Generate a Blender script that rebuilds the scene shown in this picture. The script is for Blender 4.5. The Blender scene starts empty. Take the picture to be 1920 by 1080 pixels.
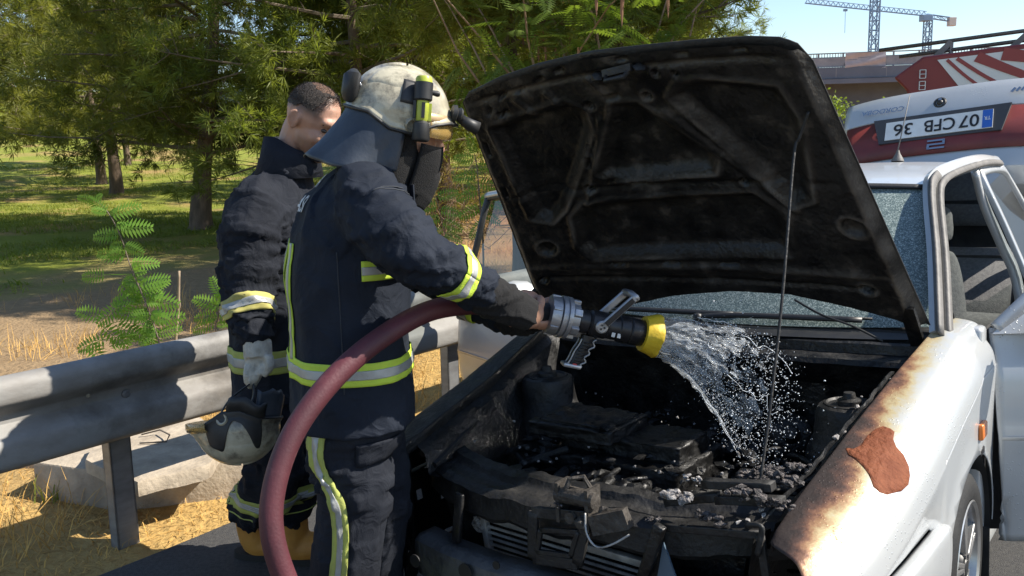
import bpy, bmesh, math, random
import numpy as np
from mathutils import Vector, Matrix, noise
from mathutils.bvhtree import BVHTree

rng = np.random.default_rng(7)
random.seed(7)
SC = bpy.context.scene
COL = SC.collection

# ------------------------------------------------------------------ camera, sky, sun, exposure
F_PX, PITCH, CAM_H, ROLL = 1700.0, 0.160, 1.59, -0.0215
CP_, SP_, CR_, SR_ = math.cos(PITCH), math.sin(PITCH), math.cos(ROLL), math.sin(ROLL)
cam_data = bpy.data.cameras.new('camera')
cam = bpy.data.objects.new('camera', cam_data)
COL.objects.link(cam)
SC.camera = cam
cam_data.sensor_width = 36.0
cam_data.lens = F_PX / 1920 * 36
cam_data.clip_start = 0.05
cam_data.clip_end = 3000
_right0, _up0, _fwd = Vector((1, 0, 0)), Vector((0, SP_, CP_)), Vector((0, CP_, -SP_))
_r = _right0 * CR_ + _up0 * SR_
_u = _up0 * CR_ - _right0 * SR_
_m = Matrix((_r, _u, -_fwd)).transposed().to_4x4()
_m.translation = (0, 0, CAM_H)
cam.matrix_world = _m

SUN_AZ, SUN_EL = math.radians(93), math.radians(44)      # azimuth clockwise from +Y
world = bpy.data.worlds.new('World')
SC.world = world
world.use_nodes = True
wn = world.node_tree
sky = wn.nodes.new('ShaderNodeTexSky')
sky.sky_type = 'NISHITA'
sky.sun_disc = False
sky.sun_elevation = SUN_EL
sky.sun_rotation = SUN_AZ
sky.air_density = 1.0
sky.dust_density = 0.3
sky.ozone_density = 2.0
wn.links.new(sky.outputs[0], wn.nodes['Background'].inputs[0])
wn.nodes['Background'].inputs[1].default_value = 0.10
sun_d = bpy.data.lights.new('sun', 'SUN')
sun_d.energy = 4.6
sun_d.angle = math.radians(0.5)
sun_d.color = (1.0, 0.93, 0.82)
sun = bpy.data.objects.new('sun', sun_d)
COL.objects.link(sun)
SUN_DIR = Vector((math.sin(SUN_AZ) * math.cos(SUN_EL), math.cos(SUN_AZ) * math.cos(SUN_EL), math.sin(SUN_EL)))
sun.rotation_euler = (-SUN_DIR).to_track_quat('-Z', 'Y').to_euler()
sun.location = (30, 30, 30)
SC.view_settings.view_transform = 'Standard'
SC.view_settings.look = 'None'
SC.view_settings.gamma = 1.0
SC.view_settings.exposure = 1.0
SC.cycles.max_bounces = 8
SC.cycles.transparent_max_bounces = 12

# ------------------------------------------------------------------ measuring helpers
CAM = np.array([0, 0, CAM_H])
def ray(px, py):
    u = (px - 960) / F_PX; v = (py - 540) / F_PX
    u, v = u * CR_ + v * SR_, -u * SR_ + v * CR_
    return np.array([u, CP_ - v * SP_, -SP_ - v * CP_])
def U(px, py, Y):
    r = ray(px, py); return CAM + r * (Y / r[1])
def G(px, py, z=0.0):
    r = ray(px, py); return CAM + r * ((z - CAM_H) / r[2])

# car frame: x rearward, y to the car's left, z up
PSI, CROLL = 0.6537, 0.045
CAR_O = np.array([.0546, 2.1785, -.029])
_ex = np.array([math.sin(PSI), math.cos(PSI), 0]); _ey0 = np.array([math.cos(PSI), -math.sin(PSI), 0]); _ez0 = np.array([0, 0, 1.])
_ey = _ey0 * math.cos(CROLL) + _ez0 * math.sin(CROLL); _ez = _ez0 * math.cos(CROLL) - _ey0 * math.sin(CROLL)
CM = np.stack([_ex, _ey, _ez], 1)
def car_w(p): return CAR_O + CM @ np.asarray(p, float)

# ------------------------------------------------------------------ object helpers
def empty(name, loc=(0, 0, 0)):
    o = bpy.data.objects.new(name, None); COL.objects.link(o); o.location = loc
    o.empty_display_size = .1
    return o
def tag(o, label=None, cat=None, group=None, kind=None):
    if label: o['label'] = label
    if cat: o['category'] = cat
    if group: o['group'] = group
    if kind: o['kind'] = kind
    return o
def link(name, me, parent=None):
    o = bpy.data.objects.new(name, me); COL.objects.link(o)
    if parent is not None: o.parent = parent
    return o
def mk(name, V, F, m, parent=None, smooth=True, kind=None, bevel=0, solid=0, fixn=True):
    """one mesh object; vertices in the parent's local space"""
    me = bpy.data.meshes.new(name)
    V = np.asarray(V, float)
    me.from_pydata(V.tolist(), [], [list(map(int, f)) for f in F])
    if fixn:
        bm = bmesh.new(); bm.from_mesh(me)
        bmesh.ops.recalc_face_normals(bm, faces=bm.faces[:])
        bm.to_mesh(me); bm.free()
    if smooth is True:
        me.shade_smooth()
    elif smooth:
        me.shade_smooth(); me.set_sharp_from_angle(angle=math.radians(smooth))
    if m is not None: me.materials.append(m)
    o = link(name, me, parent)
    if bevel:
        b = o.modifiers.new('bevel', 'BEVEL'); b.width = bevel; b.segments = 2; b.limit_method = 'ANGLE'; b.angle_limit = math.radians(40)
    if solid:
        s = o.modifiers.new('solid', 'SOLIDIFY'); s.thickness = solid; s.offset = 0
    if kind: o['kind'] = kind
    return o
class MB:
    def __init__(s): s.V = []; s.F = []
    def add(s, V, F):
        b = len(s.V); s.V += [tuple(map(float, v)) for v in V]; s.F += [[i + b for i in f] for f in F]; return s
    def box(s, a, b):
        (x0, y0, z0), (x1, y1, z1) = a, b
        return s.add([(x0,y0,z0),(x1,y0,z0),(x1,y1,z0),(x0,y1,z0),(x0,y0,z1),(x1,y0,z1),(x1,y1,z1),(x0,y1,z1)],
                     [(0,3,2,1),(4,5,6,7),(0,1,5,4),(1,2,6,5),(2,3,7,6),(3,0,4,7)])
    def bar(s, p, q, w, h=None, up=(0, 0, 1)):
        h = h or w; p = Vector(p); q = Vector(q); d = (q - p).normalized(); up = Vector(up)
        if abs(d.dot(up)) > .95: up = Vector((1, 0, 0))
        a = d.cross(up).normalized() * w / 2; b = a.cross(d).normalized() * h / 2
        V = [c + i * a + j * b for c in (p, q) for i, j in ((-1, -1), (1, -1), (1, 1), (-1, 1))]
        return s.add(V, [(0,1,2,3),(7,6,5,4),(0,4,5,1),(1,5,6,2),(2,6,7,3),(3,7,4,0)])
    def tube(s, path, r, n=8, cap=True):
        V, F = tube(path, r, n, cap); return s.add(V, F)
    def lathe(s, p, d, prof, n=24):
        """profile (distance along d, radius) turned about the axis p + t d"""
        d = Vector(d).normalized(); a = d.orthogonal().normalized(); b = d.cross(a); p = Vector(p)
        V = []; F = []
        for t, r in prof:
            for k in range(n):
                an = 2 * math.pi * k / n; V.append(p + d * t + (a * math.cos(an) + b * math.sin(an)) * r)
        for i in range(len(prof) - 1):
            for k in range(n):
                F.append((i*n+k, i*n+(k+1) % n, (i+1)*n+(k+1) % n, (i+1)*n+k))
        F.append(tuple(range(n))[::-1]); F.append(tuple((len(prof)-1)*n+k for k in range(n)))
        return s.add(V, F)
    def lump(s, c, r, sub=1, jit=.35, sc=(1, 1, 1)):
        bm = bmesh.new(); bmesh.ops.create_icosphere(bm, subdivisions=sub, radius=1)
        V = [Vector(v.co) * (1 + jit * random.uniform(-1, 1)) for v in bm.verts]
        V = [(c[0] + v.x*r*sc[0], c[1] + v.y*r*sc[1], c[2] + v.z*r*sc[2]) for v in V]
        F = [[v.index for v in f.verts] for f in bm.faces]; bm.free(); return s.add(V, F)
    def build(s, name, m, parent=None, **k): return mk(name, s.V, s.F, m, parent, **k)
def tube(path, r, n=8, cap=True):
    P = [Vector(p) for p in path]; N = len(P)
    R = [r] * N if isinstance(r, (int, float)) else list(r)
    T = [((P[min(i+1, N-1)] - P[max(i-1, 0)])).normalized() for i in range(N)]
    a = T[0].orthogonal().normalized(); V = []; F = []
    for i in range(N):
        a = (a - T[i] * a.dot(T[i])).normalized(); b = T[i].cross(a)
        ra, rb = R[i] if isinstance(R[i], (tuple, list)) else (R[i], R[i])
        for k in range(n):
            an = 2 * math.pi * k / n; V.append(P[i] + a * math.cos(an) * ra + b * math.sin(an) * rb)
    for i in range(N - 1):
        for k in range(n): F.append((i*n+k, i*n+(k+1) % n, (i+1)*n+(k+1) % n, (i+1)*n+k))
    if cap: F.append(tuple(range(n))[::-1]); F.append(tuple((N-1)*n+k for k in range(n)))
    return V, F
def spline(pts, n):
    """Catmull-Rom through pts, n samples"""
    P = np.asarray(pts, float); m = len(P); out = []
    for t in np.linspace(0, m - 1, n):
        i = min(int(t), m - 2); f = t - i
        p0, p1, p2, p3 = P[max(i-1, 0)], P[i], P[i+1], P[min(i+2, m-1)]
        out.append(.5 * ((2*p1) + (-p0+p2)*f + (2*p0-5*p1+4*p2-p3)*f*f + (-p0+3*p1-3*p2+p3)*f**3))
    return np.array(out)
def grid_faces(nu, nv, wrap=False):
    F = []
    for i in range(nu - 1):
        for j in range(nv if wrap else nv - 1):
            F.append((i*nv+j, i*nv+(j+1) % nv, (i+1)*nv+(j+1) % nv, (i+1)*nv+j))
    return F
def fbm(p, o=4): return noise.fractal(Vector(p), .9, 2.1, o)
def sm(a, b, x):
    t = np.clip((np.asarray(x, float) - a) / (b - a), 0, 1); return t * t * (3 - 2 * t)

# ------------------------------------------------------------------ materials
def mat(name, c1, c2=None, rough=.6, metal=0, scale=20, bump=0, bscale=None, detail=6, spec=.5, coat=0, ramp=(.35, .65), rough2=None, coord='Object', aniso=None):
    m = bpy.data.materials.new(name); m.use_nodes = True
    nt = m.node_tree; b = nt.nodes['Principled BSDF']; L = nt.links.new
    b.inputs['Roughness'].default_value = rough; b.inputs['Metallic'].default_value = metal
    b.inputs['Specular IOR Level'].default_value = spec
    b.inputs['Coat Weight'].default_value = coat; b.inputs['Coat Roughness'].default_value = .06
    b.inputs['Base Color'].default_value = (*c1, 1)
    tc = nt.nodes.new('ShaderNodeTexCoord'); out = tc.outputs[coord]
    if aniso:
        mp = nt.nodes.new('ShaderNodeMapping'); mp.inputs['Scale'].default_value = aniso; L(out, mp.inputs[0]); out = mp.outputs[0]
    if c2 is not None:
        n = nt.nodes.new('ShaderNodeTexNoise'); n.inputs['Scale'].default_value = scale; n.inputs['Detail'].default_value = detail
        n.inputs['Roughness'].default_value = .6
        L(out, n.inputs['Vector'])
        r = nt.nodes.new('ShaderNodeValToRGB'); r.color_ramp.elements[0].position = ramp[0]; r.color_ramp.elements[1].position = ramp[1]
        r.color_ramp.elements[0].color = (*c1, 1); r.color_ramp.elements[1].color = (*c2, 1)
        L(n.outputs['Fac'], r.inputs[0]); L(r.outputs[0], b.inputs['Base Color'])
        if rough2 is not None:
            mr = nt.nodes.new('ShaderNodeMapRange'); mr.inputs[1].default_value = ramp[0]; mr.inputs[2].default_value = ramp[1]
            mr.inputs[3].default_value = rough; mr.inputs[4].default_value = rough2
            L(n.outputs['Fac'], mr.inputs[0]); L(mr.outputs[0], b.inputs['Roughness'])
    if bump:
        n2 = nt.nodes.new('ShaderNodeTexNoise'); n2.inputs['Scale'].default_value = bscale or scale * 3; n2.inputs['Detail'].default_value = 5
        L(out, n2.inputs['Vector'])
        bp = nt.nodes.new('ShaderNodeBump'); bp.inputs['Strength'].default_value = min(1, bump); bp.inputs['Distance'].default_value = .01
        L(n2.outputs['Fac'], bp.inputs['Height']); L(bp.outputs[0], b.inputs['Normal'])
    return m
def leafmat(name, c1, c2, scale=1.2, trans=.4, rough=.5):
    m = mat(name, c1, c2, rough=rough, scale=scale, detail=3, spec=.25)
    nt = m.node_tree; L = nt.links.new; b = nt.nodes['Principled BSDF']; o = nt.nodes['Material Output']
    t = nt.nodes.new('ShaderNodeBsdfTranslucent'); mx = nt.nodes.new('ShaderNodeMixShader'); mx.inputs[0].default_value = trans
    rp = [n for n in nt.nodes if n.type == 'VALTORGB'][0]
    g = nt.nodes.new('ShaderNodeMix'); g.data_type = 'RGBA'; g.blend_type = 'MULTIPLY'; g.inputs[0].default_value = 1
    g.inputs[7].default_value = (1.5, 1.5, .6, 1)
    L(rp.outputs[0], g.inputs[6]); L(g.outputs[2], t.inputs[0])
    L(b.outputs[0], mx.inputs[1]); L(t.outputs[0], mx.inputs[2]); L(mx.outputs[0], o.inputs[0])
    return m
M = {}
M['asphalt'] = mat('asphalt', (.035, .035, .037), (.07, .068, .065), rough=.85, scale=60, bump=.7, bscale=220)
M['galv'] = mat('galvanised_steel', (.30, .31, .32), (.20, .20, .205), rough=.5, metal=.55, scale=5, bump=.12, bscale=40, aniso=(1, 1, 3))
M['dirtysteel'] = mat('stained_steel', (.22, .22, .225), (.12, .11, .10), rough=.6, metal=.4, scale=7, bump=.15, bscale=40)
M['concrete'] = mat('concrete', (.46, .39, .30), (.30, .25, .19), rough=.95, scale=8, bump=.6, bscale=45)
M['straw'] = mat('straw', (.66, .42, .13), (.46, .26, .075), rough=.8, scale=9, spec=.2)
M['weed'] = leafmat('weed', (.14, .19, .035), (.24, .26, .055), 1.5)
M['bark'] = mat('pine_bark', (.17, .12, .085), (.085, .062, .046), rough=.95, scale=9, bump=1, bscale=22, aniso=(1, 1, .35))
M['twig'] = mat('twig', (.12, .09, .065), (.20, .16, .12), rough=.9, scale=6)
M['pine1'] = leafmat('pine_needles_dark', (.10, .118, .03), (.24, .245, .07), 1.1, .52)
M['pine2'] = leafmat('pine_needles_bright', (.105, .14, .03), (.23, .26, .07), 1.3, .5)
M['leaf'] = leafmat('compound_leaf', (.13, .27, .04), (.20, .34, .06), 4, .45)
M['leaf2'] = leafmat('feathery_leaf', (.11, .17, .03), (.18, .25, .06), 2, .45)
M['pod'] = mat('dry_pod', (.22, .10, .05), (.32, .17, .09), rough=.7, scale=6)
# ------------------------------------------------------------------ the setting
RD = np.array([math.sin(math.radians(38)), math.cos(math.radians(38)), 0]); RN = np.array([-RD[1], RD[0], 0])   # along the rail / away from the road
RP = np.array([-1.58, 3.45, 0])
def rail(s, n, z=0.): return RP + RD * s + RN * n + np.array([0, 0, z])
def ground_z(x, y):
    n = (x - RP[0]) * RN[0] + (y - RP[1]) * RN[1]
    d = math.hypot(x, y)
    z = -.006 + .03 * fbm((x * .7, y * .7, 0), 3) * float(sm(.1, 1.2, n)) * 1.0
    z += .25 * fbm((x * .11, y * .11, 4), 2) * float(sm(6, 16, n))
    z += float(sm(40, 110, d)) * 7.0 * float(sm(5, 30, n)) + float(sm(25, 45, d)) * .7 * float(sm(5, 30, n))
    if n < 0: z = -.02 - .0 * n
    return z
def build_ground():
    ang = np.radians(np.arange(-180, 181, 3.0)); fine = np.radians(np.arange(-52, 60, .6))
    ang = np.unique(np.concatenate([ang[(ang < fine[0]) | (ang > fine[-1])], fine]))
    rad = np.concatenate([np.linspace(.3, 8, 60), np.geomspace(8.2, 900, 90)])
    V = [(0, 0, -.02)]; F = []
    for r in rad:
        for a in ang:
            x, y = r * math.sin(a), r * math.cos(a); V.append((x, y, ground_z(x, y)))
    n = len(ang)
    for i in range(len(rad) - 1):
        for j in range(n - 1):
            F.append((1+i*n+j, 1+i*n+j+1, 1+(i+1)*n+j+1, 1+(i+1)*n+j))
    for j in range(n - 1): F.append((0, 1+j+1, 1+j))
    m = bpy.data.materials.new('ground'); m.use_nodes = True; nt = m.node_tree; L = nt.links.new; b = nt.nodes['Principled BSDF']
    b.inputs['Roughness'].default_value = .95; b.inputs['Specular IOR Level'].default_value = .1
    geo = nt.nodes.new('ShaderNodeNewGeometry')
    def nz(scale, det=5):
        k = nt.nodes.new('ShaderNodeTexNoise'); k.inputs['Scale'].default_value = scale; k.inputs['Detail'].default_value = det
        L(geo.outputs['Position'], k.inputs['Vector']); return k.outputs['Fac']
    def mix(f, a, c):
        k = nt.nodes.new('ShaderNodeMix'); k.data_type = 'RGBA'
        for s_, v in ((0, f), (6, a), (7, c)):
            if isinstance(v, tuple): k.inputs[s_].default_value = (*v, 1)
            elif isinstance(v, float): k.inputs[s_].default_value = v
            else: L(v, k.inputs[s_])
        return k.outputs[2]
    def math_(op, a, c, cl=False):
        k = nt.nodes.new('ShaderNodeMath'); k.operation = op; k.use_clamp = cl
        for s_, v in ((0, a), (1, c)):
            if isinstance(v, (int, float)): k.inputs[s_].default_value = v
            else: L(v, k.inputs[s_])
        return k.outputs[0]
    def rng_(v, a, c, lo=0., hi=1.):
        k = nt.nodes.new('ShaderNodeMapRange'); L(v, k.inputs[0])
        for i, x in enumerate((a, c, lo, hi)): k.inputs[i+1].default_value = x
        return k.outputs[0]
    vm = nt.nodes.new('ShaderNodeVectorMath'); vm.operation = 'SUBTRACT'; L(geo.outputs['Position'], vm.inputs[0]); vm.inputs[1].default_value = RP
    dt = nt.nodes.new('ShaderNodeVectorMath'); dt.operation = 'DOT_PRODUCT'; L(vm.outputs[0], dt.inputs[0]); dt.inputs[1].default_value = RN
    nn = dt.outputs['Value']
    sep = nt.nodes.new('ShaderNodeSeparateXYZ'); L(geo.outputs['Position'], sep.inputs[0])
    straw = mix(nz(14), (.30, .19, .07), (.52, .35, .13))
    litter = mix(nz(9), (.19, .13, .075), (.33, .235, .135))
    grass = mix(nz(1.7), (.16, .20, .03), (.34, .34, .06))
    grass = mix(rng_(nz(.45, 4), .50, .66), grass, (.40, .27, .11))
    grass = mix(rng_(nz(40, 3), .3, .75), grass, mix(.5, grass, (.06, .09, .02)))
    soil = mix(nz(3), (.36, .165, .07), (.47, .25, .12))
    w = math_('ADD', nn, math_('MULTIPLY', math_('SUBTRACT', nz(.8), .5), 4.0))
    c = mix(rng_(w, 1.0, 2.6), straw, litter)
    c = mix(rng_(w, 6.8, 9.8), c, grass)
    sx = math_('ADD', sep.outputs[0], math_('MULTIPLY', math_('SUBTRACT', nz(.35), .5), 7.0))
    c = mix(math_('MULTIPLY', rng_(sx, -1.6, .4), rng_(nn, 2.5, 4.5)), c, soil)
    L(c, b.inputs['Base Color'])
    bp = nt.nodes.new('ShaderNodeBump'); bp.inputs['Strength'].default_value = .8; bp.inputs['Distance'].default_value = .04
    L(nz(26, 6), bp.inputs['Height']); L(bp.outputs[0], b.inputs['Normal'])
    o = mk('ground', V, F, m, smooth=True, fixn=False); o['kind'] = 'structure'
build_ground()

def build_road():
    V = []; F = []; S = np.arange(-30, 200, .25); 
    for s in S:
        e = -.10 + .05 * fbm((s * 1.3, 3, 0), 4)
        V.append(rail(s, e, -.012)); V.append(rail(s, e - .03, 0)); V.append(rail(s, -12, 0)); 
    F = grid_faces(len(S), 3)
    o = mk('road', V, F, M['asphalt'], smooth=False); o['kind'] = 'structure'
build_road()

# ---- guardrail
def soil_rail():
    m = M['beam']; nt = m.node_tree; L = nt.links.new; b = nt.nodes['Principled BSDF']; src = [l.from_socket for l in nt.links if l.to_socket == b.inputs['Base Color']][0]
    g = nt.nodes.new('ShaderNodeNewGeometry'); n = nt.nodes.new('ShaderNodeTexNoise'); n.inputs['Scale'].default_value = 2.2; n.inputs['Detail'].default_value = 8; n.inputs['Roughness'].default_value = .65; L(g.outputs['Position'], n.inputs['Vector'])
    r = nt.nodes.new('ShaderNodeMapRange'); r.inputs[1].default_value = .50; r.inputs[2].default_value = .66; r.inputs[4].default_value = .85; L(n.outputs['Fac'], r.inputs[0])
    x = nt.nodes.new('ShaderNodeMix'); x.data_type = 'RGBA'; L(r.outputs[0], x.inputs[0]); L(src, x.inputs[6]); x.inputs[7].default_value = (.055, .05, .045, 1); L(x.outputs[2], b.inputs['Base Color'])
def build_guardrail():
    root = empty('guardrail', rail(0, 0)); tag(root, 'long galvanised W-beam guardrail between the road and the dry verge', 'guardrail')
    o = np.array(rail(0, 0))
    prof = [(-.045,.778),(-.02,.780),(.012,.772),(.030,.752),(.034,.730),(.033,.705),(.022,.684),(-.030,.648),(-.040,.634),(-.041,.612),(-.034,.600),(.016,.566),(.030,.550),(.034,.530),(.033,.486),(.026,.462),(.004,.448),(-.02,.444),(-.035,.448)]
    prof = spline(prof, 60)
    def beam(s0, s1, dz):
        S = np.linspace(s0, s1, 24); V = []
        for s in S:
            w = .004 * fbm((s * 1.1, 0, 2), 2)
            for a, z in prof: V.append(rail(s, -.08 - a*.85 + w + dz, z + .038 + .006 * fbm((s*.8, 9, 0), 2)) - o)
        ob = mk('beam', V, grid_faces(len(S), len(prof)), M['beam'], root, smooth=True, fixn=False, solid=.004)
        return ob
    beam(-3.2, 1.05, 0.0); beam(1.0, 5.25, .006); beam(5.2, 9.4, 0.0)
    for s in (-1.95, .03, 2.04, 4.1, 6.2):
        m = MB()   # C channel: web faces the road, flanges run back
        h = .70
        m.box((-.045, -.004, -.1), (.045, .004, h)); m.box((-.045, -.004, -.1), (-.038, .055, h)); m.box((.038, -.004, -.1), (.045, .055, h))
        m.box((-.045, .050, -.1), (-.020, .056, h)); m.box((.020, .050, -.1), (.045, .056, h))
        V = [rail(s, .03 , 0) - o + RD * v[0] + RN * v[1] + np.array([0, 0, v[2]]) for v in m.V]
        p = mk('post', V, m.F, M['galv'], root, smooth=False)
        b = MB(); b.box((-.17, -.03, .70), (.15, .20, .712)); b.box((-.17, -.03, .64), (-.16, .20, .70))
        c, sn = math.cos(.35), math.sin(.35)
        if s < 3:
            V = [rail(s, .03, 0) - o + RD * (v[0]*c - v[1]*sn) + RN * (v[0]*sn + v[1]*c) + np.array([0, 0, v[2]+.03]) for v in b.V]
            mk('spacer_plate', V, b.F, M['concrete2'], root, smooth=False)
        q = MB(); q.lathe(rail(s, -.05, .648) - o, -Vector(RN), [(0, .018), (.008, .017), (.012, .010)], 8)
        q.build('bolt', M['dirtysteel'], root, smooth=30)
M['beam'] = mat('rail_steel', (.265, .258, .245), (.15, .132, .112), rough=.7, metal=.1, scale=2.6, bump=.15, bscale=30, aniso=(1, 1, 2.0), ramp=(.42, .70))
M['concrete2'] = mat('weathered_plate', (.38, .34, .26), (.26, .23, .18), rough=.85, scale=10, bump=.3)
soil_rail()
build_guardrail()

# ---- concrete inspection chamber under the rail
def rough_block(name, cs, z0, z1, m, parent=None, seed=0, amp=.012, res=.035):
    """slab with a broken outline: cs is its plan outline"""
    cs = [np.array(c[:2]) for c in cs]; out = []
    for a, b in zip(cs, cs[1:] + cs[:1]):
        n = max(2, int(np.linalg.norm(b - a) / res))
        for k in range(n):
            p = a + (b - a) * k / n; q = fbm((p[0]*9 + seed, p[1]*9, 0), 4) * amp * 1.6; c = np.mean(cs, 0); d = (p - c) / np.linalg.norm(p - c); out.append(p + d * q)
    N = len(out); V = []; rings = [(z0, 1.0), (z0 + (z1 - z0) * .4, 1.003), (z1 - .008, 1.0), (z1, .99), (z1 + .003, .80), (z1 + .004, .5), (z1 + .004, .2)]
    c = np.mean(out, 0)
    for z, k in rings:
        for p in out:
            q = c + (p - c) * k; V.append((q[0], q[1], z + amp * .8 * fbm((q[0]*7+seed, q[1]*7, z*9), 4)))
    F = grid_faces(len(rings), N, True); F.append([(len(rings)-1)*N + k for k in range(N)])
    base = np.array([c[0], c[1], 0])
    if parent is None:
        ob = mk(name, np.array(V) - base, F, m, smooth=35); ob.location = base; return ob
    return mk(name, np.array(V) - np.array(parent.location), F, m, parent, smooth=35)
box_ = empty('concrete_chamber', G(240, 880)); tag(box_, 'low concrete drain chamber with a cracked slab lid under the guardrail', 'concrete box')
cs = [G(62, 868, .17)[:2], G(232, 955, .0)[:2] * 1.0, G(470, 860, .17)[:2], G(330, 745, .17)[:2]]
rough_block('wall', cs, -.05, .17, M['concrete'], box_, 1, .005)
cs2 = [G(160, 862, .235)[:2], G(258, 905, .235)[:2], G(392, 872, .235)[:2], G(440, 800, .235)[:2], G(330, 775, .235)[:2], G(180, 828, .235)[:2]]
rough_block('cover_slab', cs2, .175, .235, M['concrete'], box_, 5, .008)
wl = MB(); wl.tube([G(265, 815, .25) - np.array(box_.location), G(300, 806, .26) - np.array(box_.location), G(318, 815, .27) - np.array(box_.location), G(312, 828, .25) - np.array(box_.location), G(262, 831, .245) - np.array(box_.location)], .004, 6)
wl.build('lifting_loop', M['twig'], box_)
tag(rough_block('concrete_block', [G(-60, 850, .1)[:2], G(60, 850, .1)[:2], G(75, 800, .1)[:2], G(-60, 800, .1)[:2]], -.03, .12, M['concrete'], None, 9, .01), 'pale concrete edge block at the far left beyond the guardrail', 'concrete block')

# ---- dry straw, stuff
def blades(name, pts, L, W, m, lie=.6, label=None, cat=None, curl=.3, zoff=0.):
    n = len(pts); pts = np.asarray(pts)
    a = rng.uniform(0, 2*np.pi, n); up = rng.uniform(0, 1, n) ** lie
    d = np.stack([np.cos(a) * (1 - up * .8), np.sin(a) * (1 - up * .8), up], 1); d /= np.linalg.norm(d, axis=1)[:, None]
    l = L * rng.uniform(.5, 1.3, n)[:, None]
    side = np.stack([-np.sin(a + .6), np.cos(a + .6), rng.uniform(-.3, .3, n)], 1) * W * rng.uniform(.6, 1.3, n)[:, None] / 2
    mid = pts + d * l * .55; tip = pts + d * l + np.stack([np.cos(a), np.sin(a), -np.ones(n) * .6], 1) * l * curl
    V = np.stack([pts - side, pts + side, mid + side * .8, mid - side * .8, tip], 1).reshape(-1, 3)
    V[:, 2] = np.maximum(V[:, 2], zoff - .01)
    i = np.arange(n) * 5
    me = bpy.data.meshes.new(name)
    F = [(k, k+1, k+2, k+3) for k in i] + [(k+3, k+2, k+4) for k in i]
    me.from_pydata(V.tolist(), [], F); me.materials.append(m)
    o = link(name, me); tag(o, label, cat, kind='stuff'); return o
pts = []
while len(pts) < 26000:
    s, n = random.uniform(-1.6, 6.5), random.uniform(-.14, 2.0)
    if n < 0 and random.random() > .5: continue
    p = rail(s, n); pts.append((p[0], p[1], ground_z(p[0], p[1]) - .005))
blades('dry_grass', pts, .055, .0045, M['straw'], 1.6, 'matted golden dry grass along the verge under the guardrail', 'dry grass')
pts = []
while len(pts) < 11000:
    s, n = random.uniform(-2.0, 9.5), random.uniform(.2, 6.5)
    if fbm((s * 1.1, n * 1.1, 7), 3) < .05 or random.random() < (n - 2) / 6: continue
    p = rail(s, n); pts.append((p[0], p[1], ground_z(p[0], p[1]) - .005))
blades('tall_dry_grass', pts, .20, .004, M['straw'], .45, 'taller upright dry stalks scattered behind the guardrail', 'dry grass', .12)
pts = []
while len(pts) < 70000:
    x, y = random.uniform(-24, 1), random.uniform(7.5, 42) 
    if random.random() > 12 / y: continue
    if (x - RP[0])*RN[0] + (y - RP[1])*RN[1] < 8.2 + 2.2*fbm((x*.5, y*.5, 9), 3) + 1.0*random.random(): continue
    if x < -.75 * y or fbm((x * .45, y * .45, 0), 4) < -.12 or x > -3.2 + 1.5 * fbm((x*.5, y*.5, 3), 2): continue
    pts.append((x, y, ground_z(x, y) - .01))
blades('lawn_grass', pts, .11, .016, M['weed'], .6, 'patchy green lawn grass under the pine trees', 'grass', .2)
# ------------------------------------------------------------------ the burnt car
def K(V): V = np.array([tuple(v) for v in V], float); V[:, 0] *= -1; return V
CAR = bpy.data.objects.new('burnt_car', None); COL.objects.link(CAR)
_cm = Matrix(((-_ex[0], _ey[0], _ez[0], CAR_O[0]), (-_ex[1], _ey[1], _ez[1], CAR_O[1]), (-_ex[2], _ey[2], _ez[2], CAR_O[2]), (0, 0, 0, 1)))
CAR.matrix_world = _cm
tag(CAR, 'silver-white saloon car with burnt-out front, bonnet raised and doors and boot open', 'car')
def cm(name, V, F, m, parent=None, **k): return mk(name, K(V), F, m, parent or CAR, **k)
def cmb(name, mb, m, parent=None, **k): return cm(name, mb.V, mb.F, m, parent, **k)
def C2L(w): return CM.T @ (np.asarray(w) - CAR_O)
def CPx(px, py, ax, val):
    o = C2L(CAM); r = CM.T @ ray(px, py); return o + r * ((val - o[ax]) / r[ax])

def burnt(name, c1, c2, r1, r2, scale=14, bump=.5, ash=(.10, .095, .09), ashpos=.66):
    m = mat(name, c1, c2, rough=r1, rough2=r2, scale=scale, bump=bump, bscale=60, metal=.1)
    nt = m.node_tree; rp = [n for n in nt.nodes if n.type == 'VALTORGB'][0]
    e = rp.color_ramp.elements.new(min(.97, ashpos + .12)); e.color = (*ash, 1)
    rp.color_ramp.elements[1].position = ashpos
    return m
M['char'] = burnt('charred_metal', (.003, .003, .0035), (.009, .0088, .0085), .35, .65, ashpos=.62, ash=(.03, .028, .026))
M['char2'] = burnt('sooty_metal', (.008, .008, .0085), (.022, .021, .020), .38, .7, 9, .4, (.085, .078, .07), .62)
M['bonnetin'] = burnt('burnt_bonnet', (.007, .007, .0075), (.018, .017, .016), .28, .55, 11, .45, (.075, .066, .057), .58)
M['ash'] = mat('ash', (.12, .11, .11), (.42, .40, .38), rough=.9, scale=60, bump=.8)
M['alu'] = mat('burnt_aluminium', (.50, .49, .47), (.24, .23, .22), rough=.5, metal=.25, scale=12, bump=.3)
M['rubber'] = mat('tyre_rubber', (.012, .012, .013), (.022, .021, .020), rough=.6, scale=20, bump=.15, bscale=120)
M['rim'] = mat('alloy_rim', (.50, .50, .50), (.36, .355, .35), rough=.32, metal=.85, scale=12, bump=.05)
M['blackpl'] = mat('black_plastic', (.012, .012, .013), (.02, .02, .02), rough=.45, scale=20)
M['trim'] = mat('grey_rubber_seal', (.10, .095, .09), (.16, .15, .14), rough=.6, scale=18, bump=.2)
M['seat'] = mat('seat_fabric', (.10, .10, .105), (.15, .15, .15), rough=.95, scale=60, bump=.3)
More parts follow.
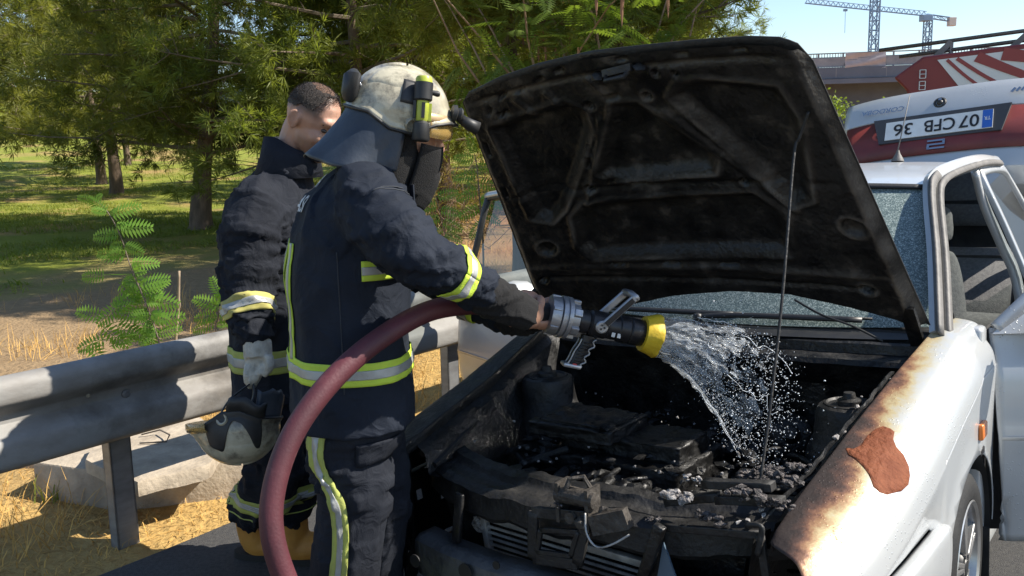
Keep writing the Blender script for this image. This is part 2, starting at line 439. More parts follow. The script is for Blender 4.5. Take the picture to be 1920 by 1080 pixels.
M['inside'] = mat('cabin_trim', (.03, .03, .032), (.05, .05, .05), rough=.85, scale=15)
M['red'] = mat('red_lamp_plastic', (.17, .028, .025), (.12, .022, .02), rough=.45, scale=8)
M['orange'] = mat('orange_lens', (.7, .20, .04), rough=.25, coat=.3)
M['plate'] = mat('plate_white', (.72, .72, .70), (.62, .62, .60), rough=.5, scale=14)
M['eu'] = mat('plate_blue', (.03, .12, .45), rough=.45)
M['black'] = mat('black_print', (.012, .012, .014), rough=.6)
M['chrome'] = mat('chrome', (.55, .56, .58), rough=.18, metal=1)

def paint(name, scorch=False):
    m = mat(name, (.50, .515, .52), (.45, .465, .475), rough=.38, metal=.25, scale=4, coat=.55)
    nt = m.node_tree; L = nt.links.new; b = nt.nodes['Principled BSDF']
    tc = nt.nodes.new('ShaderNodeTexCoord')
    # water droplets
    vo = nt.nodes.new('ShaderNodeTexVoronoi'); vo.inputs['Scale'].default_value = 85; L(tc.outputs['Object'], vo.inputs['Vector'])
    mr = nt.nodes.new('ShaderNodeMapRange'); mr.inputs[1].default_value = .0; mr.inputs[2].default_value = .25; mr.inputs[3].default_value = 1; mr.inputs[4].default_value = 0
    L(vo.outputs['Distance'], mr.inputs[0])
    nz0 = nt.nodes.new('ShaderNodeTexNoise'); nz0.inputs['Scale'].default_value = 7; L(tc.outputs['Object'], nz0.inputs['Vector'])
    mu = nt.nodes.new('ShaderNodeMath'); mu.operation = 'MULTIPLY'; L(mr.outputs[0], mu.inputs[0])
    th = nt.nodes.new('ShaderNodeMapRange'); th.inputs[1].default_value = .5; th.inputs[2].default_value = .6; L(nz0.outputs['Fac'], th.inputs[0]); L(th.outputs[0], mu.inputs[1])
    bp = nt.nodes.new('ShaderNodeBump'); bp.inputs['Strength'].default_value = .5; bp.inputs['Distance'].default_value = .004; L(mu.outputs[0], bp.inputs['Height'])
    L(bp.outputs[0], b.inputs['Normal']); L(bp.outputs[0], b.inputs['Coat Normal'])
    if scorch:
        base = [l.from_socket for l in nt.links if l.to_socket == b.inputs['Base Color']][0]
        sp = nt.nodes.new('ShaderNodeSeparateXYZ'); L(tc.outputs['Object'], sp.inputs[0])   # X = -x (car), Y = y
        def mth(op, a, c, cl=False):
            k = nt.nodes.new('ShaderNodeMath'); k.operation = op; k.use_clamp = cl
            for i, v in enumerate((a, c)):
                if isinstance(v, (int, float)): k.inputs[i].default_value = v
                else: L(v, k.inputs[i])
            return k.outputs[0]
        n1 = nt.nodes.new('ShaderNodeTexNoise'); n1.inputs['Scale'].default_value = 10; n1.inputs['Detail'].default_value = 10; n1.inputs['Roughness'].default_value = .7; L(tc.outputs['Object'], n1.inputs['Vector'])
        # distance from the inner edge, growing rearward
        t = mth('SUBTRACT', sp.outputs[1], mth('ADD', .585, mth('MULTIPLY', sp.outputs[0], -.105)))
        t = mth('ADD', t, mth('MULTIPLY', mth('SUBTRACT', mth('MULTIPLY', sp.outputs[0], -1), .42), .12))
        t = mth('ADD', t, mth('MULTIPLY', mth('SUBTRACT', .66, sp.outputs[2], True), .35))
        t = mth('ADD', t, mth('MULTIPLY', mth('SUBTRACT', n1.outputs['Fac'], .5), .17))
        rp = nt.nodes.new('ShaderNodeValToRGB'); L(mth('MULTIPLY', t, 7.2), rp.inputs[0])
        el = rp.color_ramp.elements; el[0].position = 0; el[0].color = (.03, .022, .02, 1); el[1].position = 1; el[1].color = (.50, .515, .52, 1)
        for p, c in ((.16, (.07, .04, .032)), (.30, (.17, .085, .055)), (.42, (.30, .17, .09)), (.60, (.47, .39, .22)), (.80, (.50, .49, .43))):
            e = el.new(p); e.color = (*c, 1)
        L(rp.outputs[0], b.inputs['Base Color'])
        n2 = nt.nodes.new('ShaderNodeMapRange'); n2.inputs[1].default_value = .02; n2.inputs[2].default_value = .14; n2.inputs[3].default_value = .6; n2.inputs[4].default_value = .3
        L(t, n2.inputs[0]); L(n2.outputs[0], b.inputs['Roughness'])
        n3 = nt.nodes.new('ShaderNodeMapRange'); n3.inputs[1].default_value = .06; n3.inputs[2].default_value = .15; n3.inputs[3].default_value = 0; n3.inputs[4].default_value = .6
        L(t, n3.inputs[0]); L(n3.outputs[0], b.inputs['Coat Weight'])
        n5 = nt.nodes.new('ShaderNodeTexNoise'); n5.inputs['Scale'].default_value = 90; L(tc.outputs['Object'], n5.inputs['Vector'])
        n4 = nt.nodes.new('ShaderNodeMapRange'); n4.inputs[1].default_value = .05; n4.inputs[2].default_value = .09; n4.inputs[3].default_value = .7; n4.inputs[4].default_value = 0
        L(t, n4.inputs[0]); L(mth('ADD', mu.outputs[0], mth('MULTIPLY', n5.outputs['Fac'], n4.outputs[0])), bp.inputs['Height'])
    return m
M['paint'] = paint('silver_white_paint')
M['scorch'] = paint('scorched_white_paint', True)

def crazed():
    m = bpy.data.materials.new('crazed_glass'); m.use_nodes = True; nt = m.node_tree; L = nt.links.new; b = nt.nodes['Principled BSDF']
    tc = nt.nodes.new('ShaderNodeTexCoord'); v = nt.nodes.new('ShaderNodeTexVoronoi'); v.inputs['Scale'].default_value = 300; L(tc.outputs['Object'], v.inputs['Vector'])
    r = nt.nodes.new('ShaderNodeValToRGB'); L(v.outputs['Color'], r.inputs[0])
    e = r.color_ramp.elements; e[0].color = (.10, .14, .14, 1); e[1].color = (.52, .60, .57, 1); e[0].position = .25; e[1].position = 1
    k = e.new(.62); k.color = (.20, .255, .24, 1)
    L(r.outputs[0], b.inputs['Base Color']); b.inputs['Roughness'].default_value = .22
    bp = nt.nodes.new('ShaderNodeBump'); bp.inputs['Strength'].default_value = .7; bp.inputs['Distance'].default_value = .01
    L(v.outputs['Color'], bp.inputs['Height']); L(bp.outputs[0], b.inputs['Normal'])
    return m
M['crazed'] = crazed()
def glass():
    m = bpy.data.materials.new('tinted_glass'); m.use_nodes = True; nt = m.node_tree; L = nt.links.new
    t = nt.nodes.new('ShaderNodeBsdfTransparent'); t.inputs[0].default_value = (.62, .66, .64, 1)
    g = nt.nodes.new('ShaderNodeBsdfGlossy'); g.inputs['Roughness'].default_value = .03
    fr = nt.nodes.new('ShaderNodeFresnel'); fr.inputs[0].default_value = 1.5
    mx = nt.nodes.new('ShaderNodeMixShader'); L(fr.outputs[0], mx.inputs[0]); L(t.outputs[0], mx.inputs[1]); L(g.outputs[0], mx.inputs[2])
    L(mx.outputs[0], nt.nodes['Material Output'].inputs[0]); return m
M['glass'] = glass()

# ---------------- bonnet
HRc, HLc, FLc, FRc = [np.array(a) for a in [(1.051,-.713,1.016),(1.168,.687,.987),(.52,.543,1.802),(.476,-.557,1.768)]]
BN = np.cross(HLc - HRc, FRc - HRc); BN /= np.linalg.norm(BN)
if BN[0] > 0: BN = -BN                                   # towards the car's front = towards the camera = the inner side
def bon(u, v, off=0.):
    vv = v
    crown = -.05 * (1 - (2*u-1)**2) * max(0, v*(1.05-v)*3.6)
    edge = 0
    p = (HRc*(1-u) + HLc*u)*(1-v) + (FRc*(1-u) + FLc*u)*v
    return p + BN * (crown + edge + off)
v_front = lambda u: np.interp(u, [0,.033,.162,.297,.466,.616,.756,.884,.954,.986,1], [.985,1.02,1.058,1.08,1.089,1.078,1.066,1.05,1.032,1.006,.955])
v_hinge = lambda u: np.interp(u, [0,.05,.12,.275,.421,.581,.723,.859,.942,1], [.02,-.02,-.03,.032,.09,.123,.123,.083,.045,0.0])
NU, NV = 190, 150
def polyd(pts, P):
    """signed distance (m) to a polygon in bonnet (u, v), negative inside"""
    S = np.array([1.22, 1.0]); pts = np.array(pts) * S; Q = P * S; d = np.full(len(Q), 9.); ins = np.zeros(len(Q), bool)
    for a, b in zip(pts, np.roll(pts, -1, 0)):
        e = b - a; w = Q - a; t = np.clip((w @ e) / (e @ e), 0, 1); d = np.minimum(d, np.linalg.norm(w - t[:, None]*e, axis=1))
        c = ((a[1] <= Q[:, 1]) != (b[1] <= Q[:, 1])); x = a[0] + (Q[:, 1]-a[1]) / (e[1] if e[1] else 1e-9) * e[0]; ins ^= c & (Q[:, 0] < x)
    return np.where(ins, -d, d)
def build_bonnet():
    us = np.linspace(0, 1, 60); V = []
    for u in us:
        for k in np.linspace(0, 1, 40): V.append(bon(u, v_hinge(u)*(1-k) + v_front(u)*k, -.028))
    bn = cm('bonnet', V, grid_faces(60, 40), M['char2'], None, smooth=True, solid=.003)
    us = np.linspace(0.004, .996, NU); ks = np.linspace(.004, .996, NV)
    UV = np.array([(u, v_hinge(u)*(1-k) + v_front(u)*k) for u in us for k in ks])
    R = [[(.088,.882),(.337,.935),(.379,.89),(.368,.819),(.195,.503),(.149,.454),(.103,.476)],
         [(.478,.903),(.537,.898),(.674,.673),(.653,.624),(.372,.613),(.344,.637),(.36,.681)],
         [(.64,.906),(.678,.945),(.728,.949),(.90,.90),(.912,.80),(.86,.52),(.82,.50),(.666,.847)],
         [(.218,.452),(.261,.501),(.727,.525),(.78,.45),(.76,.30),(.234,.269),(.207,.322)]]
    h = np.full(len(UV), .006)
    for r in R:
        d = polyd(r, UV); h -= .030 * sm(.012, -.030, d); h += .007 * np.exp(-((d - .020) / .007) ** 2)
    # stiffening ribs: a groove under the lower panel, cross rib by the hinge, front flange steps
    for v0, w, a in ((.575, .012, -.008), (.225, .014, .010), (.17, .010, -.010), (.985, .010, -.012)):
        band = np.exp(-((UV[:, 1] - v0 - (0 if v0 < .9 else .045*(1-(2*UV[:, 0]-1)**2))) / w) ** 2); h += a * band * sm(.03, .10, UV[:, 0]) * sm(.97, .9, UV[:, 0])
    for (u0, v0, u1, v1) in ((.415,.86,.27,.50), (.60,.86,.82,.47), (.30,.99,.33,.93), (.20,.98,.235,.91), (.44,1.02,.47,.95)):
        a = np.array([u0*1.22, v0]); b = np.array([u1*1.22, v1]); Q = UV * np.array([1.22, 1]); e = b - a; t = np.clip(((Q-a) @ e)/(e@e), 0, 1)
        d = np.linalg.norm(Q - a - t[:, None]*e, axis=1); h += .009 * np.exp(-(d/.010)**2)
    for (u0, v0, r) in ((.408,.916,.020),(.576,.924,.018),(.678,.991,.014),(.298,.578,.020),(.106,.32,.036),(.936,.417,.036),(.906,.168,.022),(.72,.578,.018),(.06,.16,.02),(.13,.935,.013),(.63,1.0,.016)):
        d = np.linalg.norm((UV - [u0, v0]) * [1.22, 1.], axis=1); h += np.where(d < r*1.6, -.022*sm(r, r*.6, d) + .004*np.exp(-((d-r*1.15)/.005)**2), 0)
    for (u0, v0, a, b, an) in ((.099,.952,.018,.007,.9),(.157,1.001,.020,.006,.6),(.226,1.017,.020,.006,.5),(.30,1.045,.018,.005,.35),(.37,1.062,.020,.005,.2),(.483,.941,.028,.008,.05),(.15,.94,.014,.008,.3),(.345,.74,.006,.022,-.25),(.325,.69,.006,.022,-.25),(.36,.60,.02,.006,0),(.44,.585,.026,.006,0),(.04,.80,.006,.03,0),(.045,.6,.006,.025,0),(.30,.235,.03,.006,0),(.45,.24,.03,.006,0),(.6,.24,.03,.006,0),(.56,1.065,.02,.005,0),(.72,1.05,.02,.005,-.1),(.86,1.035,.02,.005,-.1)):
        q = (UV - [u0, v0]) * [1.22, 1.]; c, s = math.cos(an), math.sin(an); x = q[:, 0]*c + q[:, 1]*s; y = -q[:, 0]*s + q[:, 1]*c
        d = np.maximum(abs(x) - a, abs(y) - b); h += -.016 * sm(.003, -.003, d)
    ash_highlight = np.zeros(len(UV))  # pale ash on the pressed edges, doubling as their painted highlights
    for r in R: ash_highlight += np.exp(-((polyd(r, UV) - .016) / .006) ** 2)
    ash_highlight += .8*np.exp(-((UV[:, 1] - .985 - .045*(1-(2*UV[:, 0]-1)**2)) / .008)**2) + .6*np.exp(-((UV[:, 1] - .225)/.008)**2) + .7*(np.minimum(UV[:, 0], 1-UV[:, 0]) < .035)
    for (u0, v0, r0) in ((.408,.916,.020),(.576,.924,.018),(.298,.578,.020),(.106,.32,.036),(.936,.417,.036),(.906,.168,.022)): ash_highlight += .8*np.exp(-((np.linalg.norm((UV - [u0, v0]) * [1.22, 1.], axis=1) - r0*1.15)/.005)**2)
    ash_highlight = np.clip(ash_highlight, 0, 1) * np.array([max(0, min(1, .45 + 1.3*fbm((u*6, v*6, 3), 4))) for u, v in UV])
    h += np.array([.0035 * fbm((u*9, v*8, 0), 4) + .0022 * max(0, fbm((u*26, v*22, 5), 3)) for u, v in UV])
    h -= .035 * sm(.03, 0., np.minimum(UV[:, 0], 1 - UV[:, 0]))
    V = [bon(u, v, hh) for (u, v), hh in zip(UV, h)]
    inner = cm('inner_frame', V, grid_faces(NU, NV), M['bonnetin'], bn, smooth=True)
    at_ = inner.data.attributes.new('ash_highlight', 'FLOAT', 'POINT'); at_.data.foreach_set('value', ash_highlight.astype(np.float32))
    nt = M['bonnetin'].node_tree; b_ = nt.nodes['Principled BSDF']; src = [l.from_socket for l in nt.links if l.to_socket == b_.inputs['Base Color']][0]; an = nt.nodes.new('ShaderNodeAttribute'); an.attribute_name = 'ash_highlight'; mx = nt.nodes.new('ShaderNodeMix'); mx.data_type = 'RGBA'; nt.links.new(an.outputs['Fac'], mx.inputs[0]); nt.links.new(src, mx.inputs[6]); mx.inputs[7].default_value = (.12, .108, .095, 1); nt.links.new(mx.outputs[2], b_.inputs['Base Color'])
    m = MB(); m.bar(bon(.50,1.03,.012), bon(.585,1.038,.012), .03, .02); m.tube([bon(.51,1.03,.02), bon(.515,1.03,.05), bon(.57,1.035,.05), bon(.575,1.035,.02)], .007, 8); m.lump(bon(.60,1.03,.012), .022, 1, .3, (1, 1, .6)); m.lump(bon(.475,1.02,.012), .018, 1, .3)
    cmb('striker_bracket', m, M['char2'], bn, smooth=40)
    for u in (.025, .975):
        m = MB(); m.bar(bon(u, .10, .0), bon(u, -.01, .0) + np.array([.03, 0, -.06]), .045, .012); cmb('hinge', m, M['char'], bn, smooth=False)
build_bonnet()
p0, p1 = np.array([.30, .496, .752]), np.array([.62, .478, 1.563])
pr_ = MB(); pr_.tube(spline([p0 + [0, 0, -.03], p0, p0*.8 + p1*.2 + [0.004, .004, 0], p0*.45 + p1*.55 + [-.006, .010, 0], p1*.97 + p0*.03, p1 + [.01, .01, .03], bon(.955, .83, .012)], 30), .0042, 8)
cmb('bonnet_prop', pr_, M['char2'])

# ---------------- wings
def fender_profile(x, side=1):
    zt = np.interp(x, [-.08, .0, .22, .40, .636, .95, 1.217, 1.45], [.695, .715, .742, .778, .832, .918, .982, .985])
    yi = np.interp(x, [-.08, .1, .22, .636, 1.217, 1.45], [.60, .60, .600, .622, .682, .70])
    yo = np.interp(x, [-.08, .0, .10, .25, .45, .75, 1.1, 1.45], [.745, .762, .778, .796, .811, .823, .828, .826])
    return zt, yi, yo
WCX, WCZ, ARCH = 1.09, .285, .345
def build_fender(side, name, m):
    xs = np.concatenate([np.linspace(-.06, .5, 42), np.linspace(.51, 1.43, 84)])
    NP = 64; V = []; 
    for x in xs:
        zt, yi, yo = fender_profile(x)
        zb = .53 if x < .75 else .20
        zb = float(np.interp(x, [-.06, .68, .75, .76], [.555, .555, .50, .20])) if x < .76 else .20
        cr = zt - .155 if x < 1.2 else zt - .15
        pts = [(yi, zt - .035), (yi + .003, zt - .004), (yi + .02, zt), (yi*.45 + yo*.55, zt - .012), (yo - .035, zt - .052), (yo - .010, zt - .095), (yo, cr + .01), (yo + .001, cr - .012), (yo - .004, cr*.6 + zb*.4), (yo - .010, zb + (cr-zb)*.25), (yo - .022, zb)]
        pts = spline(pts, NP)
        for k, (y, z) in enumerate(pts):
            sh_ = float(np.interp(k / NP, [0, .10, .34, .50, 1], [.17, .16, .08, .0, .0])) * max(0, 1 - (x + .06) / .45) ** 1.5
            V.append((x + sh_, y, z))
    V = np.array(V); n = NP
    d = np.hypot(V[:, 0] - WCX, V[:, 2] - WCZ); low = np.arange(len(V)) % NP > NP * .40
    ins = (d < ARCH) & low
    # flare and snap
    fl = low & (d < ARCH + .05); V[fl, 1] += .008 * sm(ARCH + .05, ARCH, d[fl])
    F = [f for f in grid_faces(len(xs), NP) if not all(ins[list(f)])]
    idx = np.where(ins)[0]
    for i in idx:
        a = math.atan2(V[i, 2] - WCZ, V[i, 0] - WCX); V[i, 0] = WCX + ARCH * math.cos(a); V[i, 2] = max(.20, WCZ + ARCH * math.sin(a)) if abs(math.sin(a)) < .3 or True else V[i, 2]
    used = sorted(set(i for f in F for i in f)); mp = {o: k for k, o in enumerate(used)}
    V = V[used]; F = [[mp[i] for i in f] for f in F]
    V[:, 1] *= side
    return cm(name, V, F, m, None, smooth=45, solid=.003), V, F
FL_, FLV, FLF = build_fender(1, 'front_wing', M['scorch']); tag(FL_, 'scorched left front wing with peeled rusty patch')
FR_, _, _ = build_fender(-1, 'front_wing', M['char']); tag(FR_, 'blackened right front wing')
bv = BVHTree.FromPolygons([Vector(car_w(v)) for v in FLV], FLF)
def on_fender(px, py, off):
    r = Vector(ray(px, py)).normalized(); h = bv.ray_cast(Vector(CAM), r)
    if h[0] is None: return None
    n = h[1] if h[1].dot(r) < 0 else -h[1]
    return C2L(h[0] + n * off)
out = [(1400 + a/2.077, 560 + b/2.077) for a, b in [(385,585),(415,588),(445,572),(470,535),(500,510),(530,498),(560,508),(575,520),(570,550),(582,580),(610,610),(630,655),(634,690),(628,725),(600,752),(570,758),(545,765),(515,756),(492,735),(480,700),(455,660),(420,625),(395,610)]]
cxy = np.mean(out, 0); rings = []
M['rust'] = mat('rusted_bare_metal', (.13, .036, .015), (.22, .075, .035), rough=.75, spec=.2, scale=22, bump=.7, bscale=70, ramp=(.3, .7))
V = []; ok = True
for k, off in ((1., .0018), (.97, .0040), (.8, .0042), (.6, .0042), (.4, .0042), (.2, .0042), (.05, .0042)):
    for (a, b) in out:
        p = on_fender(cxy[0] + (a-cxy[0])*k, cxy[1] + (b-cxy[1])*k, off)
        if p is None: ok = False; p = np.zeros(3)
        V.append(p)
if ok:
    n = len(out); F = grid_faces(7, n, True) + [[6*n+i for i in range(n)]]
    cm('peeled_patch', V, F, M['rust'], FL_, smooth=True)
mk_ = MB(); mk_.box((1.155, .826, .665), (1.225, .842, .715)); cmb('side_repeater', mk_, M['orange'], FL_, bevel=.006)
mk_ = MB(); mk_.box((1.165, .826, .612), (1.225, .8345, .632)); cmb('side_badge', mk_, M['blackpl'], FL_, bevel=.002)
# burnt sealing strip and torn edge along the left wing's gutter
m = MB()
P = spline([(.10,.55,.715),(.22,.572,.735),(.42,.59,.778),(.636,.608,.826),(.80,.625,.868),(.93,.64,.905)], 40)
m.tube([p + np.array([0, .002*random.uniform(-1, 1), .006*random.uniform(-.6, 1)]) for p in P], [(.010*random.uniform(.5, 1.4), .006) for _ in P], 6)
cmb('gutter_seal', m, M['char2'], FL_, smooth=False)
m = MB()
for p in P[::2]:
    if random.random() < .75: m.lump(p + np.array([random.uniform(-.01, .01), random.uniform(-.03, .012), random.uniform(-.005, .012)]), random.uniform(.004, .011), 1, .5, (1.3, .7, .6))
cmb('charred_flakes', m, M['ash'], FL_, smooth=False, kind='stuff')
# right wing: gutter flange and weld seam seen along its inner top edge
m = MB(); P = spline([(.245,-.60,.675),(.45,-.625,.735),(.69,-.655,.79),(.95,-.68,.85),(1.15,-.69,.895)], 60)
m.tube([p + np.array([0, 0, .003*fbm((p[0]*30, 0, 0), 3)]) for p in P], (.012), 6); m.tube([p + np.array([0, .05, -.03 + .003*fbm((p[0]*40, 3, 0), 3)]) for p in P], .010, 6)
for p in P[::3]: m.lump(p + np.array([0, .025, -.012]), .008, 1, .4)
cmb('gutter_flange', m, M['char2'], FR_, smooth=50)
# front bumper remnant on the left corner
xs = np.linspace(.10, .745, 26); V = []
for x in xs:
    zt, yi, yo = fender_profile(x); k = sm(.1, .5, x)
    for y, z in spline([(yo - .02, .545), (yo + .010, .548), (yo + .018, .52), (yo + .016, .42), (yo + .0, .30), (yo - .03, .24)], 16): V.append((x, y, z))
V = np.array(V)
cm('bumper_corner', V, grid_faces(26, 16), M['paint'], None, smooth=50, solid=.004)
Vr = V.copy(); Vr[:, 1] *= -1; Vr += np.array([[.010*fbm((v[0]*9, v[2]*9, 4), 3), .012*fbm((v[0]*8, v[2]*8, 1), 3), -.004] for v in Vr])
cm('bumper_corner', Vr, [f for f in grid_faces(26, 16) if fbm((f[0]//16*.35, f[0] % 16*.35, 2), 3) > -.42], M['char'], None, smooth=50, solid=.004)

# ---------------- front structure
m = MB()   # upper crossmember: bowed top-hat section
ys = np.linspace(-.60, .62, 60); V = []
for y in ys:
    xf = .13 + .25 * (y/.62)**4 * .3 + .10*(y/.62)**2; dz = .012 * fbm((y*5, 1, 0), 4) + .025*y
    for a, z in ((.16, .615), (.15, .668), (.145, .676), (.10, .672), (.085, .655), (.06, .650), (.02, .652), (-.005, .640), (-.012, .58), (.0, .565)):
        V.append((xf + a + .006*fbm((y*7, a*9, 2), 3), y, z + dz + .005*fbm((y*14, a*20, 5), 3)))
cm('upper_crossmember', V, grid_faces(60, 10), M['char2'], None, smooth=40, solid=.003)
# bonnet latch on it
lt = MB(); c = np.array([.11, .09, .69])
lt.box(c + [-.04, -.055, -.05], c + [.02, -.045, .055]); lt.box(c + [-.04, .035, -.06], c + [.02, .045, .05]); lt.box(c + [.01, -.05, -.05], c + [.02, .04, .03])
lt.lathe(c + [-.02, -.06, .02], (0, 1, 0), [(0, .022), (.115, .022)], 14); lt.lathe(c + [-.045, -.01, -.03], (1, 0, 0), [(0, .016), (.05, .016)], 12); lt.tube([c + [-.03, -.03, .03], c + [-.02, -.02, .065], c + [.0, .01, .07], c + [.01, .03, .03]], .007, 6)
lt.bar(c + [-.03, .05, -.04], c + [-.02, .15, -.005], .03, .05); lt.lump(c + [-.04, .02, -.04], .018, 1, .3); lt.lump(c + [-.02, .075, 0], .014, 1, .4)
cmb('bonnet_latch', lt, burnt('latch_metal', (.03, .026, .022), (.07, .06, .05), .5, .7, 30, .6, (.2, .18, .16)), None, smooth=40)
# latch cable hanging in the grille
cb = MB(); cb.tube(spline([CPx(1097, 962, 0, .06), CPx(1100, 1000, 0, .05), CPx(1118, 1025, 0, .05), CPx(1145, 1022, 0, .05), CPx(1180, 1003, 0, .06)], 24), .0028, 6)
cmb('latch_cable', cb, M['alu'])
# support posts
def post(name, pts, w, d, mm=M['char']):
    b = MB(); P = [np.array(p) for p in pts]
    for a, c in zip(P, P[1:]): b.bar(a, c, w, d, up=(0, 1, 0))
    return cmb(name, b, mm, None, bevel=.004)
post('support_post', [CPx(862, 925, 0, .12), CPx(856, 1015, 0, .12)], .014, .03, M['char2'])
fr = MB()
fl, frr, fb = CPx(1000, 962, 0, .08), CPx(1098, 968, 0, .08), CPx(1050, 1050, 0, .08)
def quadframe(b, pix, x, w, t):
    P = [CPx(*p, 0, x) for p in pix]
    for a, c in zip(P, P[1:] + P[:1]): b.bar(a, c, t, w, up=(1, 0, 0))
quadframe(fr, [(1000, 960), (1100, 968), (1083, 1058), (1000, 1046)], .08, .012, .030)
quadframe(fr, [(1014, 993), (1084, 997), (1070, 1042), (1008, 1034)], .075, .010, .012)
cmb('grille_centre_frame', fr, M['char2'], None, bevel=.004)
post('support_post', [CPx(1238, 985, 0, .07), CPx(1205, 1085, 0, .07)], .022, .03, M['char'])
# lower rail and bumper beam
ys = np.linspace(-.52, .60, 50); V = []
for y in ys:
    xf = .03 + .10*(y/.6)**2; dz = .02*y + .006*fbm((y*6, 8, 0), 3)
    for a, z in ((.09, .50), (.02, .502), (.0, .49), (-.004, .44), (.01, .38), (.03, .37)): V.append((xf + a, y, z + dz - .02))
bm_ = cm('bumper_beam', V, grid_faces(50, 6), burnt('bare_beam', (.05, .055, .06), (.13, .135, .14), .45, .7, 7, .5, (.22, .22, .22)), None, smooth=40, solid=.003)
for px, py, r in ((778, 1052, .020), (872, 1072, .024), (930, 1060, .012)):
    b = MB(); p = CPx(px, py, 0, .03); b.lathe(p + [-.004, 0, 0], (1, 0, 0), [(.003, r), (.006, r), (.008, r*.95)], 16); cmb('dark_hole_disc', b, M['black'], bm_, smooth=40)  # black discs paint the dark of the holes; the beam is uncut
# cooling pack
rd = empty('radiator'); rd.parent = CAR
P0, P1 = CPx(912, 968, 0, .24), CPx(1195, 1052, 0, .24)
dirr = (P1 - P0) / np.linalg.norm(P1 - P0); dn = np.array([.15, 0, -1.0])
nsl = 13
for k in range(nsl):
    b = MB(); a = P0 + dn * (.020*k + .012) ; b.bar(a, a + dirr * .55, .004, .008, up=(0, 0, 1)); cmb('cooling_tube', b, M['alu'] if k < 9 else M['char2'], rd, smooth=False)
b = MB(); b.bar(P0 + dirr*.03, P0 + dirr * .58, .024, .020); cmb('top_tank', b, M['alu'], rd, bevel=.003)
b = MB(); b.bar(P0 + [0, -.012, .02], P0 + dn*.28 + [0, -.012, 0], .020, .022); cmb('end_tank', b, M['alu'], rd, bevel=.003)
b = MB(); b.lump(P0 + [0, -.03, -.03], .022, 2, .3, (.8, 1, 1)); b.lump(P0 + [0, -.035, -.012], .012, 1, .4); cmb('melted_filler', b, M['ash'], rd, smooth=False)
b = MB(); b.box((.27, -.50, .28), (.30, .40, .60)); cmb('radiator_core', b, M['char'], rd, smooth=False)
b = MB(); b.box((.10, -.56, .24), (.13, .56, .285)); b.box((.33, -.60, .2), (.36, .62, .38)); cmb('lower_panel', b, M['char'], None, smooth=False)
# left lamp housing, melted
b = MB(); quadframe(b, [(1238, 988), (1425, 1003), (1440, 1100), (1228, 1100)], .10, .012, .018)
hl = cmb('lamp_housing', b, M['char2'], None, bevel=.004)
b = MB(); p = [CPx(*q, 0, .14) for q in ((1240, 990), (1415, 1003), (1400, 1090), (1250, 1095))]; q2 = [v + np.array([.10, .0, -.02]) for v in p]
b.add(p + q2, [(0,1,5,4), (1,2,6,5), (2,3,7,6), (3,0,4,7), (4,5,6,7)]); cmb('lamp_bowl', b, M['char'], hl, smooth=False)
b = MB(); p = [CPx(*q, 0, .085) for q in ((1231, 1090), (1243, 1018), (1252, 1040), (1262, 1070), (1272, 1095))]; b.add(p + [v + np.array([.006, 0, 0]) for v in p], [(0,1,2,3,4), (9,8,7,6,5)] + [(i, (i+1) % 5, 5+(i+1) % 5, 5+i) for i in range(5)])
cmb('broken_reflector', b, mat('blue_grey_shard', (.08, .12, .16), (.12, .17, .21), rough=.3, scale=8), hl, smooth=False)
b = MB(); b.tube(spline([CPx(1400, 985, 0, .09), CPx(1425, 986, 0, .085), CPx(1428, 1000, 0, .085), CPx(1420, 1040, 0, .09)], 14), [(.006, .009)]*14, 8); cmb('lamp_bracket', b, M['char2'], hl)
# right corner: torn skin with a hole, wing front
V = []; xs = np.linspace(0, 1, 14)
for i, s in enumerate(xs):
    for t in np.linspace(0, 1, 16):
        p = np.array([.06 + .22*s, -.52 - .17*s**.8, .66 - t*.42]); V.append(p + np.array([.02*fbm((s*4, t*5, 1), 3), .012*fbm((s*5, t*4, 6), 3), 0]))
F = [f for f in grid_faces(14, 16) if not (3 < f[0] // 16 < 8 and 4 + (f[0]//16 - 4)*-.3 < f[0] % 16 < 10 - (f[0]//16 - 4)*.8 and fbm((f[0]//16, f[0] % 16, 0), 2) > -.6)]
cm('corner_skin', V, F, M['char'], None, smooth=40, solid=.004)
# ash and molten lumps on the front
def ashlump(px, py, x, r, n, name='ash_clump', mm=None):
    c = CPx(px, py, 0, x); b = MB()
    for _ in range(n): b.lump(c + np.array([random.uniform(-1, 1)*r*.6, random.uniform(-1, 1)*r*1.4, random.uniform(-.2, .8)*r*.7]), r*random.uniform(.15, .42), 1, .5, (1, 1.2, .7))
    cmb(name, b, mm or M['ash'], None, smooth=False)
M['ashd'] = mat('dark_clinker', (.03, .026, .026), (.22, .19, .18), rough=.55, scale=70, bump=.9, ramp=(.45, .75))
for a in ((1298, 901, .30, .018, 14), (1268, 934, .14, .026, 26), (1398, 932, .15, .030, 30, 'ash_clump', M['ashd']), (1330, 975, .11, .026, 20, 'ash_clump', M['ashd']), (1225, 975, .08, .016, 12, 'ash_clump', M['ashd']),
          (1470, 905, .30, .030, 30, 'ash_clump', M['ashd']), (1410, 896, .36, .026, 26, 'ash_clump', M['ashd']), (1440, 890, .38, .030, 26, 'ash_clump', M['ashd']), (1500, 880, .36, .022, 18, 'ash_clump', M['ashd']), (1455, 948, .18, .028, 26, 'ash_clump', M['ashd']), (1040, 948, .06, .012, 8, 'ash_clump', M['ashd'])): ashlump(*a)
b = MB()
for (p, q) in (((1250, 940), (1350, 930)), ((1345, 935), (1470, 940)), ((1320, 906), (1450, 912))):
    b.bar(CPx(*p, 0, .2), CPx(*q, 0, .2), .03, .02)
cmb('lamp_panel', b, M['char2'], None, bevel=.004)

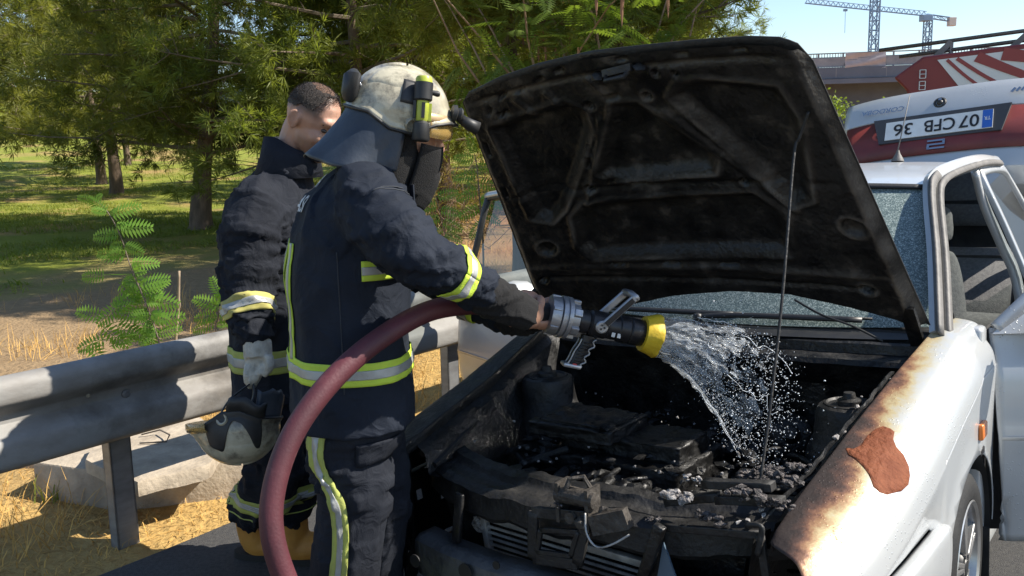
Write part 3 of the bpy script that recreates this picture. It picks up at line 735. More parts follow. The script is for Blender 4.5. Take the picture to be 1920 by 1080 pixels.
# ---------------- engine bay
b = MB(); b.box((.30, -.66, .12), (1.25, .66, .16)); cmb('bay_floor', b, M['char'], None, smooth=False)
for sgn in (-1, 1):
    V = []; xs = np.linspace(.22, 1.24, 40)
    for x in xs:
        zt, yi, yo = fender_profile(x)
        for k, (dy, z) in enumerate(((-.0, zt - .03), (-.035, zt - .05), (-.05, zt - .12), (-.10, .62), (-.14, .45), (-.17, .16))):
            V.append((x, sgn * (yi + dy + .006*fbm((x*8, k, sgn), 3)), z + .006*fbm((x*7, k*2, 3), 3)))
    cm('inner_apron', V, grid_faces(40, 6), M['char'], None, smooth=50)
    b = MB(); c = np.array([.84 if sgn < 0 else .91, sgn*.525, .0])
    b.lathe(c + [0, 0, .45], (0, 0, 1), [(0, .135), (.16, .132), (.22, .122), (.26, .105), (.30, .098), (.335, .095), (.352, .088), (.358, .075), (.350, .070), (.349, .05)], 28)
    st = cmb('strut_tower', b, M['char2'], None, smooth=40)
    b = MB(); b.lathe(c + [0, 0, .80], (0, 0, 1), [(0, .035), (.018, .034), (.024, .02), (.04, .016)], 14); cmb('strut_mount', b, M['char2'], st, smooth=40)
    b = MB(); b.lathe(c + [0, 0, .797], (0, 0, 1), [(0, .070), (.012, .072), (.014, .066), (.008, .060)], 28); cmb('mount_ring', b, M['char2'], st, smooth=40)
V = []; ys = np.linspace(-.69, .69, 40)
for y in ys:
    bx = .04*(y/.69)**2
    for x, z in ((1.13, .16), (1.14, .55), (1.12, .80), (1.05, .885), (1.06, .90), (1.14, .905), (1.145, .935), (1.16, .94), (1.17, .915), (1.22, .92), (1.24, .965)): V.append((x + bx + .003*fbm((y*6, x*9, 0), 3), y, z + .003*fbm((y*9, z*7, 4), 3)))
cm('firewall', V, grid_faces(40, 11), M['char'], None, smooth=35)
# engine
eng = empty('engine', (0, 0, -.085)); eng.parent = CAR
b = MB(); b.box((.45, -.34, .25), (.86, .20, .66)); b.box((.50, -.30, .66), (.82, .16, .74)); cmb('block', b, M['char'], eng, bevel=.02)
b = MB(); b.box((.56, -.28, .74), (.76, .14, .795)); cmb('cam_cover', b, M['char'], eng, bevel=.02)
for k in range(6):
    y = -.20 + k*.055; b = MB(); b.tube(spline([(.40, y, .57), (.395, y, .65), (.42, y, .69), (.47, y, .695), (.55, y, .66)], 12), [(.020, .024)]*12, 10); cmb('intake_runner', b, M['char'], eng)
b = MB(); b.box((.50, -.36, .79), (.74, -.06, .83)); b.box((.52, -.34, .83), (.72, -.08, .838)); cmb('air_filter_box', b, M['char'], eng, bevel=.012)
b = MB(); b.lathe((.40, -.43, .60), (0, 1, 0), [(0, .06), (.03, .066), (.05, .05), (.10, .05), (.12, .06), (.15, .055)], 20); cmb('alternator', b, M['char2'], eng, smooth=40)
b = MB(); b.box((.55, .26, .45), (.85, .46, .66)); cmb('battery_tray', b, M['char'], eng, bevel=.015)
b = MB(); b.lathe((.36, -.47, .55), (-.2, -.3, 1), [(0, .07), (.10, .075), (.13, .06), (.15, .03)], 18); cmb('washer_bottle_stub', b, M['char2'], eng, smooth=40)
b = MB(); b.lathe((1.04, .30, .72), (-.3, .1, .15), [(0, .07), (.03, .075), (.05, .06), (.06, .03), (.10, .02)], 22); cmb('brake_servo', b, M['char'], eng, smooth=40)
for k in range(16):
    p = np.array([random.uniform(.38, 1.05), random.uniform(-.50, .5), random.uniform(.62, .80)]); b = MB(); P = [p]
    for _ in range(5): P.append(P[-1] + np.array([random.uniform(-.08, .08), random.uniform(-.10, .10), random.uniform(-.05, .045)]))
    b.tube(spline(P, 22), random.choice((.004, .006, .009, .013)), 7); cmb('burnt_hose' if k % 3 else 'burnt_wire', b, random.choice((M['char'], M['char2'])), eng)
b = MB()
for _ in range(900):
    y = random.uniform(-.55, .60); x = random.uniform(.34, 1.08); z = .60 + .17*random.random() - .10*abs(y)
    b.lump((x, y, z), random.uniform(.004, .022), 1, .55, (random.uniform(.6, 2.2), random.uniform(.6, 1.6), .5))
cmb('charred_debris', b, M['char'], eng, smooth=False, kind='stuff')
b = MB()
for _ in range(150):
    b.lump((random.uniform(.34, 1.05), random.uniform(-.5, .6), random.uniform(.66, .80)), random.uniform(.002, .005), 1, .5)
cmb('ash_flecks', b, M['ash'], eng, smooth=False, kind='stuff')

_tx = bpy.data.textures.new('melt', 'CLOUDS'); _tx.noise_scale = .035; _tx.noise_depth = 4
def melt(o, st=.014, lv=3):
    for m_ in [m_ for m_ in o.modifiers if m_.type in ('BEVEL', 'SOLIDIFY')]: o.modifiers.remove(m_)
    a_ = o.modifiers.new('sub', 'SUBSURF'); a_.subdivision_type = 'SIMPLE'; a_.levels = lv; a_.render_levels = lv
    d_ = o.modifiers.new('melt', 'DISPLACE'); d_.texture = _tx; d_.strength = st; d_.mid_level = .5; d_.texture_coords = 'LOCAL'
for o_ in CAR.children_recursive:
    n_ = o_.name.split('.')[0]
    if n_ in ('block', 'cam_cover', 'air_filter_box', 'battery_tray'): melt(o_, .030, 4)
    elif n_ in ('intake_runner',): melt(o_, .016, 1)
    elif n_ in ('upper_crossmember', 'corner_skin'): melt(o_, .007, 1)
    elif n_ in ('alternator', 'washer_bottle_stub', 'strut_tower', 'brake_servo', 'burnt_hose'): melt(o_, .008, 1)
    elif n_ in ('grille_centre_frame', 'bonnet_latch', 'lamp_panel', 'lamp_housing'): melt(o_, .004, 3)
# ---------------- cowl, wipers, windscreen
V = []
for y in np.linspace(-.70, .70, 40):
    bx = .12*(y/.7)**2
    for x, z in ((1.14, .945), (1.17, .957), (1.24, .962), (1.27, .985)): V.append((x + bx, y, z))
cm('cowl', V, grid_faces(40, 4), M['blackpl'], None, smooth=40)
for y0, y1 in ((-.10, .46), (-.55, .02)):
    b = MB(); pts = spline([(1.20 + .12*(y0/.7)**2, y0, .985), (1.21, (y0*.7+y1*.3), .998), (1.235 + .06*(y1/.7)**2, y1, .995)], 12); b.tube(pts, [(.012, .007)]*12, 6); b.lathe((1.195 + .12*(y0/.7)**2, y0, .965), (0, 0, 1), [(0, .018), (.03, .015), (.034, .008)], 12)
    w = cmb('wiper', b, M['blackpl'], None); b = MB(); b.tube([p + np.array([.008, .03, .004]) for p in pts[3:]], .005, 5); cmb('wiper_blade', b, M['rubber'], w)
b = MB(); b.tube(spline([CPx(1490, 562, 0, 1.15), CPx(1540, 590, 0, 1.12), CPx(1600, 612, 0, 1.12), CPx(1655, 640, 0, 1.12)], 20), .004, 6); cmb('washer_hose', b, M['blackpl'])
def ws(s, t):   # s -1..1 right..left, t 0 base..1 header
    b0 = np.array([1.215 + .10*s*s, .665*s, .965 + .010*s*s]); b1 = np.array([1.665 + .075*s*s, .535*s, 1.428 - .022*s*s]); return b0*(1-t) + b1*t + np.array([-.035, 0, .03]) * 4*t*(1-t)*.4
V = [ws(s, t) for s in np.linspace(-1, 1, 40) for t in np.linspace(0, 1, 24)]
wsr = cm('windscreen', V, grid_faces(40, 24), M['crazed'], None, smooth=True)
V = []
for s in np.linspace(-1, 1, 40):
    a, c = ws(s, .965), ws(s, 1.0); V += [a + np.array([-.006, 0, .006]), c + np.array([-.006, 0, .006])]
cm('screen_seal', V, grid_faces(40, 2), M['rubber'], wsr, smooth=True, solid=.006)
# roof
V = []; NX, NY = 34, 30
for x_ in np.linspace(0, 1, NX):
    for s in np.linspace(-1, 1, NY):
        x0 = 1.66 + .075*s*s; x = x0 + (3.12 - x0) * x_
        z = 1.430 - .022*s*s + .052 * math.sin(math.pi * min(1, x_*1.05) * .62) - .03 * max(0, x_ - .6)**2 * 4
        V.append((x, (.535 + .02*math.sin(x_*3))*s, z - .018*abs(s)**6))
roof = cm('roof', V, grid_faces(NX, NY), M['paint'], None, smooth=True, solid=.004)
an = MB(); bs = CPx(1683, 297, 0, 2.85); an.lathe(bs + [0, 0, -.015], (0.15, 0, 1), [(0, .030), (.012, .026), (.04, .010), (.055, .006)], 14); ab = cmb('aerial_base', an, M['trim'], roof, smooth=40)
an = MB(); an.tube([bs + [0, 0, .03], CPx(1706, 178, 0, 3.0)], [.0035, .0022], 6); cmb('aerial', an, M['trim'], roof)
# pillars and roof rails (each side), seals
def strip(path, s, w, t, out=(0, .85, .5)):
    P = [Vector(p) for p in path]; N_ = len(P); V = []; o_ = Vector((out[0], out[1]*s, out[2])).normalized()
    for i in range(N_):
        T = (P[min(i+1, N_-1)] - P[max(i-1, 0)]).normalized(); O = (o_ - T*o_.dot(T)).normalized(); S_ = T.cross(O)
        for a, b_ in ((-.5, -.5), (.5, -.5), (.5, .25), (.36, .5), (-.36, .5), (-.5, .25)): V.append(P[i] + S_*a*w + O*b_*t)
    return V, grid_faces(N_, 6, True) + [tuple(range(6))[::-1], tuple((N_-1)*6+k for k in range(6))]
def mir(P, s): return [(p[0], p[1]*s, p[2]) for p in P]
for s in (1, -1):
    P = spline([(1.21, .705, .965), (1.46, .640, 1.182), (1.68, .575, 1.365), (1.80, .560, 1.425), (2.05, .562, 1.452), (2.5, .57, 1.468), (2.9, .568, 1.455), (3.15, .56, 1.42), (3.45, .60, 1.18), (3.62, .66, .98)], 60)
    b = MB(); b.add(*strip(mir(P, s), s, .064, .024)); pl = cmb('roof_rail', b, M['paint'], None, smooth=50)
    P2 = [p + np.array([.012, .028, -.006]) for p in P[:40]]
    b = MB(); b.add(*strip(mir(P2, s), s, .026, .018)); cmb('door_seal', b, M['trim'], pl)
    P3 = [p + np.array([-.03, .012, .014]) for p in P[:22]]
    b = MB(); b.add(*strip(mir(P3, s), s, .030, .012)); cmb('drip_moulding', b, M['trim'], pl)
    b = MB(); Q = spline([(2.42, .575, 1.445), (2.48, .60, 1.30), (2.54, .66, 1.12), (2.56, .72, .95), (2.56, .76, .60), (2.54, .76, .30)], 20); b.add(*strip(mir(Q, s), s, .10, .03)); cmb('centre_pillar', b, M['paint'])
    b = MB(); b.box((1.40, .70*s, .18), (4.0, .80*s, .27)); cmb('sill', b, M['paint'], None, bevel=.02)
    # front pillar foot behind the wing
    b = MB(); b.box((1.36, .66*s, .25), (1.44, .80*s, .97)); cmb('door_post', b, M['paint'], None, bevel=.015)
    # rear door: skin, window
    V = []
    for x in np.linspace(2.50, 3.32, 20):
        for z, y in ((.27, .80), (.45, .822), (.62, .828), (.80, .818), (.93, .79)): V.append((x, y*s, z))
    rdoor = cm('rear_door', V, grid_faces(20, 5), M['paint'], None, smooth=True, solid=.01)
    b = MB(); Q = spline([(2.53, .78, .93), (2.49, .68, 1.20), (2.46, .60, 1.40), (2.55, .585, 1.432), (2.95, .585, 1.425), (3.12, .60, 1.36), (3.30, .70, 1.10), (3.32, .78, .94)], 40); b.add(*strip(mir(Q, s), s, .045, .022)); cmb('window_frame', b, M['paint'], rdoor, smooth=50)
    V = mir([(2.53, .77, .93), (2.47, .60, 1.40), (2.56, .585, 1.425), (2.95, .585, 1.42), (3.12, .60, 1.35), (3.30, .77, .93)], s); cm('window_pane', V, [tuple(range(6))], M['glass'], rdoor, smooth=False)
    b = MB(); b.box((3.16, .822*s, .70), (3.28, .845*s, .735)); cmb('door_handle', b, M['blackpl'], rdoor, bevel=.006)
    # rear quarter with wheel arch
    xs = np.linspace(3.33, 4.20, 60); V = []
    for x in xs:
        tap = .06 * sm(3.7, 4.2, x)
        for z in np.linspace(.26, .97, 36): V.append((x, (.825 - tap - .10*max(0, z-.80)/.17*.6 - .012*abs(z-.6)/.3), z))
    V = np.array(V); d = np.hypot(V[:, 0]-3.53, V[:, 2]-.285); ins = d < .33
    F = [f for f in grid_faces(60, 36) if not all(ins[list(f)])]
    for i in np.where(ins)[0]:
        a = math.atan2(V[i, 2]-.285, V[i, 0]-3.53); V[i, 0] = 3.53 + .33*math.cos(a); V[i, 2] = max(.26, .285 + .33*math.sin(a))
    V[:, 1] *= s; cm('rear_wing', V, F, M['paint'], None, smooth=40, solid=.004)
V = []
for y in np.linspace(-.72, .72, 24):
    for x, z in ((4.20, .80), (4.24, .66), (4.26, .50), (4.22, .30), (4.12, .25)): V.append((x - .12*(y/.72)**4, y, z))
cm('rear_bumper', V, grid_faces(24, 5), M['paint'], None, smooth=True, solid=.01)
b = MB(); b.box((2.3, -.72, .22), (4.1, .72, .27)); b.box((1.2, -.72, .20), (2.3, .72, .25)); b.box((3.30, -.66, .25), (3.36, .66, .98)); b.box((3.36, -.60, .955), (3.72, .60, .985)); b.box((4.1, -.6, .3), (4.15, .6, .80)); cmb('floor_pan', b, M['inside'], None, smooth=False)
# rear screen
V = [np.array([3.13 + .42*t, (.53 + .10*t)*s_, 1.425 - .43*t]) for s_ in np.linspace(-1, 1, 10) for t in np.linspace(0, 1, 8)]
cm('rear_screen', V, grid_faces(10, 8), M['glass'], None, smooth=True)

# ---------------- cabin
V = []
for y in np.linspace(-.66, .66, 30):
    for x, z in ((1.28, .96), (1.42, .985), (1.58, .97), (1.64, .90), (1.62, .78), (1.56, .60)): V.append((x + .05*(y/.66)**2, y, z))
cm('dashboard', V, grid_faces(30, 6), M['inside'], None, smooth=40)
sw = MB(); n = 40; c = np.array([1.75, .36, .86]); ax = Vector((-.85, 0, .5)).normalized(); e1 = Vector((0, 1, 0)); e2 = ax.cross(e1)
sw.tube([Vector(c) + (e1*math.cos(a) + e2*math.sin(a))*.185 for a in np.linspace(0, 2*math.pi, n)], .014, 8, cap=False)
for a in (0.2, math.pi-.2, 1.5*math.pi): sw.tube([Vector(c) - ax*-.02, Vector(c) + (e1*math.cos(a) + e2*math.sin(a))*.18], .014, 6)
sw.lathe(c, ax, [(-.02, .05), (.03, .06), (.04, .04)], 16); cmb('steering_wheel', sw, M['blackpl'])
for y in (.36, -.36):
    st = empty('front_seat'); st.parent = CAR
    def pad(name, secs, r, par=st, mm=M['seat']):
        b = MB(); b.tube(secs, r, 14); return cmb(name, b, mm, par)
    pad('seat_cushion', [(1.90, y, .47), (1.95, y, .52), (2.15, y, .52), (2.36, y, .47), (2.42, y, .46)], [(.2, .05), (.25, .07), (.25, .075), (.24, .07), (.2, .05)])
    pad('seat_back', spline([(2.36, y, .50), (2.44, y, .72), (2.50, y, .92), (2.54, y, 1.04), (2.555, y, 1.09)], 14), [(.22 - .010*max(0, k-5)*1.2 if True else 0, .07 - .003*max(0, k-8)) for k in range(14)])
    pad('headrest', spline([(2.545, y, 1.12), (2.55, y, 1.15), (2.565, y, 1.21), (2.58, y, 1.27), (2.585, y, 1.29)], 10), [(.07, .03), (.10, .045), (.12, .05), (.125, .052), (.125, .052), (.12, .05), (.115, .05), (.10, .045), (.08, .035), (.05, .02)])
rs = empty('rear_seat'); rs.parent = CAR
b = MB(); b.tube([(3.0, -.60, .55), (3.0, 0, .56), (3.0, .60, .55)], [(.16, .24)]*3, 12); cmb('seat_cushion', b, M['seat'], rs)
b = MB(); b.tube([(3.25, -.60, .82), (3.25, 0, .83), (3.25, .60, .82)], [(.26, .08)]*3, 12); cmb('seat_back', b, M['seat'], rs)

# ---------------- doors
def build_door(s, alpha, name_label):
    a = math.radians(alpha); hx, hy = 1.435, .815
    def D(d, n, z):   # along the door, outwards from its skin, height
        return np.array([hx + d*math.cos(a) - n*math.sin(a), s*(hy + d*math.sin(a) + n*math.cos(a)), z])
    dz = lambda d: .0
    V = []; NX_, NZ_ = 34, 26
    for d in np.linspace(0, 1.06, NX_):
        for t in np.linspace(0, 1, NZ_):
            z = .245 + .71*t; n = .03*math.sin(math.pi*min(1, t*1.1)) - .05*max(0, t-.8)/.2*.6 + .008*math.exp(-((z-.60)/.02)**2)
            dd = d + (.05*(1-t)**2 if d < .02 else 0) - (.10*max(0, .35-t)/.35 if d > 1.0 else 0)
            V.append(D(dd, n, z))
    door = cm('front_door', V, grid_faces(NX_, NZ_), M['paint'], None, smooth=True, solid=.012); tag(door, name_label)
    V = [D(d, -.07, .26 + .68*t) for d in np.linspace(0.01, 1.03, 8) for t in np.linspace(0, 1, 6)]
    cm('inner_panel', V, grid_faces(8, 6), M['inside'], door, smooth=True, solid=.02)
    b = MB(); Q = spline([D(.02, -.02, .95), D(.14, -.045, 1.06), D(.33, -.10, 1.235), D(.50, -.16, 1.375), D(.60, -.175, 1.405), D(.80, -.18, 1.415), D(.98, -.175, 1.405), D(1.00, -.15, 1.36), D(1.02, -.09, 1.15), D(1.05, -.03, .95)], 60)
    b.tube(Q, [(.030, .018)]*60, 8); cmb('window_frame', b, M['paint'] if s > 0 else M['doorblack'], door)
    b = MB(); b.tube(spline([D(.60, -.16, 1.425), D(.80, -.165, 1.435), D(1.0, -.16, 1.42)], 12), [(.02, .012)]*12, 8); cmb('frame_cap', b, M['paint'], door)
    V = [D(.30, -.09, 1.19), D(.50, -.155, 1.37), D(.60, -.17, 1.395), D(.80, -.175, 1.405), D(.97, -.17, 1.395), D(1.0, -.09, 1.15), D(1.03, -.03, .95), D(.20, -.03, .95), D(.20, -.055, 1.10)]
    cm('window_pane', V, [tuple(range(9))], M['glass'], door, smooth=False)
    b = MB(); V = [D(.0, .0, .94), D(.24, .0, .94), D(.26, -.02, 1.04), D(.20, -.05, 1.12), D(.10, -.035, 1.03)]; V2 = [v + (D(0, -.02, 0) - D(0, 0, 0)) for v in V]; b.add(V + V2, [(0,1,2,3,4), (9,8,7,6,5)] + [(i, (i+1) % 5, 5+(i+1) % 5, 5+i) for i in range(5)]); cmb('mirror_sail', b, M['paint'], door, smooth=False)
    b = MB(); b.tube([D(.16, .03, 1.0), D(.17, .06, 1.0), D(.18, .10, 1.0), D(.19, .16, 1.0), D(.19, .20, 1.0), D(.19, .215, 1.0)], [(.02, .02), (.03, .03), (.055, .06), (.06, .07), (.055, .06), (.03, .03)], 14); cmb('door_mirror', b, M['blackpl'] if s > 0 else M['paint'], door)
    b = MB(); b.box((0, 0, 0), (1, 1, 1)); V = [D(.86 + .15*v[0], .012 + .03*v[1], .775 + .055*v[2]) for v in b.V]; h = cm('door_handle', V, b.F, M['blackpl'], door, smooth=False, bevel=.012)
    b = MB(); b.tube([D(.88, .05, .80), D(.92, .062, .80), D(.98, .062, .797), D(1.0, .05, .795)], [(.010, .014)]*4, 8); cmb('handle_grip', b, M['blackpl'], h)
    b = MB(); b.tube([D(.02, .035, .60), D(1.05, .035, .60)], [(.006, .018)]*2, 8); cmb('rub_strip', b, M['paint'], door)
    return door
M['doorblack'] = mat('sooty_frame', (.015, .015, .016), (.05, .048, .045), rough=.5, scale=10)
build_door(1, 62, 'left front door swung open'); build_door(-1, 67, 'right front door swung open towards the guardrail')

# ---------------- boot lid, standing open, its number plate upside down
def build_lid():
    # local frame of the rear panel: e_u to the image left (car right) along the plate's reading direction, e_v down the panel as it hangs
    PL, PR = CPx(1666, 252, 0, 3.42), CPx(1860, 227, 0, 3.42)
    cen = (PL + PR) / 2; eu = (PR - PL); W = np.linalg.norm(eu); eu /= W       # image left -> right
    en = np.array([-.83, 0, .56]); en -= eu * en.dot(eu); en /= np.linalg.norm(en)   # faces forward and up
    ev = np.cross(eu, en); 
    if ev[2] < 0: ev = -ev                                                        # image up
    def P(a, b, n=0): return cen + eu*a + ev*b + en*n
    V = []
    bs = [(.285, -.10), (.275, -.05), (.255, -.01), (.20, .010), (.09, .012), (.075, -.012), (-.075, -.012), (-.09, .0), (-.165, .002), (-.19, .006), (-.26, -.01), (-.32, -.08), (-.33, -.2), (-.33, -.5)]
    As = np.linspace(-.50, .50, 30)
    for a in As:
        for b, n in bs: V.append(P(a, b - .012*(a/.5)**4, n - .03*abs(a/.5)**3))
    lid = cm('boot_lid', V, grid_faces(30, len(bs)), M['paint'], None, smooth=35, solid=.01)
    b = MB(); V = [P(a, bb - .012*(a/.5)**4, .014 - .03*abs(a/.5)**3) for a in np.linspace(-.48, .48, 26) for bb in (.080, -.085, -.165)]
    F = grid_faces(26, 3); cm('garnish', V, F, M['red'], lid, smooth=True, solid=.006)
    b = MB(); V = [P(a, bb, .021) for a, bb in ((-.33, .085), (.34, .085), (.30, -.072), (-.29, -.072))]; V += [v + en*-.02 for v in V]; b.add(V, [(0,1,2,3), (7,6,5,4), (0,1,5,4), (1,2,6,5), (2,3,7,6), (3,0,4,7)]); cmb('plate_recess', b, mat('dull_recess', (.05, .05, .055), rough=.7), lid, smooth=False)
    b = MB(); V = [P(a, bb, .027) for a, bb in ((-.26, .056), (.26, .056), (.26, -.056), (-.26, -.056))]; V += [v + en*-.004 for v in V]; b.add(V, [(0,1,2,3), (7,6,5,4), (0,1,5,4), (1,2,6,5), (2,3,7,6), (3,0,4,7)]); pl = cmb('number_plate', b, M['plate'], lid, smooth=False)
    b = MB(); V = [P(a, bb, .0285) for a, bb in ((.212, .054), (.258, .054), (.258, -.054), (.212, -.054))]; b.add(V, [(0,1,2,3)]); cmb('country_band', b, M['eu'], pl, smooth=False)
    def text(s, a, bc, h, wid, m, par, n, name, shear=0):
        cu = bpy.data.curves.new(name, 'FONT'); cu.body = s; cu.align_x = 'CENTER'; cu.align_y = 'CENTER'; cu.extrude = 0; cu.offset = .012; cu.shear = shear
        tmp = bpy.data.objects.new('t', cu); COL.objects.link(tmp); dg = bpy.context.evaluated_depsgraph_get(); me = bpy.data.meshes.new_from_object(tmp.evaluated_get(dg)); bpy.data.objects.remove(tmp)
        co = np.array([v.co for v in me.vertices]); mn, mx = co.min(0), co.max(0); c = (mn + mx)/2
        V = []
        for q in co:
            x = (q[0]-c[0])/(mx[0]-mn[0])*wid; y = (q[1]-c[1])/(mx[1]-mn[1])*h
            V.append(P(a - x, bc - y, n))                 # turned by 180 degrees: upside down
        F = [tuple(p.vertices) for p in me.polygons]; bpy.data.meshes.remove(me)
        V2 = [v + en*.0012 for v in V]
        return cm(name, V2, F, m, par, smooth=False, fixn=False)
    text('07', .150, -.002, .075, .095, M['black'], pl, .029, 'plate_lettering')
    text('CFB', .010, -.002, .075, .150, M['black'], pl, .029, 'plate_lettering')
    text('36', -.170, -.002, .075, .095, M['black'], pl, .029, 'plate_lettering')
    text('TR', .235, -.028+.03, .022, .030, M['plate'], pl, .0292, 'country_code')
    text('CORDOBA', -.29, .145, .030, .22, M['chrome'], lid, .018, 'model_lettering', .2)
    for k in range(4):
        b = MB(); b.bar(P(.335 + k*.022, .150, .018), P(.352 + k*.022, .172, .018), .012, .006, up=en); cmb('badge_stroke', b, M['chrome'], lid, smooth=False)
    b = MB(); b.lathe(P(.0, .150, .005), en, [(0, .036), (.010, .034), (.016, .026), (.010, .018), (.02, .012), (.024, .004)], 20); cmb('lock', b, M['blackpl'], lid, smooth=40)
    b = MB(); b.lathe(P(.0, .165, .02), en, [(0, .010), (.004, .009)], 12); cmb('lock_barrel', b, M['chrome'], lid, smooth=40)
    em = MB()
    for (a, bb, w, h) in ((.0, -.095, .085, .010), (0, -.118, .085, .010), (0, -.141, .085, .010), (.037, -.106, .012, .02), (-.037, -.130, .012, .02)):
        V = [P(a + i*w/2, bb + j*h/2, .022) for i, j in ((-1, -1), (1, -1), (1, 1), (-1, 1))]; V += [v + en*.006 for v in V]; em.add(V, [(3,2,1,0), (4,5,6,7), (0,1,5,4), (1,2,6,5), (2,3,7,6), (3,0,4,7)])
    cmb('emblem', em, M['chrome'], lid, smooth=False)
    for sgn in (-1, 1):
        b = MB(); b.tube(spline([P(.40*sgn, -.30, -.3), P(.40*sgn, -.45, -.2), np.array([3.5, P(.40*sgn, 0)[1], .95])], 12), .01, 6); cmb('lid_hinge', b, M['inside'], lid)
build_lid()

# ---------------- wheels
def build_wheel(x, y, s, steer=0.0, dark=False):
    w = empty('wheel'); w.parent = CAR; w.location = (-x, y, WCZ); w.rotation_euler = (0, 0, steer + (math.pi if s < 0 else 0))
    # local: y outwards
    b = MB(); b.lathe((0, -.10, 0), (0, 1, 0), [(0, .20), (.005, .255), (.02, .280), (.05, .288), (.10, .290), (.15, .288), (.178, .281), (.192, .258), (.196, .225), (.190, .205), (.18, .200), (.0, .199)], 56)
    ty = mk('tyre', b.V, b.F[:-2], M['rubber'], w, smooth=40)
    mr = M['char2'] if dark else M['rim']
    b = MB(); b.lathe((0, -.10, 0), (0, 1, 0), [(0, .19), (.05, .17), (.13, .175), (.17, .190), (.186, .198), (.192, .204), (.195, .200), (.188, .190), (.165, .183), (.06, .165), (.0, .16)], 56); mk('rim', b.V, b.F[:-2], mr, w, smooth=35)
    b = MB(); b.lathe((0, -.02, 0), (0, 1, 0), [(0, .13), (.01, .135), (.012, .06)], 30); mk('brake_disc', b.V, b.F, M['dirtysteel'], w, smooth=30)
    for k in range(5):
        a = 2*math.pi*k/5 + .33
        for o in (-.10, .10):
            sb = MB(); r0, r1 = .035, .188
            d = lambda r, an: (math.cos(an)*r, 0, math.sin(an)*r)
            p0 = Vector(d(r0, a + o*1.6)) + Vector((0, .075, 0)); p1 = Vector(d(r1, a + o*.95)) + Vector((0, .070, 0)); sb.bar(p0, p1, .017, .026, up=(0, 1, 0)); mk('spoke', sb.V, sb.F, mr, w, smooth=False, bevel=.004)
    b = MB(); b.lathe((0, .03, 0), (0, 1, 0), [(0, .06), (.04, .055), (.052, .045), (.055, .03), (.058, .028), (.060, .01)], 24); mk('hub_cap', b.V, b.F, M['blackpl'] if not dark else mr, w, smooth=35)
    b = MB()
    for k in range(5):
        a = 2*math.pi*k/5; b.lathe((math.cos(a)*.043, .076, math.sin(a)*.043), (0, 1, 0), [(0, .008), (.012, .007)], 6)
    mk('wheel_bolts', b.V, b.F, M['dirtysteel'], w, smooth=False)
build_wheel(WCX, .725, 1, .03); build_wheel(WCX, -.725, -1, .03, True); build_wheel(3.53, .725, 1); build_wheel(3.53, -.725, -1)
# wheel-arch liner and mud flap, left front
V = []
for a in np.linspace(-.15, math.pi + .15, 30):
    for y in (.50, .62, .74, .815): V.append((WCX + math.cos(a)*(ARCH + .004 - (.0 if y > .8 else -.0)), y, WCZ + math.sin(a)*(ARCH + .004)))
for s in (1, -1):
    cm('arch_liner', [(v[0], v[1]*s, v[2]) for v in V], grid_faces(30, 4), M['blackpl'], None, smooth=True)
b = MB(); b.box((1.40, .66, .10), (1.41, .82, .30)); cmb('mud_flap', b, M['rubber'], None, smooth=False)
# ------------------------------------------------------------------ people
M['turnout'] = mat('navy_turnout_cloth', (.007, .011, .020), (.014, .019, .031), rough=.82, scale=6, bump=.25, bscale=420, spec=.25)
M['turnout2'] = mat('worn_navy_cloth', (.008, .010, .016), (.016, .019, .027), rough=.85, scale=6, bump=.25, bscale=420, spec=.25)
def creases(m, sc=11, st=.5, dist=.02):
    nt = m.node_tree; L = nt.links.new; b = nt.nodes['Principled BSDF']; old = [n for n in nt.nodes if n.type == 'BUMP'][0]
    tc = nt.nodes.new('ShaderNodeTexCoord'); n = nt.nodes.new('ShaderNodeTexNoise'); n.inputs['Scale'].default_value = sc; n.inputs['Detail'].default_value = 2; n.inputs['Distortion'].default_value = 1.4; L(tc.outputs['Object'], n.inputs['Vector'])
    a = nt.nodes.new('ShaderNodeMath'); a.operation = 'SUBTRACT'; L(n.outputs['Fac'], a.inputs[0]); a.inputs[1].default_value = .5; c = nt.nodes.new('ShaderNodeMath'); c.operation = 'ABSOLUTE'; L(a.outputs[0], c.inputs[0])
    k = nt.nodes.new('ShaderNodeBump'); k.inputs['Strength'].default_value = st; k.inputs['Distance'].default_value = dist; k.invert = True; L(c.outputs[0], k.inputs['Height']); L(old.outputs[0], k.inputs['Normal']); L(k.outputs[0], b.inputs['Normal'])
creases(M['turnout']); creases(M['turnout2'], 13)
soot_later = True
M['knit'] = mat('black_knit', (.006, .006, .007), (.010, .010, .011), rough=.95, scale=80, bump=.5, bscale=400)
M['hiviz'] = mat('hi_viz_yellow', (.55, .72, .06), (.46, .60, .06), rough=.7, scale=14, bump=.2, bscale=300)
M['hiviz2'] = mat('dirty_hi_viz', (.42, .46, .10), (.30, .32, .09), rough=.8, scale=9, bump=.2, bscale=300)
M['reflect'] = mat('silver_reflective_tape', (.42, .43, .42), (.34, .345, .335), rough=.4, metal=.25, scale=18, bump=.15, bscale=300)
M['skin'] = mat('skin', (.40, .215, .145), (.46, .26, .18), rough=.5, scale=18, bump=.12, bscale=260)
M['skin'].node_tree.nodes['Principled BSDF'].inputs['Subsurface Weight'].default_value = .12
M['skin'].node_tree.nodes['Principled BSDF'].inputs['Subsurface Radius'].default_value = (.01, .004, .002)
M['hair'] = mat('short_dark_hair', (.016, .012, .010), (.05, .035, .026), rough=.6, scale=120, bump=.9, bscale=380)
M['thinhair'] = mat('thinning_hair', (.22, .12, .075), (.07, .045, .032), rough=.6, scale=150, bump=.9, bscale=380, ramp=(.42, .6))
M['helmet'] = mat('scuffed_cream_helmet', (.50, .46, .34), (.26, .23, .17), rough=.28, scale=11, bump=.12, bscale=60, ramp=(.42, .70), coat=.45)
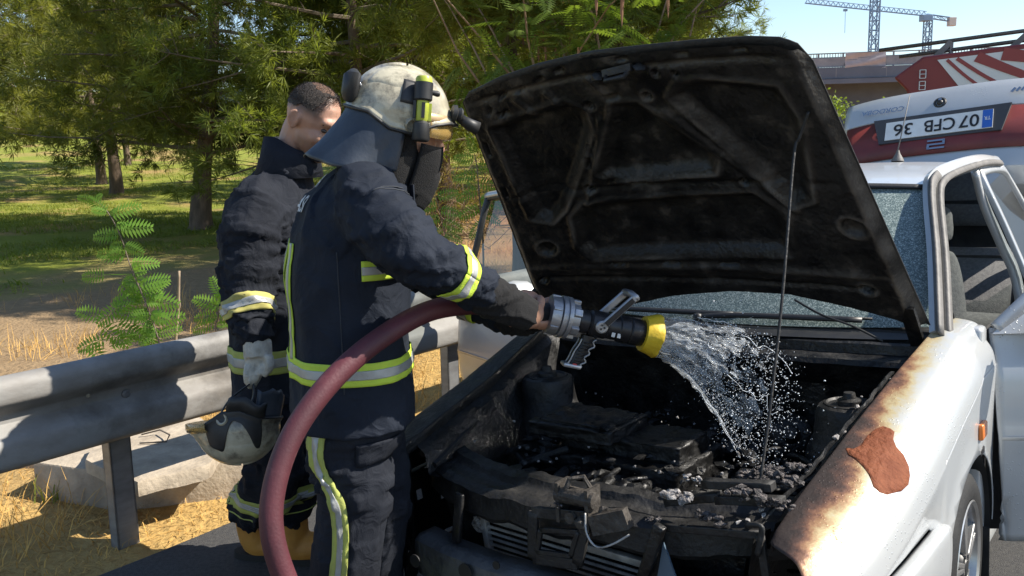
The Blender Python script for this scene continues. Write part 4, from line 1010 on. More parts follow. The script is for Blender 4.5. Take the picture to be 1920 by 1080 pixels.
def soot(m, c=(.03, .028, .025), scale=5.0, lo=.56, hi=.70):
    nt = m.node_tree; L = nt.links.new; b = nt.nodes['Principled BSDF']; src = [l.from_socket for l in nt.links if l.to_socket == b.inputs['Base Color']][0]
    tc = nt.nodes.new('ShaderNodeTexCoord'); n = nt.nodes.new('ShaderNodeTexNoise'); n.inputs['Scale'].default_value = scale; n.inputs['Detail'].default_value = 9; n.inputs['Roughness'].default_value = .72; L(tc.outputs['Object'], n.inputs['Vector'])
    r = nt.nodes.new('ShaderNodeMapRange'); r.inputs[1].default_value = lo; r.inputs[2].default_value = hi; L(n.outputs['Fac'], r.inputs[0])
    mx = nt.nodes.new('ShaderNodeMix'); mx.data_type = 'RGBA'; L(r.outputs[0], mx.inputs[0]); L(src, mx.inputs[6]); mx.inputs[7].default_value = (*c, 1); L(mx.outputs[2], b.inputs['Base Color'])
soot(M['helmet'], (.06, .052, .04), 12, .49, .68)
M['helmblack'] = mat('black_helmet_trim', (.015, .015, .016), (.03, .03, .03), rough=.5, scale=20)
M['cape'] = mat('blue_black_cape', (.022, .030, .045), (.035, .045, .062), rough=.45, scale=8, bump=.15, bscale=60)
soot(M['cape'], (.35, .34, .34), 13, .66, .70)
M['amber'] = mat('amber_visor', (.45, .30, .10), rough=.12, coat=.5); M['amber'].node_tree.nodes['Principled BSDF'].inputs['Alpha'].default_value = .55
M['glove'] = mat('pale_work_glove', (.50, .48, .42), (.30, .28, .23), rough=.85, scale=20, bump=.6, bscale=90, ramp=(.42, .68))
M['boot'] = mat('tan_orange_boot', (.55, .26, .05), (.42, .18, .03), rough=.6, scale=8, bump=.3, bscale=60)
M['sole'] = mat('black_sole', (.015, .014, .013), rough=.8)
M['white'] = mat('white_print', (.62, .62, .60), rough=.7)
M['limetorch'] = mat('lime_torch_plastic', (.45, .52, .05), (.32, .36, .05), rough=.4, scale=20)
M['lens'] = mat('torch_lens', (.35, .36, .38), rough=.1, metal=.6)

def remesh(parts, voxel, it=4, fac=.5):
    b = MB()
    for V, F in parts: b.add(V, F)
    me = bpy.data.meshes.new('tmp'); me.from_pydata([list(v) for v in b.V], [], b.F); bm = bmesh.new(); bm.from_mesh(me); bmesh.ops.recalc_face_normals(bm, faces=bm.faces[:]); bm.to_mesh(me); bm.free()
    o = bpy.data.objects.new('tmp', me); COL.objects.link(o); r = o.modifiers.new('r', 'REMESH'); r.mode = 'VOXEL'; r.voxel_size = voxel
    if it: s = o.modifiers.new('s', 'SMOOTH'); s.iterations = it; s.factor = fac
    dg = bpy.context.evaluated_depsgraph_get(); m2 = bpy.data.meshes.new_from_object(o.evaluated_get(dg)); bpy.data.objects.remove(o); bpy.data.meshes.remove(me)
    V = np.array([v.co for v in m2.vertices]); N = np.array([v.normal for v in m2.vertices]); F = [tuple(p.vertices) for p in m2.polygons]; bpy.data.meshes.remove(m2)
    return V, N, F
def loft_ell(secs, fd, rd, n=28, pw=2.3):
    """closed loft of superellipses: (centre, half depth, half width)"""
    V = []; F = []
    for c, hd, hw in secs:
        for k in range(n):
            a = 2*math.pi*k/n; ca, sa = math.cos(a), math.sin(a); V.append(np.asarray(c) + fd*hd*math.copysign(abs(ca)**(2/pw), ca) + rd*hw*math.copysign(abs(sa)**(2/pw), sa))
    F = grid_faces(len(secs), n, True); F.append(tuple(range(n))[::-1]); F.append(tuple((len(secs)-1)*n + k for k in range(n))); return V, F
def ellip(c, r, fr, n=18):
    V = []; m = n//2; f, rr, u = fr
    for i in range(m+1):
        p = math.pi*i/m
        for k in range(n):
            a = 2*math.pi*k/n; V.append(np.asarray(c) + f*r[0]*math.sin(p)*math.cos(a) + rr*r[1]*math.sin(p)*math.sin(a) + u*r[2]*math.cos(p))
    return V, grid_faces(m+1, n, True)
def stube(P, R, n=40, seg=14): 
    S = spline(P, n); r = np.interp(np.linspace(0, len(R)-1, n), range(len(R)), R); return tube(S, list(r), seg)
def fold_cloth(V, N, limbs, amp=.008, seed=0):
    """creases: rings and diagonals along limbs, long drapes on the trunk"""
    out = V.copy()
    pol = [(spline(P, 24), a_, fr_) for P, a_, fr_ in limbs]
    for i, (p, n) in enumerate(zip(V, N)):
        best = None
        for S, r, fr_ in pol:
            d = np.linalg.norm(S - p, axis=1); j = int(np.argmin(d))
            if d[j] < r*1.25 and (best is None or d[j] < best[0]): best = (d[j], j/23., S, j, fr_)
        if best:
            t = best[1]; j = best[3]; S = best[2]; L_ = np.linalg.norm(S[-1]-S[0]); ax = S[min(j+1, 23)] - S[max(j-1, 0)]; ax /= np.linalg.norm(ax); q = p - S[j]; q = q - ax*q.dot(ax)
            ang = math.atan2(q.dot(np.cross(ax, (0.2, .3, .93))), q[2] + .3*q[0])
            s = t*L_*best[4]; f1 = 1 - abs(noise.noise(Vector((s*.62 + ang*.75, math.cos(ang)*.55 + seed, math.sin(ang)*.55)))) * 2.4; f2 = 1 - abs(noise.noise(Vector((s*1.15 - ang*.8, math.cos(ang)*.8, math.sin(ang)*.8 + seed + 7)))) * 2.6
            h = amp * (max(0, f1)**2.2 * 1.5 + max(0, f2)**2.5 * .6 - .7)
        else:
            f1 = 1 - abs(noise.noise(Vector((p[0]*9 + seed, p[1]*9, p[2]*3.2)))) * 2; f2 = 1 - abs(noise.noise(Vector((p[0]*14 + p[2]*7, p[1]*14 + seed, p[2]*9)))) * 2
            h = amp * (max(0, f1)**2 * 1.0 + max(0, f2)**2 * .45 - .6)
        out[i] = p + n*h
    return out
class Person:
    def __init__(s, base, fd):
        s.base = np.array(base); s.fd = np.array(fd); s.rd = np.array([fd[1], -fd[0], 0.]); s.up = np.array([0, 0, 1.])
    def mk(s, name, V, F, m, parent=None, **k): return mk(name, np.array([tuple(v) for v in V]) - s.base, F, m, parent or s.root, **k)
    def mb(s, name, b, m, parent=None, **k): return s.mk(name, b.V, b.F, m, parent, **k)
def bandsurf(bv, axis, t0, t1, dirf, a0, a1, na, nt, off):
    """strip that lies on a garment: rays from inside, axis(t) outwards by angle"""
    V = []
    for i in range(nt):
        t = t0 + (t1-t0)*i/(nt-1); c = axis(t)
        for j in range(na):
            a = a0 + (a1-a0)*j/(na-1); d = Vector(dirf(t, a)).normalized(); h = bv.ray_cast(Vector(c), d)
            p = h[0] if h[0] is not None else Vector(c) + d*.15
            V.append(np.array(p) + np.array(d)*off)
    return V, grid_faces(nt, na)
def tape(P, bv, axis, t0, t1, dirf, a0, a1, na, m=None, name='reflective_band', parent=None, along=True, nt=10):
    """yellow band with a silver strip in the middle; the silver runs across t (rings) or across angle (vertical)"""
    V, F = bandsurf(bv, axis, t0, t1, dirf, a0, a1, na, nt, .0045); o = P.mk(name, V, F, m or M['hiviz'], parent, smooth=True, solid=.003)
    if along: V, F = bandsurf(bv, axis, t0 + (t1-t0)*.30, t0 + (t1-t0)*.70, dirf, a0, a1, na, nt, .0070)
    else: V, F = bandsurf(bv, axis, t0, t1, dirf, a0 + (a1-a0)*.32, a0 + (a1-a0)*.68, na, nt, .0070)
    P.mk('silver_strip', V, F, M['reflect'], o, smooth=True, solid=.002)
    return o
def head_parts(o, fr, neck_to, ears=True):
    f, r, u = fr; H = lambda a, b, c: o + f*a + r*b + u*c
    ps = [ellip(H(-.012, 0, .030), (.100, .078, .098), fr), ellip(H(.020, 0, -.035), (.078, .066, .085), fr), ellip(H(.045, 0, -.080), (.048, .046, .038), fr), ellip(H(.078, 0, -.098), (.020, .024, .020), fr), ellip(H(.070, 0, .035), (.028, .055, .022), fr),
          stube([H(.082, 0, .022), H(.104, 0, -.005), H(.116, 0, -.030), H(.100, 0, -.040)], [.008, .011, .015, .008], 12, 10), ellip(H(.086, 0, -.066), (.016, .024, .010), fr), ellip(H(.085, 0, -.078), (.014, .020, .008), fr)]
    for s in (-1, 1) if ears else ():
        ps.append(stube([H(-.014, s*.077, .028), H(-.030, s*.089, .024), H(-.035, s*.094, .002), H(-.024, s*.088, -.022), H(-.012, s*.078, -.032)], [.006, .0065, .0065, .007, .007], 16, 8))
        ps.append(stube([H(-.014, s*.077, .028), H(-.005, s*.082, .014), H(-.006, s*.082, -.006), H(-.012, s*.078, -.028)], [.005, .005, .006, .006], 12, 8)); ps.append(ellip(H(-.018, s*.076, .002), (.018, .010, .026), fr)); ps.append(stube([H(-.022, s*.086, .018), H(-.024, s*.089, .0), H(-.016, s*.086, -.012)], [.004, .004, .004], 10, 8))
        ps.append(ellip(H(.055, s*.040, -.028), (.030, .024, .028), fr))
    ps.append(stube([H(-.03, 0, -.02), H(-.035, 0, -.08), neck_to], [.062, .058, .066], 14, 16))
    return ps
def helmet(P, parent, o, fr, name='helmet'):
    """fire helmet shell about o in frame (forward, right, up); returns the shell"""
    f, r, u = fr; H = lambda a, b, c: np.asarray(o) + f*a + r*b + u*c
    def rim(th):   # height of the rim by angle from the front
        t = abs((th + 180) % 360 - 180); return float(np.interp(t, [0, 35, 55, 80, 105, 130, 180], [-.004, -.008, -.022, -.055, -.052, -.022, -.012]))
    def S(th, k, off=0.):
        z0 = rim(th); ph0 = math.asin(max(-.9, z0/.117)); ph = ph0 + (math.pi/2 - ph0)*k; a = math.radians(th); t = abs((th + 180) % 360 - 180)
        A, B, C_ = .131 + off, .109 + off, .117 + off; ridge = .006*math.exp(-(math.sin(a)/.22)**2)*math.sin(ph*1)**.5 if ph > 0 else 0
        flare = .010*max(0, 1-k/.08) + (.016*max(0, 1 - k/.22)*max(0, math.cos(a))**2)
        return H((A + flare)*math.cos(a)*math.cos(ph), (B + flare)*math.sin(a)*math.cos(ph), (C_ + ridge)*math.sin(ph))
    NT, NK = 72, 26
    V = [S(th, k) for th in np.linspace(0, 360, NT, endpoint=False) for k in np.linspace(0, .985, NK)]
    F = [(i*NK+j, ((i+1) % NT)*NK+j, ((i+1) % NT)*NK+j+1, i*NK+j+1) for i in range(NT) for j in range(NK-1)]; F.append([i*NK+NK-1 for i in range(NT)])
    sh = P(name, V, F, M['helmet'], parent, smooth=True, solid=.005)
    b = MB(); b.tube([S(th, 0, .001) for th in np.linspace(0, 360, 73)], .0042, 6, False); P('rim_edge', b.V, b.F, M['helmblack'], sh)
    V = [S(th, k*.97, -.010) for th in np.linspace(0, 360, NT, endpoint=False) for k in np.linspace(0, .985, NK)]; P('liner', V, F, M['helmblack'], sh, smooth=True)
    for s in (1, -1):   # raised side panel and ear screw
        V = []; G_ = [(th, k) for th in np.linspace(58, 150, 24) for k in np.linspace(.44, .74, 10)]
        for th, k in G_:
            e = min(1, (th-58)/8, (150-th)/8) * min(1, (k-.44)/.05, (.74-k)/.05); V.append(S(s*th, k - .12*abs(th-100)/50*(1 if th > 100 else .4), .001 + .0045*max(0, e)))
        P('side_panel', V, grid_faces(24, 10), M['helmet'], sh, smooth=True)
        b = MB(); d = Vector(S(s*80, .10, .02) - S(s*80, .10)).normalized(); b.lathe(S(s*80, .10, -.002), d, [(0, .020), (.010, .019), (.013, .016), (.010, .011), (.004, .010)], 20); P('visor_pivot', b.V, b.F, M['helmet'], sh, smooth=40)
    return sh, S, H

# ------------------------------------------------ helmeted firefighter with the hose
def firefighter():
    a = math.radians(16); fd = np.array([math.cos(a), math.sin(a), 0]); Y = 2.45
    footR = U(640, 1130, 2.40); footL = U(700, 1110, 2.62); base = np.array([(footR[0]+footL[0])/2, 2.5, 0.])
    P = Person(base, fd); rd = P.rd; up = P.up
    tor = [((660, 757), .168, .235), ((658, 700), .163, .232), ((655, 610), .158, .225), ((655, 510), .165, .225), ((660, 430), .160, .228), ((668, 372), .140, .215), ((683, 330), .105, .170), ((700, 303), .078, .095)]
    tc = [U(p[0], p[1], Y) for p, _, _ in tor]
    armR = [U(682, 378, 2.28), U(730, 430, 2.20), U(790, 483, 2.16), U(850, 513, 2.20), U(908, 548, 2.27)]; armL = [U(680, 375, 2.62), U(740, 440, 2.72), U(810, 510, 2.76), U(890, 555, 2.70), U(955, 590, 2.60)]
    wristR, wristL = U(962, 576, 2.33), U(985, 597, 2.56)
    legs = []
    for (h, k, an) in (((650, 768, 2.37), (662, 930, 2.33), footR), ((676, 768, 2.57), (706, 925, 2.53), footL)):
        A_ = np.array([an[0], an[1], .09]); hp, kn = U(*h), U(*k); legs.append([hp + [0, 0, .03], hp*.5 + kn*.5, kn, kn*.5 + A_*.5 + [-.01, 0, 0], A_ + [0, 0, .02]])
    hf = (fd*math.cos(.30) - up*math.sin(.30)); hu = (up*math.cos(.30) + fd*math.sin(.30)); ho = U(752, 238, 2.42); fr = (hf, rd, hu)
    # ---- body, one surface: head, neck, trunk, arms, hands, legs
    parts = head_parts(ho, fr, tc[-1] + [0, 0, -.05], False)
    parts.append(loft_ell([(c, hd*.72, hw*.75) for c, (_, hd, hw) in zip(tc, tor)], fd, rd)); parts.append(stube(armR + [wristR], [.07, .06, .05, .042, .036, .030])); parts.append(stube(armL + [wristL], [.07, .06, .05, .042, .036, .030]))
    for L_ in legs: parts.append(stube(L_, [.09, .08, .062, .055, .045]))
    for L_ in legs: parts.append(stube([L_[-1], L_[-1] + [0, 0, -.05], L_[-1] + fd*.16 + np.array([0, 0, -.08])], [.045, .042, .028], 12))
    pa, pb = U(905, 575, 2.36), U(1040, 592, 2.47); ax = (pb - pa)/np.linalg.norm(pb - pa); per = np.cross(ax, (0, 1, 0)); per /= np.linalg.norm(per); per = per if per[2] > 0 else -per; toc = np.cross(ax, per); toc = toc if toc[1] < 0 else -toc
    def hand(parts, c0, wrist, sgn):   # wraps the pipe of radius .030; sgn=+1: palm on the near side
        R = .041; pt = lambda s, ang, rr=R: c0 + ax*s + (toc*sgn*math.cos(ang) + per*math.sin(ang))*rr
        parts.append(stube([wrist, pt(-.03, .5, .047), pt(.01, .2, .050)], [.030, .034, .030], 10)); parts.append(ellip(pt(.005, .1, .046), (.042, .020, .040), (ax, toc*sgn, per)))
        for j, (s, l) in enumerate(((-.028, .9), (-.008, 1.0), (.012, 1.05), (.031, .95))):
            an = np.linspace(-.15, -.15 - 2.6*l, 7); parts.append(stube([pt(s, q, .042 - .002*i) for i, q in enumerate(an)], [.0105, .011, .010, .0105, .0095, .0095, .008], 16, 8))
        parts.append(stube([pt(.03, .5, .046), pt(.045, 1.1, .044), pt(.055, 1.8, .042), pt(.06, 2.3, .041)], [.014, .013, .0115, .009], 14, 8))
    c0 = pa + ax*np.dot(U(974, 583, 2.42) - pa, ax); hand(parts, c0, wristR, 1); c1 = pa + ax*np.dot(U(1010, 588, 2.45) - pa, ax); hand(parts, c1, wristL, -1)
    V, N, F = remesh(parts, .0062, 3, .45)
    body = mk('person', V - base, F, M['skin'], None, smooth=True); body.location = base; P.root = body
    tag(body, 'person in navy firefighter gear and cream helmet, aiming the hose into the engine bay', 'person')
    # ---- jacket
    hem = [(tc[0] + [0, 0, -.03], .172, .24)] + [(c, hd, hw) for c, (_, hd, hw) in zip(tc, tor)]
    jp = [loft_ell(hem, fd, rd, 32), stube(armR, [.096, .089, .077, .064, .058]), stube(armL, [.100, .094, .080, .068, .060]), ellip(U(690, 352, 2.30), (.085, .085, .07), (fd, rd, up))]
    V, N, F = remesh(jp, .0085, 6, .5); V = fold_cloth(V, N, [(armR, .11, 20), (armL, .11, 20)], .0085, 1.3); P.mk('jacket', V, F, M['turnout'], smooth=True); bv = BVHTree.FromPolygons([Vector(v) for v in V], F)
    jk = body.children[-1] if False else [c for c in body.children if c.name.startswith('jacket')][0]
    tz = [c[2] for c in tc][::-1]
    def axis(z): return np.array([np.interp(z, tz, [c[0] for c in tc][::-1]), np.interp(z, tz, [c[1] for c in tc][::-1]), z])
    dirf = lambda t, an: fd*math.cos(an) + rd*math.sin(an)
    zz = lambda py, px=655: U(px, py, Y - .2)[2]
    tape(P, bv, axis, zz(722), zz(680), dirf, 0, 2*math.pi, 90, parent=jk)
    tape(P, bv, axis, zz(686), zz(462), dirf, math.radians(150), math.radians(164), 8, parent=jk, along=False, nt=50)
    tape(P, bv, axis, zz(686), zz(462), dirf, math.radians(210), math.radians(196), 8, parent=jk, along=False, nt=50)
    lv, lf = loft_ell(hem, fd, rd, 64); bl = BVHTree.FromPolygons([Vector(v*1.0) for v in lv], lf)
    for sg in (1, -1):
        ob = tape(P, bl, axis, zz(526), zz(488), dirf, sg*math.radians(35), sg*math.radians(86), 24, parent=jk)
        for q in [ob] + list(ob.children):
            for v in q.data.vertices: v.co = v.co + Vector(rd*sg*.006)
    S_ = spline(armR, 60)
    def arm_tape(A, i0, i1, m=None):
        S = spline(A, 60); ax_ = (S[i1] - S[i0]); ax_ /= np.linalg.norm(ax_); e1 = np.cross(ax_, (0, 0, 1)); e1 /= np.linalg.norm(e1); e2 = np.cross(ax_, e1)
        tape(P, bv, lambda t: S[i0] + (S[i1]-S[i0])*t, 0, 1, lambda t, an: e1*math.cos(an) + e2*math.sin(an), 0, 2*math.pi, 48, m, parent=jk)
    arm_tape(armR, 42, 48); arm_tape(armL, 42, 48)
    seam_m = mat('seam_stitching', (.028, .033, .042), rough=.8)
    def seam(pts, name='seam'): b = MB(); b.tube(pts, .0016, 5); P.mb(name, b, seam_m, jk)
    for A in (armR, armL):
        S = spline(A, 60)
        for i0 in (9, 10):
            ax_ = S[i0+2]-S[i0-2]; ax_ /= np.linalg.norm(ax_); e1 = np.cross(ax_, (0, 0, 1)); e1 /= np.linalg.norm(e1); e2 = np.cross(ax_, e1); pts = []
            for an in np.linspace(math.radians(60), math.radians(300), 40):
                d_ = e1*math.cos(an) + e2*math.sin(an); h_ = bv.ray_cast(Vector(S[i0]), Vector(d_))
                if h_[0] is not None and (np.linalg.norm(np.array(h_[0]) - S[i0]) < .16): pts.append(np.array(h_[0]) + d_*.001)
            if len(pts) > 6: seam(pts)
    for an in (math.radians(100), math.radians(-100)):
        pts = [np.array(h_[0]) + dirf(0, an)*.001 for z in np.linspace(zz(735), zz(470), 40) for h_ in [bv.ray_cast(Vector(axis(z)), Vector(dirf(0, an)))] if h_[0] is not None]
        seam(pts, 'side_seam')
    # back lettering (only its ends come into view)
    def lettering(s, zc, h, ac, wid):
        cu = bpy.data.curves.new('l', 'FONT'); cu.body = s; cu.align_x = 'CENTER'; cu.align_y = 'CENTER'; cu.offset = .012; tmp = bpy.data.objects.new('t', cu); COL.objects.link(tmp); dg = bpy.context.evaluated_depsgraph_get(); me = bpy.data.meshes.new_from_object(tmp.evaluated_get(dg)); bpy.data.objects.remove(tmp)
        bm = bmesh.new(); bm.from_mesh(me); bmesh.ops.triangulate(bm, faces=bm.faces[:]); bmesh.ops.subdivide_edges(bm, edges=bm.edges[:], cuts=1); bm.to_mesh(me); bm.free()
        co = np.array([v.co for v in me.vertices]); mn, mx = co.min(0), co.max(0); V = []
        for q in co:
            an = ac - (q[0] - (mn[0]+mx[0])/2)/(mx[0]-mn[0])*wid; z = zc + (q[1] - (mn[1]+mx[1])/2)/(mx[1]-mn[1])*h; d = dirf(0, an); hit = bv.ray_cast(Vector(axis(z)), Vector(d)); p = np.array(hit[0]) if hit[0] is not None else axis(z) + d*.16; V.append(p + d*.006)
        F = [tuple(p.vertices) for p in me.polygons]; bpy.data.meshes.remove(me); P.mk('back_lettering', V, F, M['white'], jk, smooth=False, fixn=False)
    lettering('ASI', zz(386), .042, math.radians(163), math.radians(32)); lettering('IA', zz(341), .036, math.radians(158), math.radians(14))
    # collar
    cc = tc[-1]; V, F = loft_ell([(cc + [0, 0, -.035], .095, .12), (cc + [0, 0, .02], .090, .10), (cc + fd*.01 + [0, 0, .06], .085, .092)], fd, rd, 28); P.mk('collar', V, F, M['turnout'], jk, smooth=40)
    fb = MB(); fb.add(*loft_ell([(U(768, 345, 2.40), .008, .05), (U(770, 385, 2.40), .008, .055)], fd, rd, 12)); P.mb('throat_tab', fb, M['turnout'], jk, smooth=40)
    # shoulder seam piping
    for dy in (0, .012):
        V, F = bandsurf(bv, lambda t: S_[int(6 + 3*t)], 0, 1, lambda t, an: np.cross(S_[12]-S_[2], (0, 0, 1))/np.linalg.norm(np.cross(S_[12]-S_[2], (0, 0, 1)))*-math.cos(an)*1 + up*math.sin(an), -.6, 1.6, 24, 2, .002 + dy*.1)
    # ---- cuff
    for w, A in ((wristR, armR), (wristL, armL)):
        b = MB(); b.add(*stube([A[-1]*.75 + A[-2]*.25, A[-1], A[-1]*.45 + w*.55, w, w + (w - A[-1])*.55], [.054, .056, .054, .050, .043], 24, 18)); V, N, F = remesh([(b.V, b.F)], .006, 2); V = fold_cloth(V, N, [([A[-2], A[-1], w], .07, 30)], .005, 4.); P.mk('knit_cuff', V, F, M['knit'], smooth=True)
    # ---- trousers
    tp = [loft_ell([(U(662, 735, Y), .145, .205), (U(662, 770, Y), .150, .215), (U(664, 812, Y), .138, .20)], fd, rd)] + [stube(L_[:-1] + [L_[-1] + [0, 0, .06]], [.122, .118, .104, .098, .098]) for L_ in legs]
    V, N, F = remesh(tp, .0085, 6, .5); V = fold_cloth(V, N, [(L_, .13, 9) for L_ in legs], .010, 5.7); P.mk('trousers', V, F, M['turnout2'], smooth=True); tr = [c for c in body.children if c.name.startswith('trousers')][0]; bt = BVHTree.FromPolygons([Vector(v) for v in V], F)
    for i, L_ in enumerate(legs):
        S = spline(L_, 80); sg = 1 if i == 0 else -1
        def ax_(t, S=S): return S[int(t)]
        tape(P, bt, ax_, 8, 70, lambda t, an: fd*math.cos(an + .25*math.sin(t*.09)) + rd*math.sin(an + .25*math.sin(t*.09)), sg*math.radians(112), sg*math.radians(138), 6, M['hiviz2'], parent=tr, along=False, nt=62)
        tape(P, bt, ax_, 68, 74, dirf, 0, 2*math.pi, 48, M['hiviz'], parent=tr)
        b = MB(); A_ = L_[-1]; b.add(*stube([A_ + [0, 0, .10], A_, A_ + fd*.03 + np.array([0, 0, -.055]), A_ + fd*.14 + np.array([0, 0, -.06]), A_ + fd*.20 + np.array([0, 0, -.065])], [.07, .065, .062, .045, .03], 20, 14)); V2, N2, F2 = remesh([(b.V, b.F)], .007, 3); V2[:, 2] = np.maximum(V2[:, 2], .012); bo = P.mk('boot', V2, F2, M['boot'], smooth=True)
        b = MB(); b.add(*loft_ell([(np.array([A_[0], A_[1], .0]) + fd*.07, .155, .05), (np.array([A_[0], A_[1], .022]) + fd*.07, .155, .05)], fd, rd, 24)); P.mb('sole', b, M['sole'], bo, smooth=40)
    # thigh pocket flap
    S = spline(legs[0], 80); V, F = bandsurf(bt, lambda t: S[int(t)], 12, 20, dirf, math.radians(25), math.radians(88), 16, 6, .006); P.mk('pocket_flap', V, F, M['turnout2'], tr, smooth=True, solid=.004)
    # ---- balaclava and mask
    H = lambda a_, b_, c_: ho + hf*a_ + rd*b_ + hu*c_
    bp = [ellip(H(-.014, 0, .030), (.107, .086, .104), fr), stube([H(-.02, 0, -.01), H(-.01, 0, -.07), H(-.025, 0, -.13), cc + fd*.01], [.088, .086, .085, .098], 20, 18), ellip(H(.055, 0, -.080), (.062, .062, .060), fr), stube([H(.06, 0, -.06), H(.085, 0, -.115), H(.07, 0, -.19)], [.045, .05, .045], 10)]
    V, N, F = remesh(bp, .007, 4); V = fold_cloth(V, N, [], .006, 8.)
    keep = [f for f in F if not (np.mean([np.dot(V[i]-ho, hf) for i in f]) > .045 and -.035 < np.mean([np.dot(V[i]-ho, hu) for i in f]) < .03)]
    hood = P.mk('balaclava', V, keep, M['knit'], smooth=True)
    b = MB()   # stiff face guard in front of nose and mouth
    V = []
    for i in range(12):
        t = i/11
        for th in np.linspace(-80, 80, 20): q = math.radians(th); V.append(H(.035 + (.085 + .02*math.sin(t*3))*math.cos(q)*(1 - .25*t), (.078 - .02*t)*math.sin(q), -.018 - .14*t - .012*abs(math.sin(q))))
    P.mk('face_guard', V, grid_faces(12, 20), M['knit'], hood, smooth=True, solid=.004)
    for s in (-1, 1): b = MB(); b.add(*ellip(H(.088, s*.034, .006), (.012, .013, .012), fr, 12)); P.mb('eye', b, M['white'], body); 
    # ---- helmet
    hp = .22; f2 = fd*math.cos(hp) - up*math.sin(hp); u2 = up*math.cos(hp) + fd*math.sin(hp); hc = U(748, 209, 2.42)
    sh, S, HH = helmet(lambda n, V, F, m, par=None, **k: P.mk(n, V, F, m, par, **k), None, hc, (f2, rd, u2))
    V = []   # visor below the brim
    for th in np.linspace(-62, 62, 34):
        for k, (rr, zz_) in enumerate(((.138, .0), (.147, -.013), (.150, -.030), (.147, -.046))): q = math.radians(th); V.append(HH(rr*math.cos(q), rr*.80*math.sin(q), zz_ - .010*abs(math.sin(q))))
    P.mk('visor', V, grid_faces(34, 4), M['amber'], sh, smooth=True, solid=.003)
    V = []
    for th in np.linspace(-66, 66, 34):
        for rr, zz_ in ((.133, .020), (.142, .016), (.146, .002), (.140, -.006)): q = math.radians(th); V.append(HH(rr*math.cos(q), rr*.80*math.sin(q), zz_ - .014*abs(math.sin(q))))
    P.mk('brim_band', V, grid_faces(34, 4), mat('gold_brim', (.50, .36, .20), (.38, .27, .15), rough=.35, metal=.3, scale=10), sh, smooth=True, solid=.004)
    # black side plate, torch on its clip
    V = [S(th, k, .004) for th in np.linspace(64, 98, 10) for k in np.linspace(.30, .56, 8)]; P.mk('side_plate', V, grid_faces(10, 8), M['helmblack'], sh, smooth=True, solid=.004)
    tA, tB = HH(.030, .118, .084), HH(.044, .132, -.052); dv = Vector(tB - tA).normalized(); L_ = np.linalg.norm(tB - tA)
    b = MB(); b.lathe(tA, dv, [(-.005, .018), (.0, .021), (.012, .021)], 18); P.mb('torch_cap', b, M['limetorch'], sh, smooth=40)
    b = MB(); b.lathe(tA, dv, [(.010, .0235), (.052, .0235), (.056, .020)], 20); P.mb('torch_clip', b, M['helmblack'], sh, smooth=40)
    b = MB(); b.lathe(tA, dv, [(.056, .016), (.100, .0155), (.106, .013)], 18); tb = P.mb('torch_body', b, M['limetorch'], sh, smooth=40)
    for s in (-.016, .016): b = MB(); b.bar(Vector(tA) + dv*.058 + Vector(f2)*s*1.25, Vector(tA) + dv*.102 + Vector(f2)*s*1.25, .007); P.mb('torch_rib', b, M['limetorch'] if s > 0 else M['helmblack'], tb, smooth=False)
    b = MB(); b.bar(Vector(tA) + dv*.06 + Vector(rd)*.014, Vector(tA) + dv*.098 + Vector(rd)*.014, .010, .008); P.mb('torch_label', b, M['helmblack'], tb, smooth=False)
    b = MB(); b.lathe(tA, dv, [(.106, .014), (.112, .020), (.150, .023), (.155, .020)], 20); P.mb('torch_head', b, M['helmblack'], sh, smooth=40)
    b = MB(); b.lathe(tA + f2*.028 + np.array(dv)*.03, f2, [(-.01, .006), (.008, .008), (.014, .006)], 10); P.mb('clip_screw', b, M['helmblack'], sh, smooth=40)
    # front fitting with a lamp pointing forward
    b = MB(); b.lathe(HH(.128, .055, .020), f2, [(0, .022), (.010, .024), (.014, .016), (.022, .020), (.028, .016)], 16); P.mb('front_fitting', b, M['helmblack'], sh, smooth=40)
    b = MB(); b.tube([HH(.152, .05, .013), HH(.18, .05, .002), HH(.205, .05, -.004)], [.012, .016, .018], 14); P.mb('front_lamp', b, M['helmblack'], sh)
    # rear lamp
    b = MB(); c = HH(-.138, .045, .033); b.tube([c - rd*.02 + u2*.03, c + u2*.028, c - u2*.02, c - u2*.034 - rd*.01], [(.020, .014), (.024, .018), (.022, .018), (.014, .010)], 12); P.mb('rear_lamp', b, M['helmblack'], sh, smooth=60); b = MB(); b.tube([c + f2*.015 + u2*.02, c + f2*.03 + u2*.0], [.004, .004], 6); P.mb('lamp_wire', b, M['lens'], sh)
    # ---- neck cape hanging from the back and sides of the helmet
    V = []; NT = 44; NK = 16
    for i, th in enumerate(np.linspace(86, 274, NT)):
        q = math.radians(th); top = S(th, .02, -.006); bk = max(0, -math.cos(q)); sd = abs(math.sin(q))
        drop = .055 + .070*bk + .050*sd; outw = fd*math.cos(q)*(.02 + .085*bk) + rd*math.sin(q)*(.012 + .02*bk) - fd*.03*sd
        for j in range(NK):
            t = j/(NK-1); p = top + outw*t**1.1 - up*drop*t**.9 - up*.0; w = .010*noise.noise(Vector((th*.05, t*2, 1)))*t + .012*math.sin(th*.11)*t*t
            V.append(p + (fd*math.cos(q) + rd*math.sin(q))*w)
    P.mk('neck_cape', V, grid_faces(NT, NK), M['cape'], sh, smooth=True, solid=.004)
    return pa, pb
NOZ_A, NOZ_B = firefighter()

